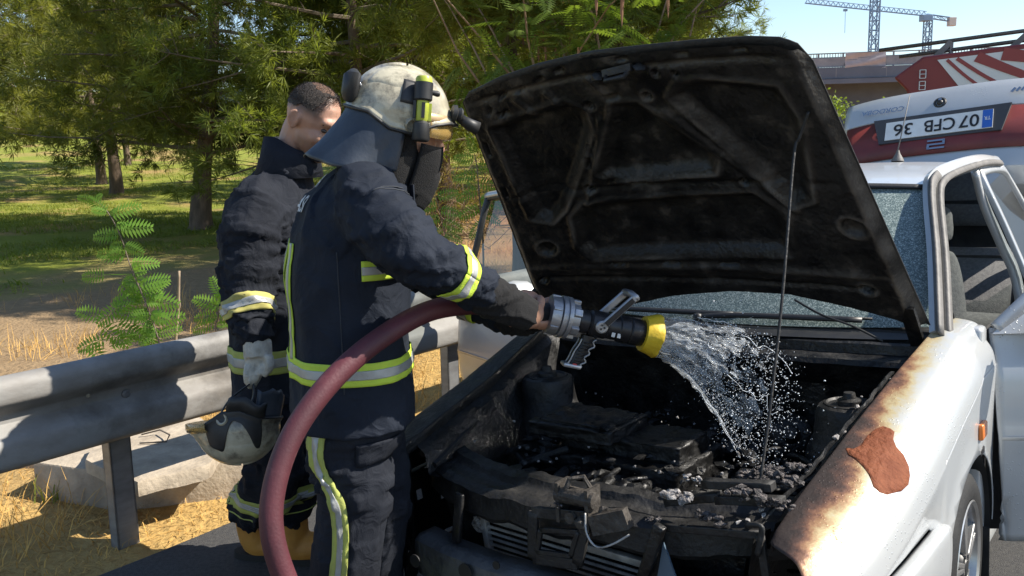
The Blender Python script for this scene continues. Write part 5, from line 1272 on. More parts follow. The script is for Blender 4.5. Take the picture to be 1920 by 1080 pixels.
# ------------------------------------------------ bare-headed firefighter holding his helmet
def second_man():
    a = math.radians(-4); fd = np.array([math.cos(a), math.sin(a), 0]); Y = 3.25
    fR, fL = G(480, 1042), G(548, 1050); base = np.array([(fR[0]+fL[0])/2, (fR[1]+fL[1])/2, 0.])
    P = Person(base, fd); rd = P.rd; up = P.up
    tor = [((528, 712), .160, .23), ((526, 660), .156, .23), ((523, 590), .155, .225), ((520, 510), .160, .225), ((518, 440), .162, .230), ((516, 390), .150, .225), ((522, 345), .115, .185), ((540, 312), .085, .11)]
    tc = [U(p[0], p[1], Y) for p, _, _ in tor]
    armR = [U(482, 385, 3.06), U(470, 440, 3.0), U(464, 505, 2.98), U(466, 560, 2.95), U(474, 612, 2.90)]; wR = U(482, 640, 2.89); armL = [U(520, 380, 3.46), U(530, 450, 3.50), U(545, 530, 3.48), U(580, 590, 3.42)]; wL = U(600, 610, 3.40)
    legs = []
    for (h, k, an) in (((515, 735, 3.16), (512, 880, 3.14), fR), ((545, 735, 3.34), (552, 880, 3.32), fL)):
        A_ = np.array([an[0], an[1], .10]); hp, kn = U(*h), U(*k); legs.append([hp, hp*.5 + kn*.5, kn, kn*.5 + A_*.5 + [-.01, 0, 0], A_ + [0, 0, .03]])
    pit = .55; yaw = -.34; f0 = fd*math.cos(yaw) - rd*math.sin(yaw); r0 = rd*math.cos(yaw) + fd*math.sin(yaw)
    hf = f0*math.cos(pit) - up*math.sin(pit); hu = up*math.cos(pit) + f0*math.sin(pit); ho = U(587, 228, 3.20); fr = (hf, r0, hu)
    parts = head_parts(ho, fr, tc[-1] + [0, 0, -.03]); parts.append(loft_ell([(c, hd*.72, hw*.75) for c, (_, hd, hw) in zip(tc, tor)], fd, rd)); parts.append(stube(armR + [wR, U(485, 670, 2.88)], [.07, .06, .05, .045, .036, .030, .03])); parts.append(stube(armL + [wL, U(625, 625, 3.38)], [.07, .06, .05, .036, .030, .03]))
    for L_ in legs: parts.append(stube(L_, [.09, .08, .062, .055, .045])); parts.append(stube([L_[-1], L_[-1] + [0, 0, -.05], L_[-1] + fd*.15 + np.array([0, 0, -.09])], [.045, .042, .028], 12))
    V, N, F = remesh(parts, .0048, 2, .4)
    body = mk('person', V - base, F, M['skin'], None, smooth=True); body.location = base; P.root = body; tag(body, 'bare-headed person with short dark hair in navy firefighter gear, looking down', 'person')
    # hair: thin shells over the scalp
    L = np.stack([(V - ho) @ hf, (V - ho) @ r0, (V - ho) @ hu], 1)
    def sub(cond, off, m, name):
        idx = [f for f in F if all(cond(L[i]) for i in f)]; us = sorted(set(i for f in idx for i in f)); mp = {o: k for k, o in enumerate(us)}
        if idx: P.mk(name, [V[i] + N[i]*(off + .0015*noise.noise(Vector(V[i]*260))) for i in us], [[mp[i] for i in f] for f in idx], m, smooth=True)
    nz = lambda l: .006*noise.noise(Vector(l*60))
    def lower(l): return .052 - .012*(l[0] < -.03) - .25*max(0, -l[0] - .02)
    sub(lambda l: l[2] > lower(l) + nz(l) and l[0] < .030 + .15*max(0, l[2]-.06) + nz(l) and l[2] < .118 + nz(l), .0045, M['hair'], 'hair')
    sub(lambda l: l[2] > .112 + nz(l)*1.5 and l[0] < .075 + nz(l), .0035, M['thinhair'], 'thin_crown_hair')
    hv, hfc = [], []
    for i, l in enumerate(L):
        den = float(sm(.045, .07, l[2] + .2*max(0, -l[0]-.02)))*float(sm(.06, .03, l[0] - .25*max(0, l[2]-.06))) if abs(l[1]) < .095 and l[2] > .03 else 0
        if l[2] > .11: den = .45 if l[0] < .07 else 0
        for _ in range(3):
            if random.random() < den:
                d_ = N[i]*.8 + (-hf*.2 + hu*.1) + np.array([random.gauss(0, .25) for _ in range(3)]); d_ /= np.linalg.norm(d_); p_ = V[i] + np.array([random.gauss(0, .002) for _ in range(3)]); w_ = np.cross(d_, (.3, .9, .2)); w_ = w_/np.linalg.norm(w_)*.0006; k_ = len(hv); hv += [p_ - w_, p_ + w_, p_ + d_*random.uniform(.006, .011)]; hfc.append((k_, k_+1, k_+2))
    P.mk('hair_strands', hv, hfc, mat('hair_strand', (.012, .009, .008), (.05, .034, .024), rough=.5, scale=90), smooth=False, fixn=False, kind='stuff')
    at_ = body.data.attributes.new('fade', 'FLOAT', 'POINT')
    fv = []
    for l in L:
        k = float(sm(.018, .055, l[2] + .25*max(0, -l[0]-.02))) * float(sm(.062, .040, l[0])) if l[2] > 0 else 0.
        bd = .45*float(sm(-.025, -.06, l[2]))*float(sm(-.02, .02, l[0]))*float(sm(-.16, -.13, l[2]))
        fv.append(max(k*.85, bd))
    at_.data.foreach_set('value', fv)
    sk = M['skin'].copy(); sk.name = 'skin_with_stubble'; nt = sk.node_tree; b_ = nt.nodes['Principled BSDF']; src = [l.from_socket for l in nt.links if l.to_socket == b_.inputs['Base Color']][0]
    an = nt.nodes.new('ShaderNodeAttribute'); an.attribute_name = 'fade'; mx = nt.nodes.new('ShaderNodeMix'); mx.data_type = 'RGBA'; nt.links.new(an.outputs['Fac'], mx.inputs[0]); nt.links.new(src, mx.inputs[6]); mx.inputs[7].default_value = (.05, .034, .026, 1); nt.links.new(mx.outputs[2], b_.inputs['Base Color'])
    body.data.materials[0] = sk
    for s in (-1, 1):
        H = lambda a_, b_, c_: ho + hf*a_ + r0*b_ + hu*c_
        b = MB(); b.add(*ellip(H(.071, s*.032, .006), (.012, .012, .008), fr, 12)); P.mb('eye', b, mat('dark_eye', (.06, .045, .04), rough=.2)); b = MB(); b.tube([H(.086, s*.018, .028), H(.086, s*.034, .033), H(.070, s*.050, .027)], [.004, .005, .003], 6); P.mb('eyebrow', b, M['hair']); b = MB(); b.tube([H(.090, s*.022, .008), H(.089, s*.034, .012), H(.078, s*.046, .006)], [.002, .003, .002], 6); P.mb('eyelashes', b, M['hair'])
    # ---- jacket
    jp = [loft_ell([(tc[0] + [0, 0, -.04], .165, .235)] + [(c, hd, hw) for c, (_, hd, hw) in zip(tc, tor)], fd, rd, 32), stube(armR, [.106, .104, .098, .084, .070]), stube(armL, [.104, .098, .088, .072]), ellip(U(484, 372, 3.08), (.09, .09, .07), (fd, rd, up))]
    V, N, F = remesh(jp, .009, 6, .5); V = fold_cloth(V, N, [(armR, .12, 16), (armL, .12, 16)], .012, 3.1); P.mk('jacket', V, F, M['turnout2'], smooth=True); jk = [c for c in body.children if c.name.startswith('jacket')][0]; bv = BVHTree.FromPolygons([Vector(v) for v in V], F)
    tz = [c[2] for c in tc][::-1]
    def axis(z): return np.array([np.interp(z, tz, [c[0] for c in tc][::-1]), np.interp(z, tz, [c[1] for c in tc][::-1]), z])
    dirf = lambda t, an: fd*math.cos(an) + rd*math.sin(an); zz = lambda py: U(530, py, Y - .15)[2]
    tape(P, bv, axis, zz(692), zz(650), dirf, 0, 2*math.pi, 90, M['hiviz2'], parent=jk); tape(P, bv, axis, zz(495), zz(467), dirf, math.radians(-50), math.radians(52), 30, M['hiviz2'], parent=jk)
    S = spline(armR, 60); i0, i1 = 46, 54; ax_ = S[i1]-S[i0]; ax_ /= np.linalg.norm(ax_); e1 = np.cross(ax_, (0, 1, 0)); e1 /= np.linalg.norm(e1); e2 = np.cross(ax_, e1)
    tape(P, bv, lambda t: S[i0] + (S[i1]-S[i0])*t, 0, 1, lambda t, an: e1*math.cos(an) + e2*math.sin(an), 0, 2*math.pi, 48, mat('soiled_yellow_tape', (.50, .45, .12), (.34, .31, .11), rough=.8, scale=10), parent=jk)
    cc = tc[-1]; V, F = loft_ell([(cc + [0, 0, -.04], .115, .135), (cc + fd*.010 + [0, 0, .03], .100, .100), (cc + fd*.020 + [0, 0, .105], .090, .088)], fd, rd, 30); V = [v for v in V]; V = [v - up*.055*sm(-.03, .09, np.dot(v - cc, fd))*(1 if i >= 60 else 0) for i, v in enumerate(V)]; P.mk('collar', V, F[:-2], M['turnout2'], jk, smooth=True, solid=.008)
    b = MB(); b.add(*stube([armR[-1]*.6 + armR[-2]*.4, armR[-1], wR], [.062, .062, .054], 18, 16)); V, N, F = remesh([(b.V, b.F)], .007, 2); V = fold_cloth(V, N, [([armR[-2], armR[-1], wR], .09, 26)], .008, 6.); P.mk('sleeve_cuff', V, F, M['turnout2'], smooth=True)
    # ---- trousers and boots
    tp = [loft_ell([(U(528, 690, Y), .14, .20), (U(528, 735, Y), .148, .21), (U(530, 775, Y), .135, .195)], fd, rd)] + [stube(L_[:-1] + [L_[-1] + [0, 0, .10]], [.125, .118, .102, .098, .100]) for L_ in legs]
    V, N, F = remesh(tp, .009, 6, .5); V = fold_cloth(V, N, [(L_, .13, 11) for L_ in legs], .014, 9.7); P.mk('trousers', V, F, M['turnout2'], smooth=True); tr = [c for c in body.children if c.name.startswith('trousers')][0]; bt = BVHTree.FromPolygons([Vector(v) for v in V], F)
    for i, L_ in enumerate(legs):
        S2 = spline(L_, 80); tape(P, bt, lambda t, S2=S2: S2[int(t)], 52, 60, dirf, 0, 2*math.pi, 48, M['hiviz2'], parent=tr)
        A_ = L_[-1]; b = MB(); b.add(*stube([A_ + [0, 0, .14], A_ + [0, 0, .03], A_ + fd*.02 + np.array([0, 0, -.07]), A_ + fd*.12 + np.array([0, 0, -.07]), A_ + fd*.20 + np.array([0, 0, -.075])], [.074, .070, .064, .054, .042], 20, 14)); V2, N2, F2 = remesh([(b.V, b.F)], .007, 3); V2[:, 2] = np.maximum(V2[:, 2], .014); bo = P.mk('boot', V2, F2, M['boot'], smooth=True)
        b = MB(); b.add(*loft_ell([(np.array([A_[0], A_[1], 0]) + fd*.08, .165, .056), (np.array([A_[0], A_[1], .026]) + fd*.08, .165, .056)], fd, rd, 24)); P.mb('sole', b, M['sole'], bo, smooth=40)
    # ---- glove closing on the helmet strap
    gp = [stube([wR, U(483, 652, 2.88), U(484, 672, 2.87)], [.046, .046, .044], 10), ellip(U(484, 672, 2.87), (.046, .030, .055), (fd, rd, up))]
    for j, (dx, dl) in enumerate(((-15, 0), (-5, 8), (6, 6), (16, -4))):
        gp.append(stube([U(480 + dx*.9, 684, 2.86 - .01*(j % 2)), U(475 + dx*.8, 702 + dl, 2.84), U(472 + dx*.6, 716 + dl, 2.86), U(474 + dx*.5, 712 + dl, 2.89)], [.0135, .0135, .012, .010], 14, 8))
    gp.append(stube([U(503, 668, 2.85), U(505, 690, 2.83), U(494, 706, 2.83)], [.016, .014, .011], 12, 8))
    V, N, F = remesh(gp, .005, 2); V = fold_cloth(V, N, [], .004, 2.); P.mk('glove', V, F, M['glove'], smooth=True)
    b = MB(); c = U(625, 625, 3.38); gl = [ellip(c, (.05, .032, .045), (fd, rd, up))]
    for j in range(4): gl.append(stube([c + fd*.03 + rd*(.02 - .013*j), c + fd*.07 + rd*(.02 - .013*j) + [0, 0, -.015], c + fd*.075 + rd*(.02 - .013*j) + [0, 0, -.045]], [.013, .012, .010], 10, 8))
    V, N, F = remesh(gl, .006, 2); P.mk('glove', V, F, M['glove'], smooth=True)
second_man()

# ------------------------------------------------ the helmet he carries, upside down
def held_helmet():
    Y = 2.84; o = U(447, 800, Y); root = empty('fire_helmet', o); tag(root, 'damaged cream fire helmet hanging upside down from the pale glove', 'helmet')
    u_ = np.array([.10, -.22, -1.0]); u_ /= np.linalg.norm(u_); f_ = np.array([-1.0, -.10, -.12]); f_ -= u_*f_.dot(u_); f_ /= np.linalg.norm(f_); r_ = np.cross(f_, u_); r_ = r_ if r_[1] < 0 else -r_
    def PM(n, V, F, m, par=None, **k): return mk(n, np.array([tuple(v) for v in V]) - o, F, m, par or root, **k)
    sh, S, H = helmet(PM, None, o, (f_, r_, u_), 'shell')
    V = []
    for th in np.linspace(56, 132, 40):
        km = .30 + .16*math.sin(th*.11) + .10*noise.noise(Vector((th*.06, 3, 0)))
        V += [S(th, km*q, .0055) for q in np.linspace(0, 1, 12)]
    PM('black_flap', V, grid_faces(40, 12), M['helmblack'], sh, smooth=True, solid=.003)
    for th, ln in ((112, .045), (150, .085)):   # torn lining standing up
        V = []
        for i in range(10):
            for j in range(8):
                t = j/7; p = S(th + (i-4.5)*6, .0, -.004); V.append(p - u_*t*(ln + .03*noise.noise(Vector((i*.4, th, 0)))) + r_*.03*math.sin(t*2.2)*(1 if th == 112 else -.3) + f_*-.02*t)
        PM('torn_lining', V, grid_faces(10, 8), M['helmblack'] if th == 112 else M['cape'], sh, smooth=True, solid=.004)
    g = U(474, 716, 2.85)
    for th in (75, 110):
        b = MB(); p = S(th, .02, -.004); b.tube(spline([p, p*.5 + g*.5 + np.array([-.02 if th == 75 else .015, 0, 0]), g], 16), [(.010, .003)]*16, 6); PM('chin_strap', b.V, b.F, M['helmblack'], sh)
    b = MB(); b.box(U(432, 772, 2.82) + [-.012, -.006, -.012], U(432, 772, 2.82) + [.014, .006, .014]); PM('strap_buckle', b.V, b.F, M['helmblack'], sh, smooth=False, bevel=.003)
    V = []
    for th in np.linspace(-62, 62, 30):
        for rr, z_ in ((.152, .0), (.163, -.012), (.162, -.030)): q = math.radians(th); V.append(H(rr*math.cos(q), rr*.8*math.sin(q), z_))
    PM('visor', V, grid_faces(30, 3), M['amber'], sh, smooth=True, solid=.003)
held_helmet()

# ------------------------------------------------ hose, nozzle, water
M['hose'] = mat('maroon_hose', (.10, .022, .030), (.065, .016, .022), rough=.6, scale=7, bump=.12, bscale=160)
soot(M['hose'], (.17, .07, .075), 6, .57, .80)
M['nozblack'] = mat('anodised_black', (.014, .014, .016), (.03, .03, .033), rough=.38, metal=.3, scale=14, bump=.1)
soot(M['nozblack'], (.30, .31, .33), 26, .63, .70)
M['nozgrey'] = mat('worn_aluminium', (.42, .43, .45), (.27, .275, .29), rough=.42, metal=.7, scale=16, bump=.2)
M['yellow'] = mat('yellow_bumper', (.66, .46, .02), (.50, .34, .02), rough=.55, scale=14, bump=.3)
soot(M['yellow'], (.10, .08, .02), 16, .62, .74)
hp = [U(925, 577, 2.38), U(880, 571, 2.34), U(800, 585, 2.27), U(715, 633, 2.18), U(640, 695, 2.10), U(575, 772, 2.03), U(533, 850, 1.98), U(510, 940, 1.94), U(514, 1020, 1.92), U(545, 1110, 1.92), U(600, 1220, 1.95)]
hp.append(np.array([hp[-1][0] + .25, 1.85, .035])); hp.append(np.array([hp[-1][0] + .9, 1.2, .035])); hp.append(np.array([hp[-1][0] + 1.2, -.3, .035]))
b = MB(); Sx = spline(hp, 120); b.tube(Sx - np.array([Sx[-1][0], Sx[-1][1], 0]), .0270, 20); ho_ = b.build('fire_hose', M['hose']); ho_.location = (Sx[-1][0], Sx[-1][1], 0); tag(ho_, 'thick maroon fire hose arching in front of the helmeted firefighter', 'hose')
def nozzle():
    A, B = U(1025, 588, 2.46), U(1238, 632, 2.52); d = (B - A)/np.linalg.norm(B - A); L_ = np.linalg.norm(B - A); base = NOZ_A
    root = empty('hose_nozzle', NOZ_A); tag(root, 'black hose nozzle with grey coupling, pistol grip and yellow bumper', 'nozzle'); up_ = np.array([0, 0, 1.]) - d*d[2]; up_ /= np.linalg.norm(up_); sd = np.cross(d, up_); sd = sd if sd[1] < 0 else -sd
    def PM(n, b, m, par=None, **k): return mk(n, np.array([tuple(v) for v in b.V]) - base, b.F, m, par or root, **k)
    T = lambda s, a=0, c=0: A + d*s + up_*a + sd*c
    px = lambda p: np.dot(U(p, 600, 2.49) - A, d)
    b = MB(); b.tube([NOZ_A - (NOZ_B-NOZ_A)*-.02, NOZ_A*.5 + NOZ_B*.5, A + d*.01], [.031, .031, .031], 20); PM('hose_tail', b, M['nozblack'])
    b = MB(); b.lathe(A, d, [(.0, .036), (.004, .053), (.030, .055), (.032, .048), (.034, .0585), (.045, .059), (.047, .054), (.049, .054), (.051, .059), (.062, .0585), (.064, .046), (.086, .045), (.090, .034)], 32); cp = PM('coupling', b, M['nozgrey'], smooth=35)
    for k in range(6):
        a = k*math.pi/3; q = up_*math.cos(a) + sd*math.sin(a); b = MB(); b.bar(T(.064) + q*.048, T(.088) + q*.048, .022, .014, up=q); PM('coupling_lug', b, M['nozgrey'], cp, smooth=False, bevel=.003)
        b = MB(); b.bar(T(.004) + q*.054, T(.029) + q*.054, .012, .006, up=q); PM('coupling_notch', b, M['nozgrey'], cp, smooth=False, bevel=.002)
    s0 = .088
    b = MB(); b.lathe(A, d, [(s0, .030), (s0+.004, .033), (s0+.030, .033), (s0+.034, .030), (s0+.040, .037), (s0+.085, .038), (s0+.089, .035), (s0+.12, .0345), (s0+.124, .038), (s0+.150, .039), (s0+.154, .036), (s0+.158, .039), (s0+.20, .0375), (s0+.205, .034)], 28); bd = PM('barrel', b, M['nozblack'], smooth=35)
    e0 = s0 + .196
    b = MB(); N_ = 40; prof = [(e0, .038), (e0+.001, .049), (e0+.012, .053), (e0+.038, .060), (e0+.046, .059), (e0+.044, .050), (e0+.020, .038), (e0+.012, .02)]; b.lathe(A, d, prof, N_)
    V = []
    for i, (t, r) in enumerate(prof):
        for k in range(N_):
            w = 1 + (.05*(1 if (k // 4) % 2 else -1) if i in (3, 4) else 0); v = np.array(b.V[i*N_+k]); c = A + d*t; V.append(c + (v-c)*w)
    b.V = V; PM('yellow_bumper', b, M['yellow'], smooth=30)
    # bail handle: a U over the barrel
    pv = s0 + .062
    for s in (-1, 1):
        b = MB(); b.lathe(T(pv, 0, s*.036), sd*s, [(0, .018), (.010, .018), (.013, .014)], 18); pb_ = PM('bail_boss', b, M['nozgrey'], bd, smooth=35)
        b = MB(); b.bar(T(pv, 0, s*.044), T(pv + .074, .100, s*.044), .022, .010, up=sd); PM('bail_arm', b, M['nozgrey'], bd, smooth=False, bevel=.004)
        b = MB(); b.bar(T(pv + .008, .010, s*.051), T(pv + .068, .092, s*.051), .014, .003, up=sd); PM('arm_inlay', b, M['nozblack'], bd, smooth=False)
        for k in range(3): b = MB(); b.lathe(T(pv + .006*math.cos(k*2.1), .006*math.sin(k*2.1), s*.048), sd*s, [(0, .0032), (.003, .003)], 8); PM('boss_screw', b, M['nozblack'], bd, smooth=False)
    b = MB(); b.tube([T(pv + .073, .099, -.049), T(pv + .075, .103, 0), T(pv + .073, .099, .049)], [(.010, .012)]*3, 10); PM('bail_grip', b, M['nozgrey'], bd)
    # pistol grip
    g = [T(pv - .018, -.036), T(pv - .020, -.060), T(pv - .030, -.085), T(pv - .036, -.112), T(pv - .044, -.128)]; b = MB(); SS = spline(g, 24); R_ = [(.021 + .003*math.sin(i*1.15), .016) for i in range(24)]
    V = []; n = 16
    for i, c in enumerate(SS):
        for k in range(n): a = 2*math.pi*k/n; fr_ = .003*math.sin(i*1.2) if math.cos(a) > .2 else 0; V.append(c + d*(math.cos(a)*(.022 + fr_*1.6)) + sd*(math.sin(a)*.017))
    b.add(V, grid_faces(24, n, True) + [tuple(range(n))[::-1], tuple(23*n+k for k in range(n))]); gp = PM('pistol_grip', b, M['nozblack'], smooth=60)
    for c in (.018, -.018):   # worn pale ridge down the grip edge
        b = MB(); b.tube([SS[i] + d*(.020 + .005*math.sin(i*1.2)) + sd*c*.6 for i in range(2, 23)], .0028, 6); PM('worn_ridge', b, M['nozgrey'], gp); b = MB(); b.tube([SS[i] - d*.020 + sd*c*.7 for i in range(3, 23)], .0026, 6); PM('worn_ridge', b, M['nozgrey'], gp)
    for i in range(5, 20, 2): b = MB(); b.tube([SS[i] - d*.012 + sd*.0175, SS[i] + d*.010 + sd*.0175 + up_*.004], .0022, 5); PM('grip_rib', b, M['nozblack'], gp)
    b = MB(); b.bar(SS[21] + sd*.017 - d*.006, SS[21] + sd*.017 + d*.006, .010, .003, up=sd); PM('red_label', b, mat('red_label', (.45, .05, .05), rough=.6), gp, smooth=False)
    b = MB(); b.bar(SS[23] - d*.030, SS[23] + d*.024, .040, .012, up=up_); PM('grip_foot', b, M['nozgrey'], gp, smooth=False, bevel=.005)
    for (s, t) in ((.098, '0'), (.115, '1')): b = MB(); b.bar(T(s0 + s, -.016, .034), T(s0 + s + .010, -.016, .034), .012, .002, up=sd); PM('flow_mark', b, M['white'], bd, smooth=False)
    return T(e0 + .03), d, up_, sd
NE, ND, NUp, NSd = nozzle()
# water: a fan that leaves the nozzle, arches and breaks into beads
def water():
    m = bpy.data.materials.new('water'); m.use_nodes = True; nt = m.node_tree; L = nt.links.new; b = nt.nodes['Principled BSDF']
    b.inputs['Base Color'].default_value = (.92, .96, 1, 1); b.inputs['Roughness'].default_value = .06; b.inputs['IOR'].default_value = 1.33; b.inputs['Transmission Weight'].default_value = .9
    M['water'] = m
    f = mat('foamy_water', (.75, .80, .85), (.92, .95, .98), rough=.25, scale=30); bb = f.node_tree.nodes['Principled BSDF']; bb.inputs['Transmission Weight'].default_value = .35; bb.inputs['IOR'].default_value = 1.33
    ms = bpy.data.materials.new('water_sheet'); ms.use_nodes = True; nt = ms.node_tree; L = nt.links.new; b = nt.nodes['Principled BSDF']; b.inputs['Base Color'].default_value = (.78, .84, .90, 1); b.inputs['Roughness'].default_value = .12; b.inputs['Specular IOR Level'].default_value = .8
    tc = nt.nodes.new('ShaderNodeTexCoord'); n = nt.nodes.new('ShaderNodeTexNoise'); n.inputs['Scale'].default_value = 3.2; n.inputs['Detail'].default_value = 9; n.inputs['Roughness'].default_value = .75; at1 = nt.nodes.new('ShaderNodeAttribute'); at1.attribute_name = 'flow'; L(at1.outputs['Vector'], n.inputs['Vector'])
    r_ = nt.nodes.new('ShaderNodeMapRange'); r_.inputs[1].default_value = .44; r_.inputs[2].default_value = .72; r_.inputs[3].default_value = .04; r_.inputs[4].default_value = .55; L(n.outputs['Fac'], r_.inputs[0]); L(r_.outputs[0], b.inputs['Alpha'])
    bp = nt.nodes.new('ShaderNodeBump'); bp.inputs['Strength'].default_value = .8; bp.inputs['Distance'].default_value = .006; L(n.outputs['Fac'], bp.inputs['Height']); L(bp.outputs[0], b.inputs['Normal']); M['watersheet'] = ms
    T = lambda t, a, r: NE + ND*(t*.29) + np.array([0, 0, .035*t - .13*t*t]) + (NUp*math.cos(a) + NSd*math.sin(a))*r
    NA, NT = 96, 60; V = []; keep = {}
    for i in range(NT):
        t = i/(NT-1)
        for k in range(NA):
            a = 2*math.pi*k/NA; r = (.046 + .085*t + .02*t*t)*(1 + .18*noise.noise(Vector((math.cos(a)*2.2, math.sin(a)*2.2, t*3))) + .05*noise.noise(Vector((math.cos(a)*9, math.sin(a)*9, t*12)))); p = T(t, a, r*(.9 if math.cos(a) > 0 else 1.0)); V.append(p + np.array([.008*noise.noise(Vector((k*.3, i*.25, 0))), .006*noise.noise(Vector((k*.3, i*.25, 5))), .008*noise.noise(Vector((k*.3, i*.25, 9)))]))
    F = []
    for i in range(NT-1):
        t = i/(NT-1)
        for k in range(NA):
            a = 2*math.pi*k/NA; hole = noise.noise(Vector((math.cos(a)*3.1, math.sin(a)*3.1, t*5.0 + 3))) + .5*noise.noise(Vector((math.cos(a)*9, math.sin(a)*9, t*13)))
            if hole > .95 - 1.15*t**1.1: continue
            F.append((i*NA+k, i*NA+(k+1) % NA, (i+1)*NA+(k+1) % NA, (i+1)*NA+k))
    root = empty('water_jet', NE); tag(root, 'fan of water leaving the nozzle and breaking into drops over the engine', 'water', kind='stuff')
    so = mk('sheet', np.array(V) - NE, F, M['watersheet'], root, smooth=True, kind='stuff', fixn=False)
    fl_ = so.data.attributes.new('flow', 'FLOAT_VECTOR', 'POINT'); fl_.data.foreach_set('vector', [c for i in range(NT) for k in range(NA) for c in (math.cos(2*math.pi*k/NA)*4, math.sin(2*math.pi*k/NA)*4, i/NT*2.2)])
    bm = bmesh.new(); bmesh.ops.create_icosphere(bm, subdivisions=1, radius=1); IV = np.array([v.co for v in bm.verts]); IF = [[v.index for v in fc.verts] for fc in bm.faces]; bm.free()
    def drops(name, n, gen, m):
        V = []; F = []
        for _ in range(n):
            p, r = gen(); k = len(V); st = np.array([1, 1, 1]) + np.array([random.uniform(-.3, .5) for _ in range(3)]); V += [tuple(p + v*r*st) for v in IV]; F += [[i+k for i in q] for q in IF]
        mk(name, np.array(V) - NE, F, m, root, smooth=True, kind='stuff', fixn=False)
    def g1():
        t = .25 + random.uniform(0, 1.0)**.8; a = random.uniform(0, 6.283); r = (.046 + .085*t + .02*t*t)*random.uniform(.75, 1.08) + max(0, t-.6)*random.gauss(0, .03); return T(t, a, r), random.uniform(.0004, .0011)*(.6 + .8*t)
    def g2():
        t = random.uniform(.75, 1.5); a = random.uniform(0, 6.283); return T(t, a, random.uniform(.05, .19)) + np.array([random.gauss(0, .03) for _ in range(3)]), random.uniform(.0006, .0026)
    drops('fine_spray', 3000, g1, f); drops('drops', 500, g2, M['water']); drops('foam_drops', 320, g2, f)
    # ropes of water along the torn edges
    b = MB()
    for k in range(9):
        t0 = random.uniform(.35, .9); a = random.uniform(0, 6.283); P = []
        for j in range(9): t = t0 + .055*j; r = (.046 + .085*t + .02*t*t)*(1 + .1*noise.noise(Vector((k, j*.5, 0)))); P.append(T(t, a + .12*noise.noise(Vector((k, j*.6, 4)))*j, r))
        b.tube(spline(P, 18), [.0007 + .0014*abs(noise.noise(Vector((k, q*.5, 2)))) for q in range(18)], 5)
    mk('water_ropes', np.array([tuple(v) for v in b.V]) - NE, b.F, f, root, smooth=True, kind='stuff')
water()
# ------------------------------------------------------------------ trees and plants
def crown_mesh(name, seed, m, z0, z1, R, n_limb, tuft=.22, dens=1.0, needle_w=.0085, K_=19):
    """branches and needle tufts of one pine crown about the origin"""
    r = np.random.default_rng(seed); wood = MB(); tp = []; td = []
    for i in range(n_limb):
        t = (i + r.uniform(-.4, .4)) / n_limb; z = z0 + (z1 - z0) * max(0, t)
        a = i * 2.4 + r.uniform(-.5, .5); prof = math.sin(math.pi * (.16 + .84 * (1 - t) ** .9) * .62) ; l = R * (.35 + .65 * prof) * r.uniform(.7, 1.12)
        d = np.array([math.cos(a), math.sin(a), r.uniform(-.12, .30)]); P = [np.array([0, 0, z])]
        for k in range(5):
            d = d + r.normal(0, .10, 3) + np.array([0, 0, .05 if k > 2 else -.03]); d /= np.linalg.norm(d); P.append(P[-1] + d * l / 5)
        wood.tube(P, [.045, .036, .028, .02, .013, .006], 5, False)
        for j in range(int(15 * dens)):
            f = r.uniform(.18, 1.0) ** .8 * 5; k = min(4, int(f)); b = P[k] + (P[k+1] - P[k]) * (f - k)
            dd = (P[k+1] - P[k]) / np.linalg.norm(P[k+1] - P[k]); s = r.normal(0, 1, 3); s[2] = s[2] * .5 + .15; s -= dd * s.dot(dd); s /= np.linalg.norm(s)
            q = dd * .45 + s; q /= np.linalg.norm(q); L_ = l * r.uniform(.10, .30)
            if r.uniform() < .35: wood.tube([b, b + q * L_ * .6, b + q * L_], [.010, .007, .003], 4, False)
            for _ in range(int(r.integers(4, 9))):
                tp.append(b + q * L_ * r.uniform(.25, 1.1) + r.normal(0, .09, 3)); td.append(q + r.normal(0, .45, 3) + np.array([0, 0, .25]))
        for _ in range(5): tp.append(P[-1] + r.normal(0, .08, 3)); td.append(d + r.normal(0, .4, 3))
    tp = np.array(tp); td = np.array(td); td /= np.linalg.norm(td, axis=1)[:, None]; N = len(tp)
    nd = td[:, None, :] * r.uniform(.35, 1.1, (N, K_, 1)) + r.normal(0, .55, (N, K_, 3)); nd /= np.linalg.norm(nd, axis=2)[:, :, None]
    L_ = tuft * r.uniform(.6, 1.2, (N, K_, 1)); base = tp[:, None, :] + nd * tuft * .05
    side = np.cross(nd, r.normal(0, 1, (N, K_, 3))); side /= np.linalg.norm(side, axis=2)[:, :, None]; side *= needle_w
    tip = base + nd * L_ + np.array([0, 0, -.18]) * L_ * .3; mid = base + nd * L_ * .45
    V = np.stack([base, mid + side, tip, mid - side], 2).reshape(-1, 3); n = len(V) // 4
    me = bpy.data.meshes.new(name); me.vertices.add(len(V)); me.vertices.foreach_set('co', V.ravel().astype(np.float32))
    me.loops.add(4*n); me.loops.foreach_set('vertex_index', np.arange(4*n, dtype=np.int32)); me.polygons.add(n); me.polygons.foreach_set('loop_start', np.arange(0, 4*n, 4, dtype=np.int32)); me.polygons.foreach_set('loop_total', np.full(n, 4, np.int32))
    me.update(); me.validate(); me.materials.append(m)
    wm = bpy.data.meshes.new(name + '_wood'); wm.from_pydata([list(v) for v in wood.V], [], wood.F); wm.materials.append(M['twig'])
    return me, wm
CR = [crown_mesh('crown_a', 1, M['pine1'], 1.5, 7.6, 3.6, 46), crown_mesh('crown_b', 2, M['pine1'], 1.7, 7.4, 3.2, 42), crown_mesh('crown_c', 3, M['pine2'], 1.75, 7.6, 3.3, 44, .24), crown_mesh('crown_d', 4, M['pine2'], 1.7, 6.8, 3.0, 42, .24), crown_mesh('crown_e', 5, M['pine2'], 2.7, 9.5, 2.1, 52, .20, needle_w=.006)]
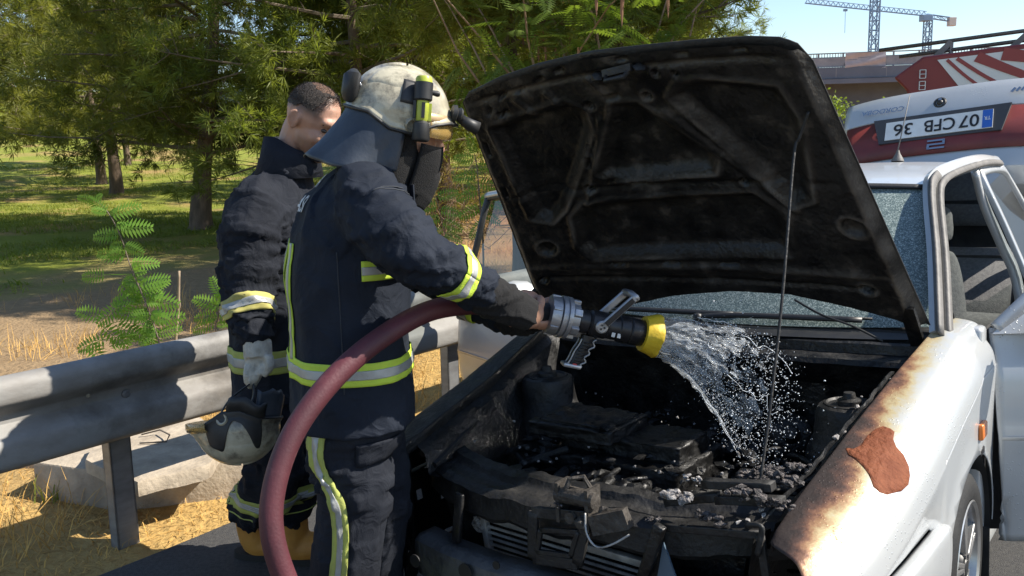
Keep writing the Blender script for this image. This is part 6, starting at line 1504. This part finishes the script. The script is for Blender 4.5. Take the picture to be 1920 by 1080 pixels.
def pine(label, x, y, k, s, rz, tr=.2, z0=None, lean=(0, 0)):
    z = ground_z(x, y) - .03 if z0 is None else z0
    root = empty('pine_tree', (x, y, z)); tag(root, label, 'pine tree', 'pine trees beyond the guardrail')
    b = MB(); P = spline([(0, 0, -.15), (.02*s, 0, .4), (.0 + lean[0]*.3, lean[1]*.3, 1.5*s), (lean[0], lean[1], 4*s), (lean[0]*1.2, lean[1], 7.2*s)], 22)
    b.tube(P, [tr * (1.9 if i == 0 else 1.55 if i == 1 else 1.25 if i == 2 else 1.08 - .04*i) for i in range(22)], 12)
    b.V = [tuple(np.array(v) * (1, 1, 1) + np.array([.03*tr*fbm((v[0]*12, v[1]*12, v[2]*3), 3)]*2 + [0])) for v in b.V]
    b.build('trunk', M['bark'], root)
    c = link('crown', CR[k][0], root); w = link('branches', CR[k][1], root)
    for o in (c, w): o.scale = (s, s, s); o.rotation_euler = (0, 0, rz); o.location = (lean[0]*.5, lean[1]*.5, 0)
    c['kind'] = 'stuff'
def at(px, Y): 
    r = ray(px, 300); return r[0] * Y / r[1], Y
PINES = [(368, 18.0, 0, 1.0, .3, .24, 'pine with the thick leaning trunk, nearest on the lawn left of the men'),
 (213, 29.4, 1, 1.15, 1.2, .24, 'pine with the middle and thickest of three slim dark trunks on the lawn'),
 (186, 34.0, 0, 1.1, 2.6, .21, 'pine with the leftmost of three slim dark trunks on the lawn'),
 (238, 41.0, 1, 1.2, .9, .17, 'pine with the rightmost of three slim dark trunks on the lawn'),
 (-75, 25.0, 1, 1.25, 4.0, .22, 'dark bushy pine filling the top left corner'),
 (-190, 21.0, 0, 1.1, 5.1, .22, 'pine half cut off by the left edge of the picture'),
 (540, 20.0, 0, 1.05, 3.3, .22, 'dark pine right behind the bare-headed man'),
 (690, 15.0, 2, .92, .5, .18, 'pine whose bright needles show just behind the white helmet'),
 (830, 17.0, 3, 1.08, 2.2, .2, 'bright sunlit pine between the helmet and the bonnet corner'),
 (985, 20.0, 2, 1.05, 4.4, .2, 'sunlit pine above the left half of the raised bonnet'),
 (1130, 24.0, 3, 1.25, 1.0, .2, 'pine behind the pod-bearing tree above the bonnet'),
 (1225, 30.0, 2, 1.1, 2.9, .2, 'rightmost pine whose tips reach the open sky'),
 (760, 30.0, 1, 1.3, 1.9, .2, 'dark pine in the background behind the helmet'),
 (1020, 38.0, 1, 1.5, 3.0, .2, 'far dark pine in the background above the bonnet'),
 (975, 10.6, 4, 1.0, .6, .15, 'tall near pine overhanging the left part of the bonnet'),
 (1150, 9.9, 4, .9, 2.1, .14, 'slim tall pine close behind the middle of the bonnet')]
for px, Y, k, s, rz, tr, lab in PINES:
    x, y = at(px, Y); pine(lab, x, y, k, s, rz, tr, lean=(.5, .1) if px == 368 else (random.uniform(-.2, .2), 0))

pine('tall roadside pine just right of the picture, its shade lies on the verge', 8.6, 8.9, 4, 1.15, 1.1, .2)
# compound leaf: a rachis with pairs of leaflets, tip along +x
def leaf_mesh(name, n=9, L_=.16, w=.05, lw=.014, m=None):
    b = MB(); b.tube([(0, 0, 0), (L_*.5, 0, .012), (L_, 0, 0)], [.0022, .0018, .001], 4, False); V = []; F = []
    for i in range(n):
        t = .12 + .88 * i / (n - 1); x = L_ * t; z = .048 * t * (1 - t) * 1.0; l = w * (.55 + .9 * math.sin(math.pi * min(1, t * .85 + .12))) 
        for s in (-1, 1):
            a = .25 + .35 * t; d = np.array([math.sin(a) , s * math.cos(a), -.18]); p = np.array([x, 0, z]); e = np.array([math.cos(a), -s*math.sin(a), 0]) * lw / 2
            k = len(V); V += [p, p + d*l*.35 - e, p + d*l, p + d*l*.35 + e]; F.append((k, k+1, k+2, k+3))
    b.add(V, F); me = bpy.data.meshes.new(name); me.from_pydata([list(v) for v in b.V], [], b.F); me.materials.append(m); return me
LEAF = leaf_mesh('leaf', 9, .17, .045, .016, M['leaf']); LEAFB = leaf_mesh('leaf_b', 8, .12, .04, .015, M['leaf'])
def place_leaf(parent, p, d, s, me=LEAF, roll=0., name='leaf'):
    o = link(name, me, parent); x_ = Vector(d).normalized(); z_ = Vector((random.uniform(-.5, .5), -1, random.uniform(.0, .8))); z_ = (z_ - x_*z_.dot(x_)).normalized(); q = Matrix((x_, z_.cross(x_), z_)).transposed().to_quaternion(); o.rotation_mode = 'QUATERNION'; o.rotation_quaternion = q; o.location = p; s *= .95 if s < 1.3 else .72; o.scale = (s, s, s); return o
def sapling(label, stem_px, Y, leaves, m=M['twig'], rad=.006, name='sapling', cat='sapling'):
    P = [U(px, py, Y) for px, py in stem_px]; P[0][2] = min(P[0][2], ground_z(P[0][0], P[0][1]) + .0) if False else P[0][2]
    g = np.array(P[0]); gz = ground_z(g[0], g[1]); base = np.array([g[0], g[1], gz - .02]); root = empty(name, base); tag(root, label, cat)
    Q = [np.array([0, 0, 0])] + [p - base for p in P]; S = spline(Q, 40); b = MB(); b.tube(S, list(np.linspace(rad, rad*.4, 40)), 6); b.build('stem', m, root)
    for (px, py, dx, dy, dz, s) in leaves:
        p = U(px, py, Y) - base; i = np.argmin(np.linalg.norm(S - p, axis=1)); d = np.array([dx, dz, -dy]); d = d / np.linalg.norm(d)
        place_leaf(root, p if np.linalg.norm(S[i]-p) > .02 else S[i], d, s)
        if np.linalg.norm(S[i]-p) > .03:
            tb = MB(); tb.tube([S[max(0, i-1)], p], [.0025, .0018], 4); tb.build('leaf_stalk', M['leaf'], root)
        if s > 1.15: continue
        d2 = np.array([-d[0] + random.uniform(-.4, .4), random.uniform(-.6, .6), d[2] + random.uniform(-.2, .5)]); j2 = max(0, min(39, i + random.randint(-2, 2))); place_leaf(root, S[j2], d2 / np.linalg.norm(d2), s*random.uniform(.55, .95), LEAFB)
    return root
sapling('tall young sapling with feathery leaves behind the guardrail at left', [(300, 660), (292, 620), (270, 560), (245, 500), (225, 440), (200, 395), (178, 376)], 4.9,
 [(178,376,-1,-.2,0,.55),(200,395,-.6,-.6,-.2,.7),(205,402,1,-.3,.1,1.0),(222,430,1,.0,.2,1.05),(226,440,-1,.1,.2,.95),(232,455,.8,.3,-.3,.8),(240,480,-1,-.1,.1,1.0),(246,492,1,.1,.2,.9),(200,515,-1,.1,.2,.9),(222,530,.5,.6,.3,.9),(262,530,1,-.2,.1,1.0),(262,520,-.9,.3,.2,.7),(268,548,1,-.3,.3,.9),(272,560,1,.3,.2,1.1),(258,560,-1,.1,.2,.9),(230,570,-.8,.6,0,1.1),(215,585,.7,-.6,.2,1.2),(195,595,-1,-.2,.2,1.0),(190,610,.6,.7,.3,1.1),(200,635,-.8,.3,.1,1.1),(205,650,.8,-.3,.2,.9),(215,610,1,.5,.2,1.0),(280,590,-1,.0,.2,1.2),(240,610,.5,.6,.3,1.0),(288,605,1,-.1,.2,1.0),(290,615,-.3,.9,.3,1.1),(300,625,.9,-.2,.1,.8),(168,640,.3,.9,.2,1.0)], rad=.0055)
sapling('small leafy shoot beside the dead stick behind the guardrail', [(405, 625), (408, 600), (412, 575), (416, 560)], 5.2, [(416,560,-.4,-1,0,.8),(412,575,-1,-.3,.2,1.0),(412,578,1,-.2,.2,1.0),(408,592,-1,.1,.2,.9),(408,595,1,.3,.2,.9),(404,605,-.9,.3,.1,.9),(415,570,.5,-.8,.2,.8)])
sapling('bright green seedling behind the arm of the helmeted firefighter', [(840, 470), (832, 430), (824, 395), (815, 362)], 8.2,
 [(815,362,-.2,-1,0,1.2),(815,365,-1,-.3,.2,1.2),(818,370,1,-.2,.2,1.2),(822,385,-1,.2,.1,1.5),(824,392,1,.3,.2,1.6),(828,405,-1,.4,.2,1.6),(830,412,1,.5,-.2,1.6),(834,428,-1,.6,.2,1.4),(836,435,1,.6,.1,1.4),(836,440,-.2,1,.2,1.4)])
sapling('feathery green shrub beside the edge of the raised bonnet', [(905, 440), (902, 400), (898, 360), (895, 320), (890, 290)], 9.5,
 [(890,290,-.3,-1,0,1.6),(892,300,-1,-.1,.2,1.8),(893,310,1,.1,.2,1.8),(895,325,-1,.2,.1,2.0),(897,340,1,.3,.2,2.0),(898,355,-1,.4,.2,2.0),(900,370,1,.4,-.2,2.0),(902,385,-1,.5,.2,2.0),(903,400,1,.6,.1,1.8),(904,415,-.6,.9,.2,1.8),(898,350,-.5,-.3,.8,1.8),(900,380,.5,-.2,-.8,1.8)], rad=.012)
# dead stick
p0_, p1_ = U(330, 655, 5.0), U(336, 508, 5.0); base = np.array([p0_[0], p0_[1], ground_z(p0_[0], p0_[1]) - .02]); st = MB(); st.tube(spline([(0, 0, 0), p0_ - base, (p0_+p1_)/2 - base + [.004, 0, 0], p1_ - base], 14), list(np.linspace(.010, .007, 14)), 7); q = (p0_*.55 + p1_*.45) - base; st.tube([q, q + [.02, 0, .05], q + [.018, 0, .10]], [.005, .004, .003], 5)
o = st.build('dead_stick', mat('dead_wood', (.36, .27, .18), (.26, .19, .13), rough=.9, scale=20)); o.location = base; tag(o, 'bare upright dead stick behind the guardrail beside the sapling', 'stick')
# green weed tufts at the chamber
for (px, py, lab) in ((95, 935, 'green grass tuft at the corner of the concrete chamber'), (205, 745, 'small green weeds peeping above the concrete chamber')):
    p = G(px, py); V = []; F = []
    for _ in range(26):
        a = random.uniform(0, 6.28); l = random.uniform(.06, .17); d = np.array([math.cos(a)*.4, math.sin(a)*.4, 1]); w = np.array([-math.sin(a), math.cos(a), 0])*.004; b0 = np.array([random.uniform(-.06, .06), random.uniform(-.06, .06), 0]); k = len(V); V += [b0-w, b0+w, b0+d*l*.6+w*.7, b0+d*l*.6-w*.7, b0+d*l+np.array([d[0], d[1], -.2])*l*.5]; F += [(k, k+1, k+2, k+3), (k+3, k+2, k+4)]
    o = mk('grass_tuft', V, F, M['weed'], smooth=False, fixn=False); o.location = (p[0], p[1], ground_z(p[0], p[1])); tag(o, lab, 'grass tuft')
# twiggy dry undergrowth behind the firefighter's face
def thicket(label, px0, px1, Y0, Y1, h, n, mats, name='dry_thicket'):
    c = np.array([*at((px0+px1)/2, (Y0+Y1)/2), 0]); c[2] = ground_z(c[0], c[1]); root = empty(name, c); tag(root, label, 'undergrowth'); b = MB(); V = []; F = []
    for _ in range(n):
        x, y = at(random.uniform(px0, px1), random.uniform(Y0, Y1)); p = np.array([x, y, ground_z(x, y)]) - c; d = np.array([random.uniform(-.8, .8), random.uniform(-.5, .5), random.uniform(.3, 1.2)]); P = [p]
        for _ in range(4): d = d + np.array([random.uniform(-.5, .5), random.uniform(-.4, .4), random.uniform(-.35, .15)]); P.append(P[-1] + d / np.linalg.norm(d) * h * random.uniform(.15, .38))
        b.tube(P, [.010, .008, .006, .004, .003], 4, False)
        for q in P[2:]:
            for _ in range(9):
                dd = np.array([random.gauss(0, 1), random.gauss(0, 1), random.gauss(.2, .7)]); dd /= np.linalg.norm(dd); w = np.cross(dd, (.3, .5, .8)); w = w/np.linalg.norm(w)*.008; l = random.uniform(.08, .2); q0 = np.array(q) + np.array([random.gauss(0, .1) for _ in range(3)]); k = len(V); V += [q0-w, q0+w, q0+dd*l]; F.append((k, k+1, k+2))
    b.build('twigs', mats[0], root, kind='stuff', fixn=False); mk('needles', V, F, mats[1], root, smooth=False, fixn=False, kind='stuff')
M['drytwig'] = mat('dry_twig', (.20, .13, .08), (.32, .23, .15), rough=.9, scale=8)
M['dryneedle'] = leafmat('dry_needles', (.13, .13, .04), (.24, .17, .07), 3, .3)
thicket('brownish twiggy undergrowth behind the face of the helmeted firefighter', 740, 930, 13.5, 17, 1.5, 90, (M['drytwig'], M['dryneedle']))
thicket('low dark undergrowth at the foot of the pines behind the two men', 460, 760, 19, 24, 1.4, 110, (M['twig'], M['pine1']))
thicket('low undergrowth at the foot of the pines behind the raised bonnet', 900, 1350, 19, 25, 2.4, 220, (M['twig'], M['pine2']))

# tree with brown pods and feathery leaves above the bonnet
def pod_tree():
    random.seed(21)
    x, y = at(1090, 9.0); root = empty('pod_tree', (x, y, ground_z(x, y))); tag(root, 'loose feathery-leaved tree with brown hanging pods above the raised bonnet', 'tree')
    b = MB(); tips = []
    for k in range(16):
        a = random.uniform(0, 6.28); P = [np.array([random.uniform(-.3, .3), random.uniform(-.2, .2), 0.]), np.array([random.uniform(-.3, .3), 0, 1.2])]; d = np.array([math.cos(a)*.45, math.sin(a)*.4, .9])
        for j in range(5): d = d + np.array([random.uniform(-.3, .3), random.uniform(-.3, .3), random.uniform(-.25, .1)]); P.append(P[-1] + d/np.linalg.norm(d)*.55); 
        b.tube(P, [.03, .025, .018, .014, .010, .007, .004], 5, False); tips += [q for q in P[3:] if (x + q[0] + .25)/(y + q[1]) < .215 and (x + q[0])/(y + q[1]) > -.02]
    b.build('branches', M['drytwig'], root)
    lm = leaf_mesh('feather', 10, .22, .06, .02, M['leaf2']); V0 = np.array([v.co for v in lm.vertices]); F0 = [list(p.vertices) for p in lm.polygons]; V = []; F = []
    pv = MB()
    for t in tips:
        for _ in range(16):
            d = Vector((random.gauss(0, 1), random.gauss(0, 1), random.gauss(0, .5))).normalized(); q = d.to_track_quat('X', 'Z').to_matrix(); s = random.uniform(.8, 1.5); p = np.array(t) + np.array([random.gauss(0, .16) for _ in range(3)])
            k = len(V); V += [tuple(p + np.array(q) @ (v*s)) for v in V0]; F += [[i+k for i in f] for f in F0]
        if random.random() < .30:
            for _ in range(random.randint(4, 9)):
                p = np.array(t) + np.array([random.gauss(0, .10), random.gauss(0, .08), random.gauss(-.1, .05)]); pv.add([p + [-.008, 0, 0], p + [.008, 0, 0], p + [.014, .004, -.10], p + [.003, 0, -.20], p + [-.010, 0, -.10]], [(0,1,2,3,4)])
    mk('foliage', V, F, M['leaf2'], root, smooth=False, fixn=False, kind='stuff'); pv.build('pods', M['pod'], root, smooth=False, fixn=False, kind='stuff')
pod_tree()
def shrub(label, px, py, Y, r, n, seed):
    p = U(px, py, Y); root = empty('far_shrub', (p[0], p[1], 0)); tag(root, label, 'shrub'); q = np.random.default_rng(seed); c = q.normal(0, r*.45, (n, 3)) + [0, 0, p[2]]; V = []; F = []
    for a in c:
        d = q.normal(0, 1, 3); d /= np.linalg.norm(d); e = np.cross(d, q.normal(0, 1, 3)); e = e/np.linalg.norm(e); k = len(V); s = r*.13; V += [a, a+d*s+e*s*.5, a+d*s*2, a+d*s-e*s*.5]; F.append((k, k+1, k+2, k+3))
    mk('foliage', V, F, M['leaf2'], root, smooth=False, fixn=False, kind='stuff'); b = MB(); b.tube([(0, 0, 0), (0.1, 0, p[2]*.5), (0, 0, p[2])], [.08, .06, .03], 6); b.build('stem', M['twig'], root)
shrub('small bright treetop under the viaduct, right of the bonnet edge', 1676, 205, 34, .45, 300, 1)
shrub('sliver of bright treetop touching the right edge of the bonnet', 1568, 206, 30, .5, 320, 2)

# ------------------------------------------------------------------ viaduct, cranes, fire engine
M['viaduct'] = mat('shaded_viaduct_concrete', (.14, .17, .215), (.11, .135, .175), rough=.9, scale=.6, bump=.2)  # blue-grey backlit shade is put into the concrete colour
M['vrail'] = mat('viaduct_railing_steel', (.22, .23, .25), rough=.6, metal=.3)
def viaduct():
    A, B = U(1380, 0, 62), U(2050, 0, 58); A = np.array([A[0], A[1], 0]); B = np.array([B[0], B[1], 0]); d = (B - A) / np.linalg.norm(B - A); Ln = np.linalg.norm(B - A); nrm = np.array([d[1], -d[0], 0])
    root = empty('viaduct', A); tag(root, 'grey concrete viaduct with steel railing at the far right', 'viaduct')
    zt = lambda py, px=1620: U(px, py, 60)[2]
    zr, zd0, zd1, zb = zt(98), zt(124), zt(150), zt(156)
    def slab(name, s0, s1, n0, n1, z0, z1, m=M['viaduct'], bev=.0):
        V = [d*s + nrm*n + np.array([0, 0, z]) for z in (z0, z1) for s, n in ((s0, n0), (s1, n0), (s1, n1), (s0, n1))]
        return mk(name, V, [(0,3,2,1), (4,5,6,7), (0,1,5,4), (1,2,6,5), (2,3,7,6), (3,0,4,7)], m, root, smooth=False)
    slab('parapet_beam', -40, 60, -.4, .3, zd1 + .15, zd0); slab('edge_moulding', -40, 60, .303, .45, zb + .02, zd1 + .12)
    slab('deck', -40, 60, -11, -.41, zd0 - .5, zd0 - .2); slab('girder', -40, 60, -3.2, -2.2, zb - 3.4, zd0 - .51); slab('girder', -40, 60, -8.2, -7.2, zb - 3.4, zd0 - .51)
    for s in (18.2, -14, 44): slab('pier', s, s + 1.9, -9, -.9, -1, zb - .1)
    slab('abutment', -40, 60, -14, -12, -1, zb)
    for k in range(10): slab('beam_joint', -6 + k*3.1, -5.96 + k*3.1, .28, .304, zd1 + .2, zd0 - .03, M['vrail'])
    b = MB()
    for s in np.arange(-4, 32, .17):
        if abs(s - 9.9) > 1.6: p = d*s + nrm*.1; b.bar(p + [0, 0, zd0], p + [0, 0, zr], .035)
    b.build('balusters', M['vrail'], root, smooth=False, kind='stuff')
    for s in np.arange(-4, 32, 1.55): b = MB(); p = d*s + nrm*.1; b.bar(p + [0, 0, zd0 - .02], p + [0, 0, zr + .02], .09); b.build('railing_post', M['vrail'], root, smooth=False)
    for z in (zr + .03, (zr+zd0)/2 + .2): b = MB(); b.bar(d*-5 + nrm*.1 + [0, 0, z], d*33 + nrm*.1 + [0, 0, z], .07); b.build('handrail', M['vrail'], root, smooth=False)
    # construction mesh and sheet tied to the railing
    V = []; F = []
    for i, s in enumerate(np.linspace(-4, 30, 120)):
        V += [d*s + nrm*.18 + [0, 0, zd0 + .02], d*s + nrm*.2 + [0, 0, zd0 + .62 + .1*fbm((s*.8, 0, 0), 3)]]
    mk('debris_netting', V, grid_faces(120, 2), mat('grey_netting', (.20, .22, .25), (.28, .30, .33), rough=.9, scale=1.5), root, smooth=False)
    V = []
    c0 = U(1624, 112, 60) - A; s0 = c0 @ d
    for i in range(16):
        for j in range(8):
            s = s0 - 1.25 + 2.5*i/15; V.append(d*s + nrm*(.26 + .08*math.sin(j*1.3 + i*.3)) + np.array([0, 0, zr + .05 - (zr-zd0+.15)*j/7 - .12*math.sin(math.pi*i/15)*(1 if j == 7 else .4)]))
    o = mk('sheet', V, grid_faces(16, 8), mat('faded_red_sheet', (.36, .33, .34), (.42, .39, .40), rough=.9, scale=2), root, smooth=True); 
viaduct()
M['crane'] = mat('crane_steel', (.16, .27, .42), (.13, .23, .37), rough=.5, scale=.5)
M['cranew'] = mat('crane_counterweight', (.45, .45, .45), rough=.8)
def lattice(b, P, Q, w, seg, t, up=(0, 0, 1)):
    P, Q = Vector(P), Vector(Q); d = (Q-P).normalized(); up = Vector(up) if abs(d.dot(Vector(up))) < .9 else Vector((0, 1, 0)); a = d.cross(up).normalized()*w/2; c = a.normalized().cross(d)*w/2; n = max(2, int((Q-P).length/seg))
    cs = [a+c, a-c, -a-c, -a+c]
    for k in cs: b.bar(P+k, Q+k, t)
    for i in range(n):
        p0, p1 = P + (Q-P)*i/n, P + (Q-P)*(i+1)/n
        for j in range(4):
            k0, k1 = cs[j], cs[(j+1) % 4]; b.bar(p0+k0, p0+k1, t*.7); b.bar((p0+k0) if i % 2 else (p0+k1), (p1+k1) if i % 2 else (p1+k0), t*.7)
def crane(label, px, Y, top_py, wpx, jib=None):
    b0 = U(px, 103, Y); root = empty('tower_crane', (b0[0], b0[1], 0)); tag(root, label, 'tower crane', None); o = np.array([b0[0], b0[1], 0]); top = U(px, top_py, Y)[2]; w = wpx/F_PX*Y
    b = MB(); lattice(b, (0, 0, 0), (0, 0, top), w, w*1.25, w*.15); b.build('mast', M['crane'], root, smooth=False)
    if jib:
        (jx0, jy0), (jx1, jy1), (hx, hy0, hy1) = jib; P = U(jx0, jy0, Y*1.0) - o; Q = U(jx1, jy1, Y*1.0) - o; b = MB()
        # triangular jib
        hgt = 8/F_PX*Y; dv = Vector(P - Q); n = 24
        for k in ((0, w*.3, 0), (0, -w*.3, 0), (0, 0, hgt)): b.bar(Vector(Q) + Vector(k), Vector(P) + Vector(k), w*.09)
        for i in range(n):
            p, q = Vector(Q) + dv*i/n, Vector(Q) + dv*(i+.5)/n; r = Vector(Q) + dv*(i+1)/n
            for s in (-1, 1): b.bar(p + Vector((0, s*w*.3, 0)), q + Vector((0, 0, hgt)), w*.06); b.bar(q + Vector((0, 0, hgt)), r + Vector((0, s*w*.3, 0)), w*.06)
        b.build('jib', M['crane'], root, smooth=False)
        b = MB(); T = Vector(U(px, top_py, Y) - o); CWp = Vector(U(1792, 38, Y) - o); lattice(b, T, CWp, w*.6, w, w*.1); b.build('counter_jib', M['crane'], root, smooth=False)
        b = MB(); p = U(1788, 36, Y) - o; b.box(p + [-w*.9, -w*.5, -w*1.1], p + [w*.3, w*.5, w*.3]); b.build('counterweight', M['cranew'], root, smooth=False, bevel=.1)
        b = MB(); p = U(px, top_py + 4, Y) - o; b.box(p + [-w*.9, -w*.8, -w*.5], p + [w*.7, w*.8, w*.5]); b.build('cab', M['crane'], root, smooth=False, bevel=.1)
        b = MB(); p, q = U(hx, hy0, Y) - o, U(hx - 1, hy1, Y) - o; b.bar(p, q, w*.06); b.box(p + [-w*.3, -w*.2, -w*.1], p + [w*.3, w*.2, w*.25]); b.build('hoist_cable', M['crane'], root, smooth=False)
crane('tall blue lattice crane mast running out of the top of the picture', 1637, 190, -160, 13)
crane('blue tower crane with horizontal jib behind the viaduct, right of the taller mast', 1737, 200, 30, 11, ((1510, 6), (1737, 30), (1585, 20, 62)))

def fire_engine():
    Y0 = 8.6; A = U(1680, 150, Y0)
    A0 = np.array([A[0], A[1], 0]); d = np.array([math.cos(-.47), math.sin(-.47), 0]); nb = np.array([-d[1], d[0], 0])
    root = empty('fire_engine', A0); tag(root, 'red and white striped fire engine behind the burnt car', 'fire engine')
    def top(s): return 2.43 + .085*s
    def P(s, n, z): return d*s + nb*n + np.array([0, 0, z*.93])
    Z = lambda px, py: U(px, py, Y0)[2]
    V = [P(s, n, z) for n in (0, 2.3) for s, z in ((-.02, 2.26), (.10, 2.12), (.10, .9), (6.5, .9), (6.5, top(6.5)), (.22, top(.22)))]
    mk('body', V, [(0,1,2,3,4,5), (11,10,9,8,7,6)] + [(i, (i+1) % 6, 6+(i+1) % 6, 6+i) for i in range(6)], mat('fire_engine_red', (.24, .035, .032), (.20, .03, .028), rough=.45, scale=2), root, smooth=False, bevel=.02)
    wm = mat('fire_engine_white', (.72, .72, .70), (.66, .66, .64), rough=.4, scale=2, coat=.3)
    def panel(name, pts, n, m):
        V = [P(s, n, z) for s, z in pts]; V2 = [P(s, n + .006, z) for s, z in pts]; k = len(pts); mk(name, V + V2, [tuple(range(k)), tuple(range(2*k-1, k-1, -1))] + [(i, (i+1) % k, k+(i+1) % k, k+i) for i in range(k)], m, root, smooth=False)
    panel('white_panel', [(.34, top(.34) - .05), (6.4, top(6.4) - .05), (6.4, 1.0), (1.2, 1.0), (.62, 2.02)], -.008, wm)
    rm = mat('red_stripe', (.30, .045, .04), rough=.4)
    def sw(pts, w0, w1):
        S = spline(pts, 20); V = []
        for i, (s, z) in enumerate(S):
            t = S[min(i+1, 19)] - S[max(i-1, 0)]; t /= np.linalg.norm(t); w = (w0 + (w1-w0)*i/19)/2; V += [P(s - t[1]*w, -.012, z + t[0]*w), P(s + t[1]*w, -.012, z - t[0]*w)]
        mk('stripe', V, grid_faces(20, 2), rm, root, smooth=False, solid=.004)
    sw([(.42, top(.4) - .06), (.66, 2.17), (1.0, 1.95), (1.3, 1.86)], .03, .02); sw([(.50, top(.5) - .06), (.78, 2.20), (1.15, 1.99), (1.5, 1.90)], .035, .025)
    sw([(.66, top(.6) - .06), (.95, 2.27), (1.4, 2.07), (1.9, 1.98)], .10, .03); sw([(.86, top(.86) - .07), (1.2, 2.36), (1.7, 2.22), (2.6, 2.12)], .12, .05); sw([(1.5, top(1.5) - .08), (1.9, 2.40), (2.4, 2.30), (3.2, 2.22)], .16, .08)
    for k in range(2):
        q = MB(); z = 2.22 + .11*k; 
        for (a, b_, c, e) in ((0, 0, .05, 0), (0, .04, .05, .04), (0, .08, .05, .08), (0, 0, 0, .08), (.05, 0, .05, .08)): q.bar(P(.20 + a, -.012, z - .09 + b_ + .0), P(.20 + c, -.012, z - .09 + e), .010, .006)
        q.build('number', wm, root, smooth=False)
    rl = mat('ladder_metal', (.20, .19, .19), (.14, .13, .13), rough=.5, metal=.5, scale=3)
    for z, s0 in ((.14, .12), (.05, .30)):
        b = MB(); b.tube([P(s0 - .3, .25, top(s0 - .3) + z), P(2.5, .25, top(2.5) + z), P(6.4, .25, top(6.4) + z)], .018, 6); b.build('ladder_rail', rl, root)
    for s in (.42, 1.05, 1.32, 2.0, 2.6, 3.4, 4.4): b = MB(); b.bar(P(s - .12, .25, top(s) - .02), P(s + .02, .25, top(s) + .13), .035, .05); b.bar(P(s + .02, .25, top(s) + .0), P(s + .02, .25, top(s) + .14), .03); b.build('ladder_bracket', rl, root, smooth=False)
    for s in (1.3, 5.0):
        for n in (.12, 2.0): b = MB(); b.lathe(P(s, n, .48), nb, [(0, .28), (.02, .46), (.06, .48), (.2, .48), (.24, .46), (.26, .28)], 30); w = b.build('wheel', M['rubber'], root, smooth=40); b = MB(); b.lathe(P(s, n - .015, .48), nb, [(0, .06), (.02, .12), (.01, .2), (.0, .27), (.1, .27)], 24); b.build('rim', M['chrome'], w, smooth=40)
    b = MB(); V = [P(s, n, z) for z in (.45, .899) for s, n in ((.2, .1), (6.4, .1), (6.4, 2.2), (.2, 2.2))]; b.add(V, [(0,3,2,1), (4,5,6,7), (0,1,5,4), (1,2,6,5), (2,3,7,6), (3,0,4,7)]); b.build('chassis', M['blackpl'], root, smooth=False)
fire_engine()
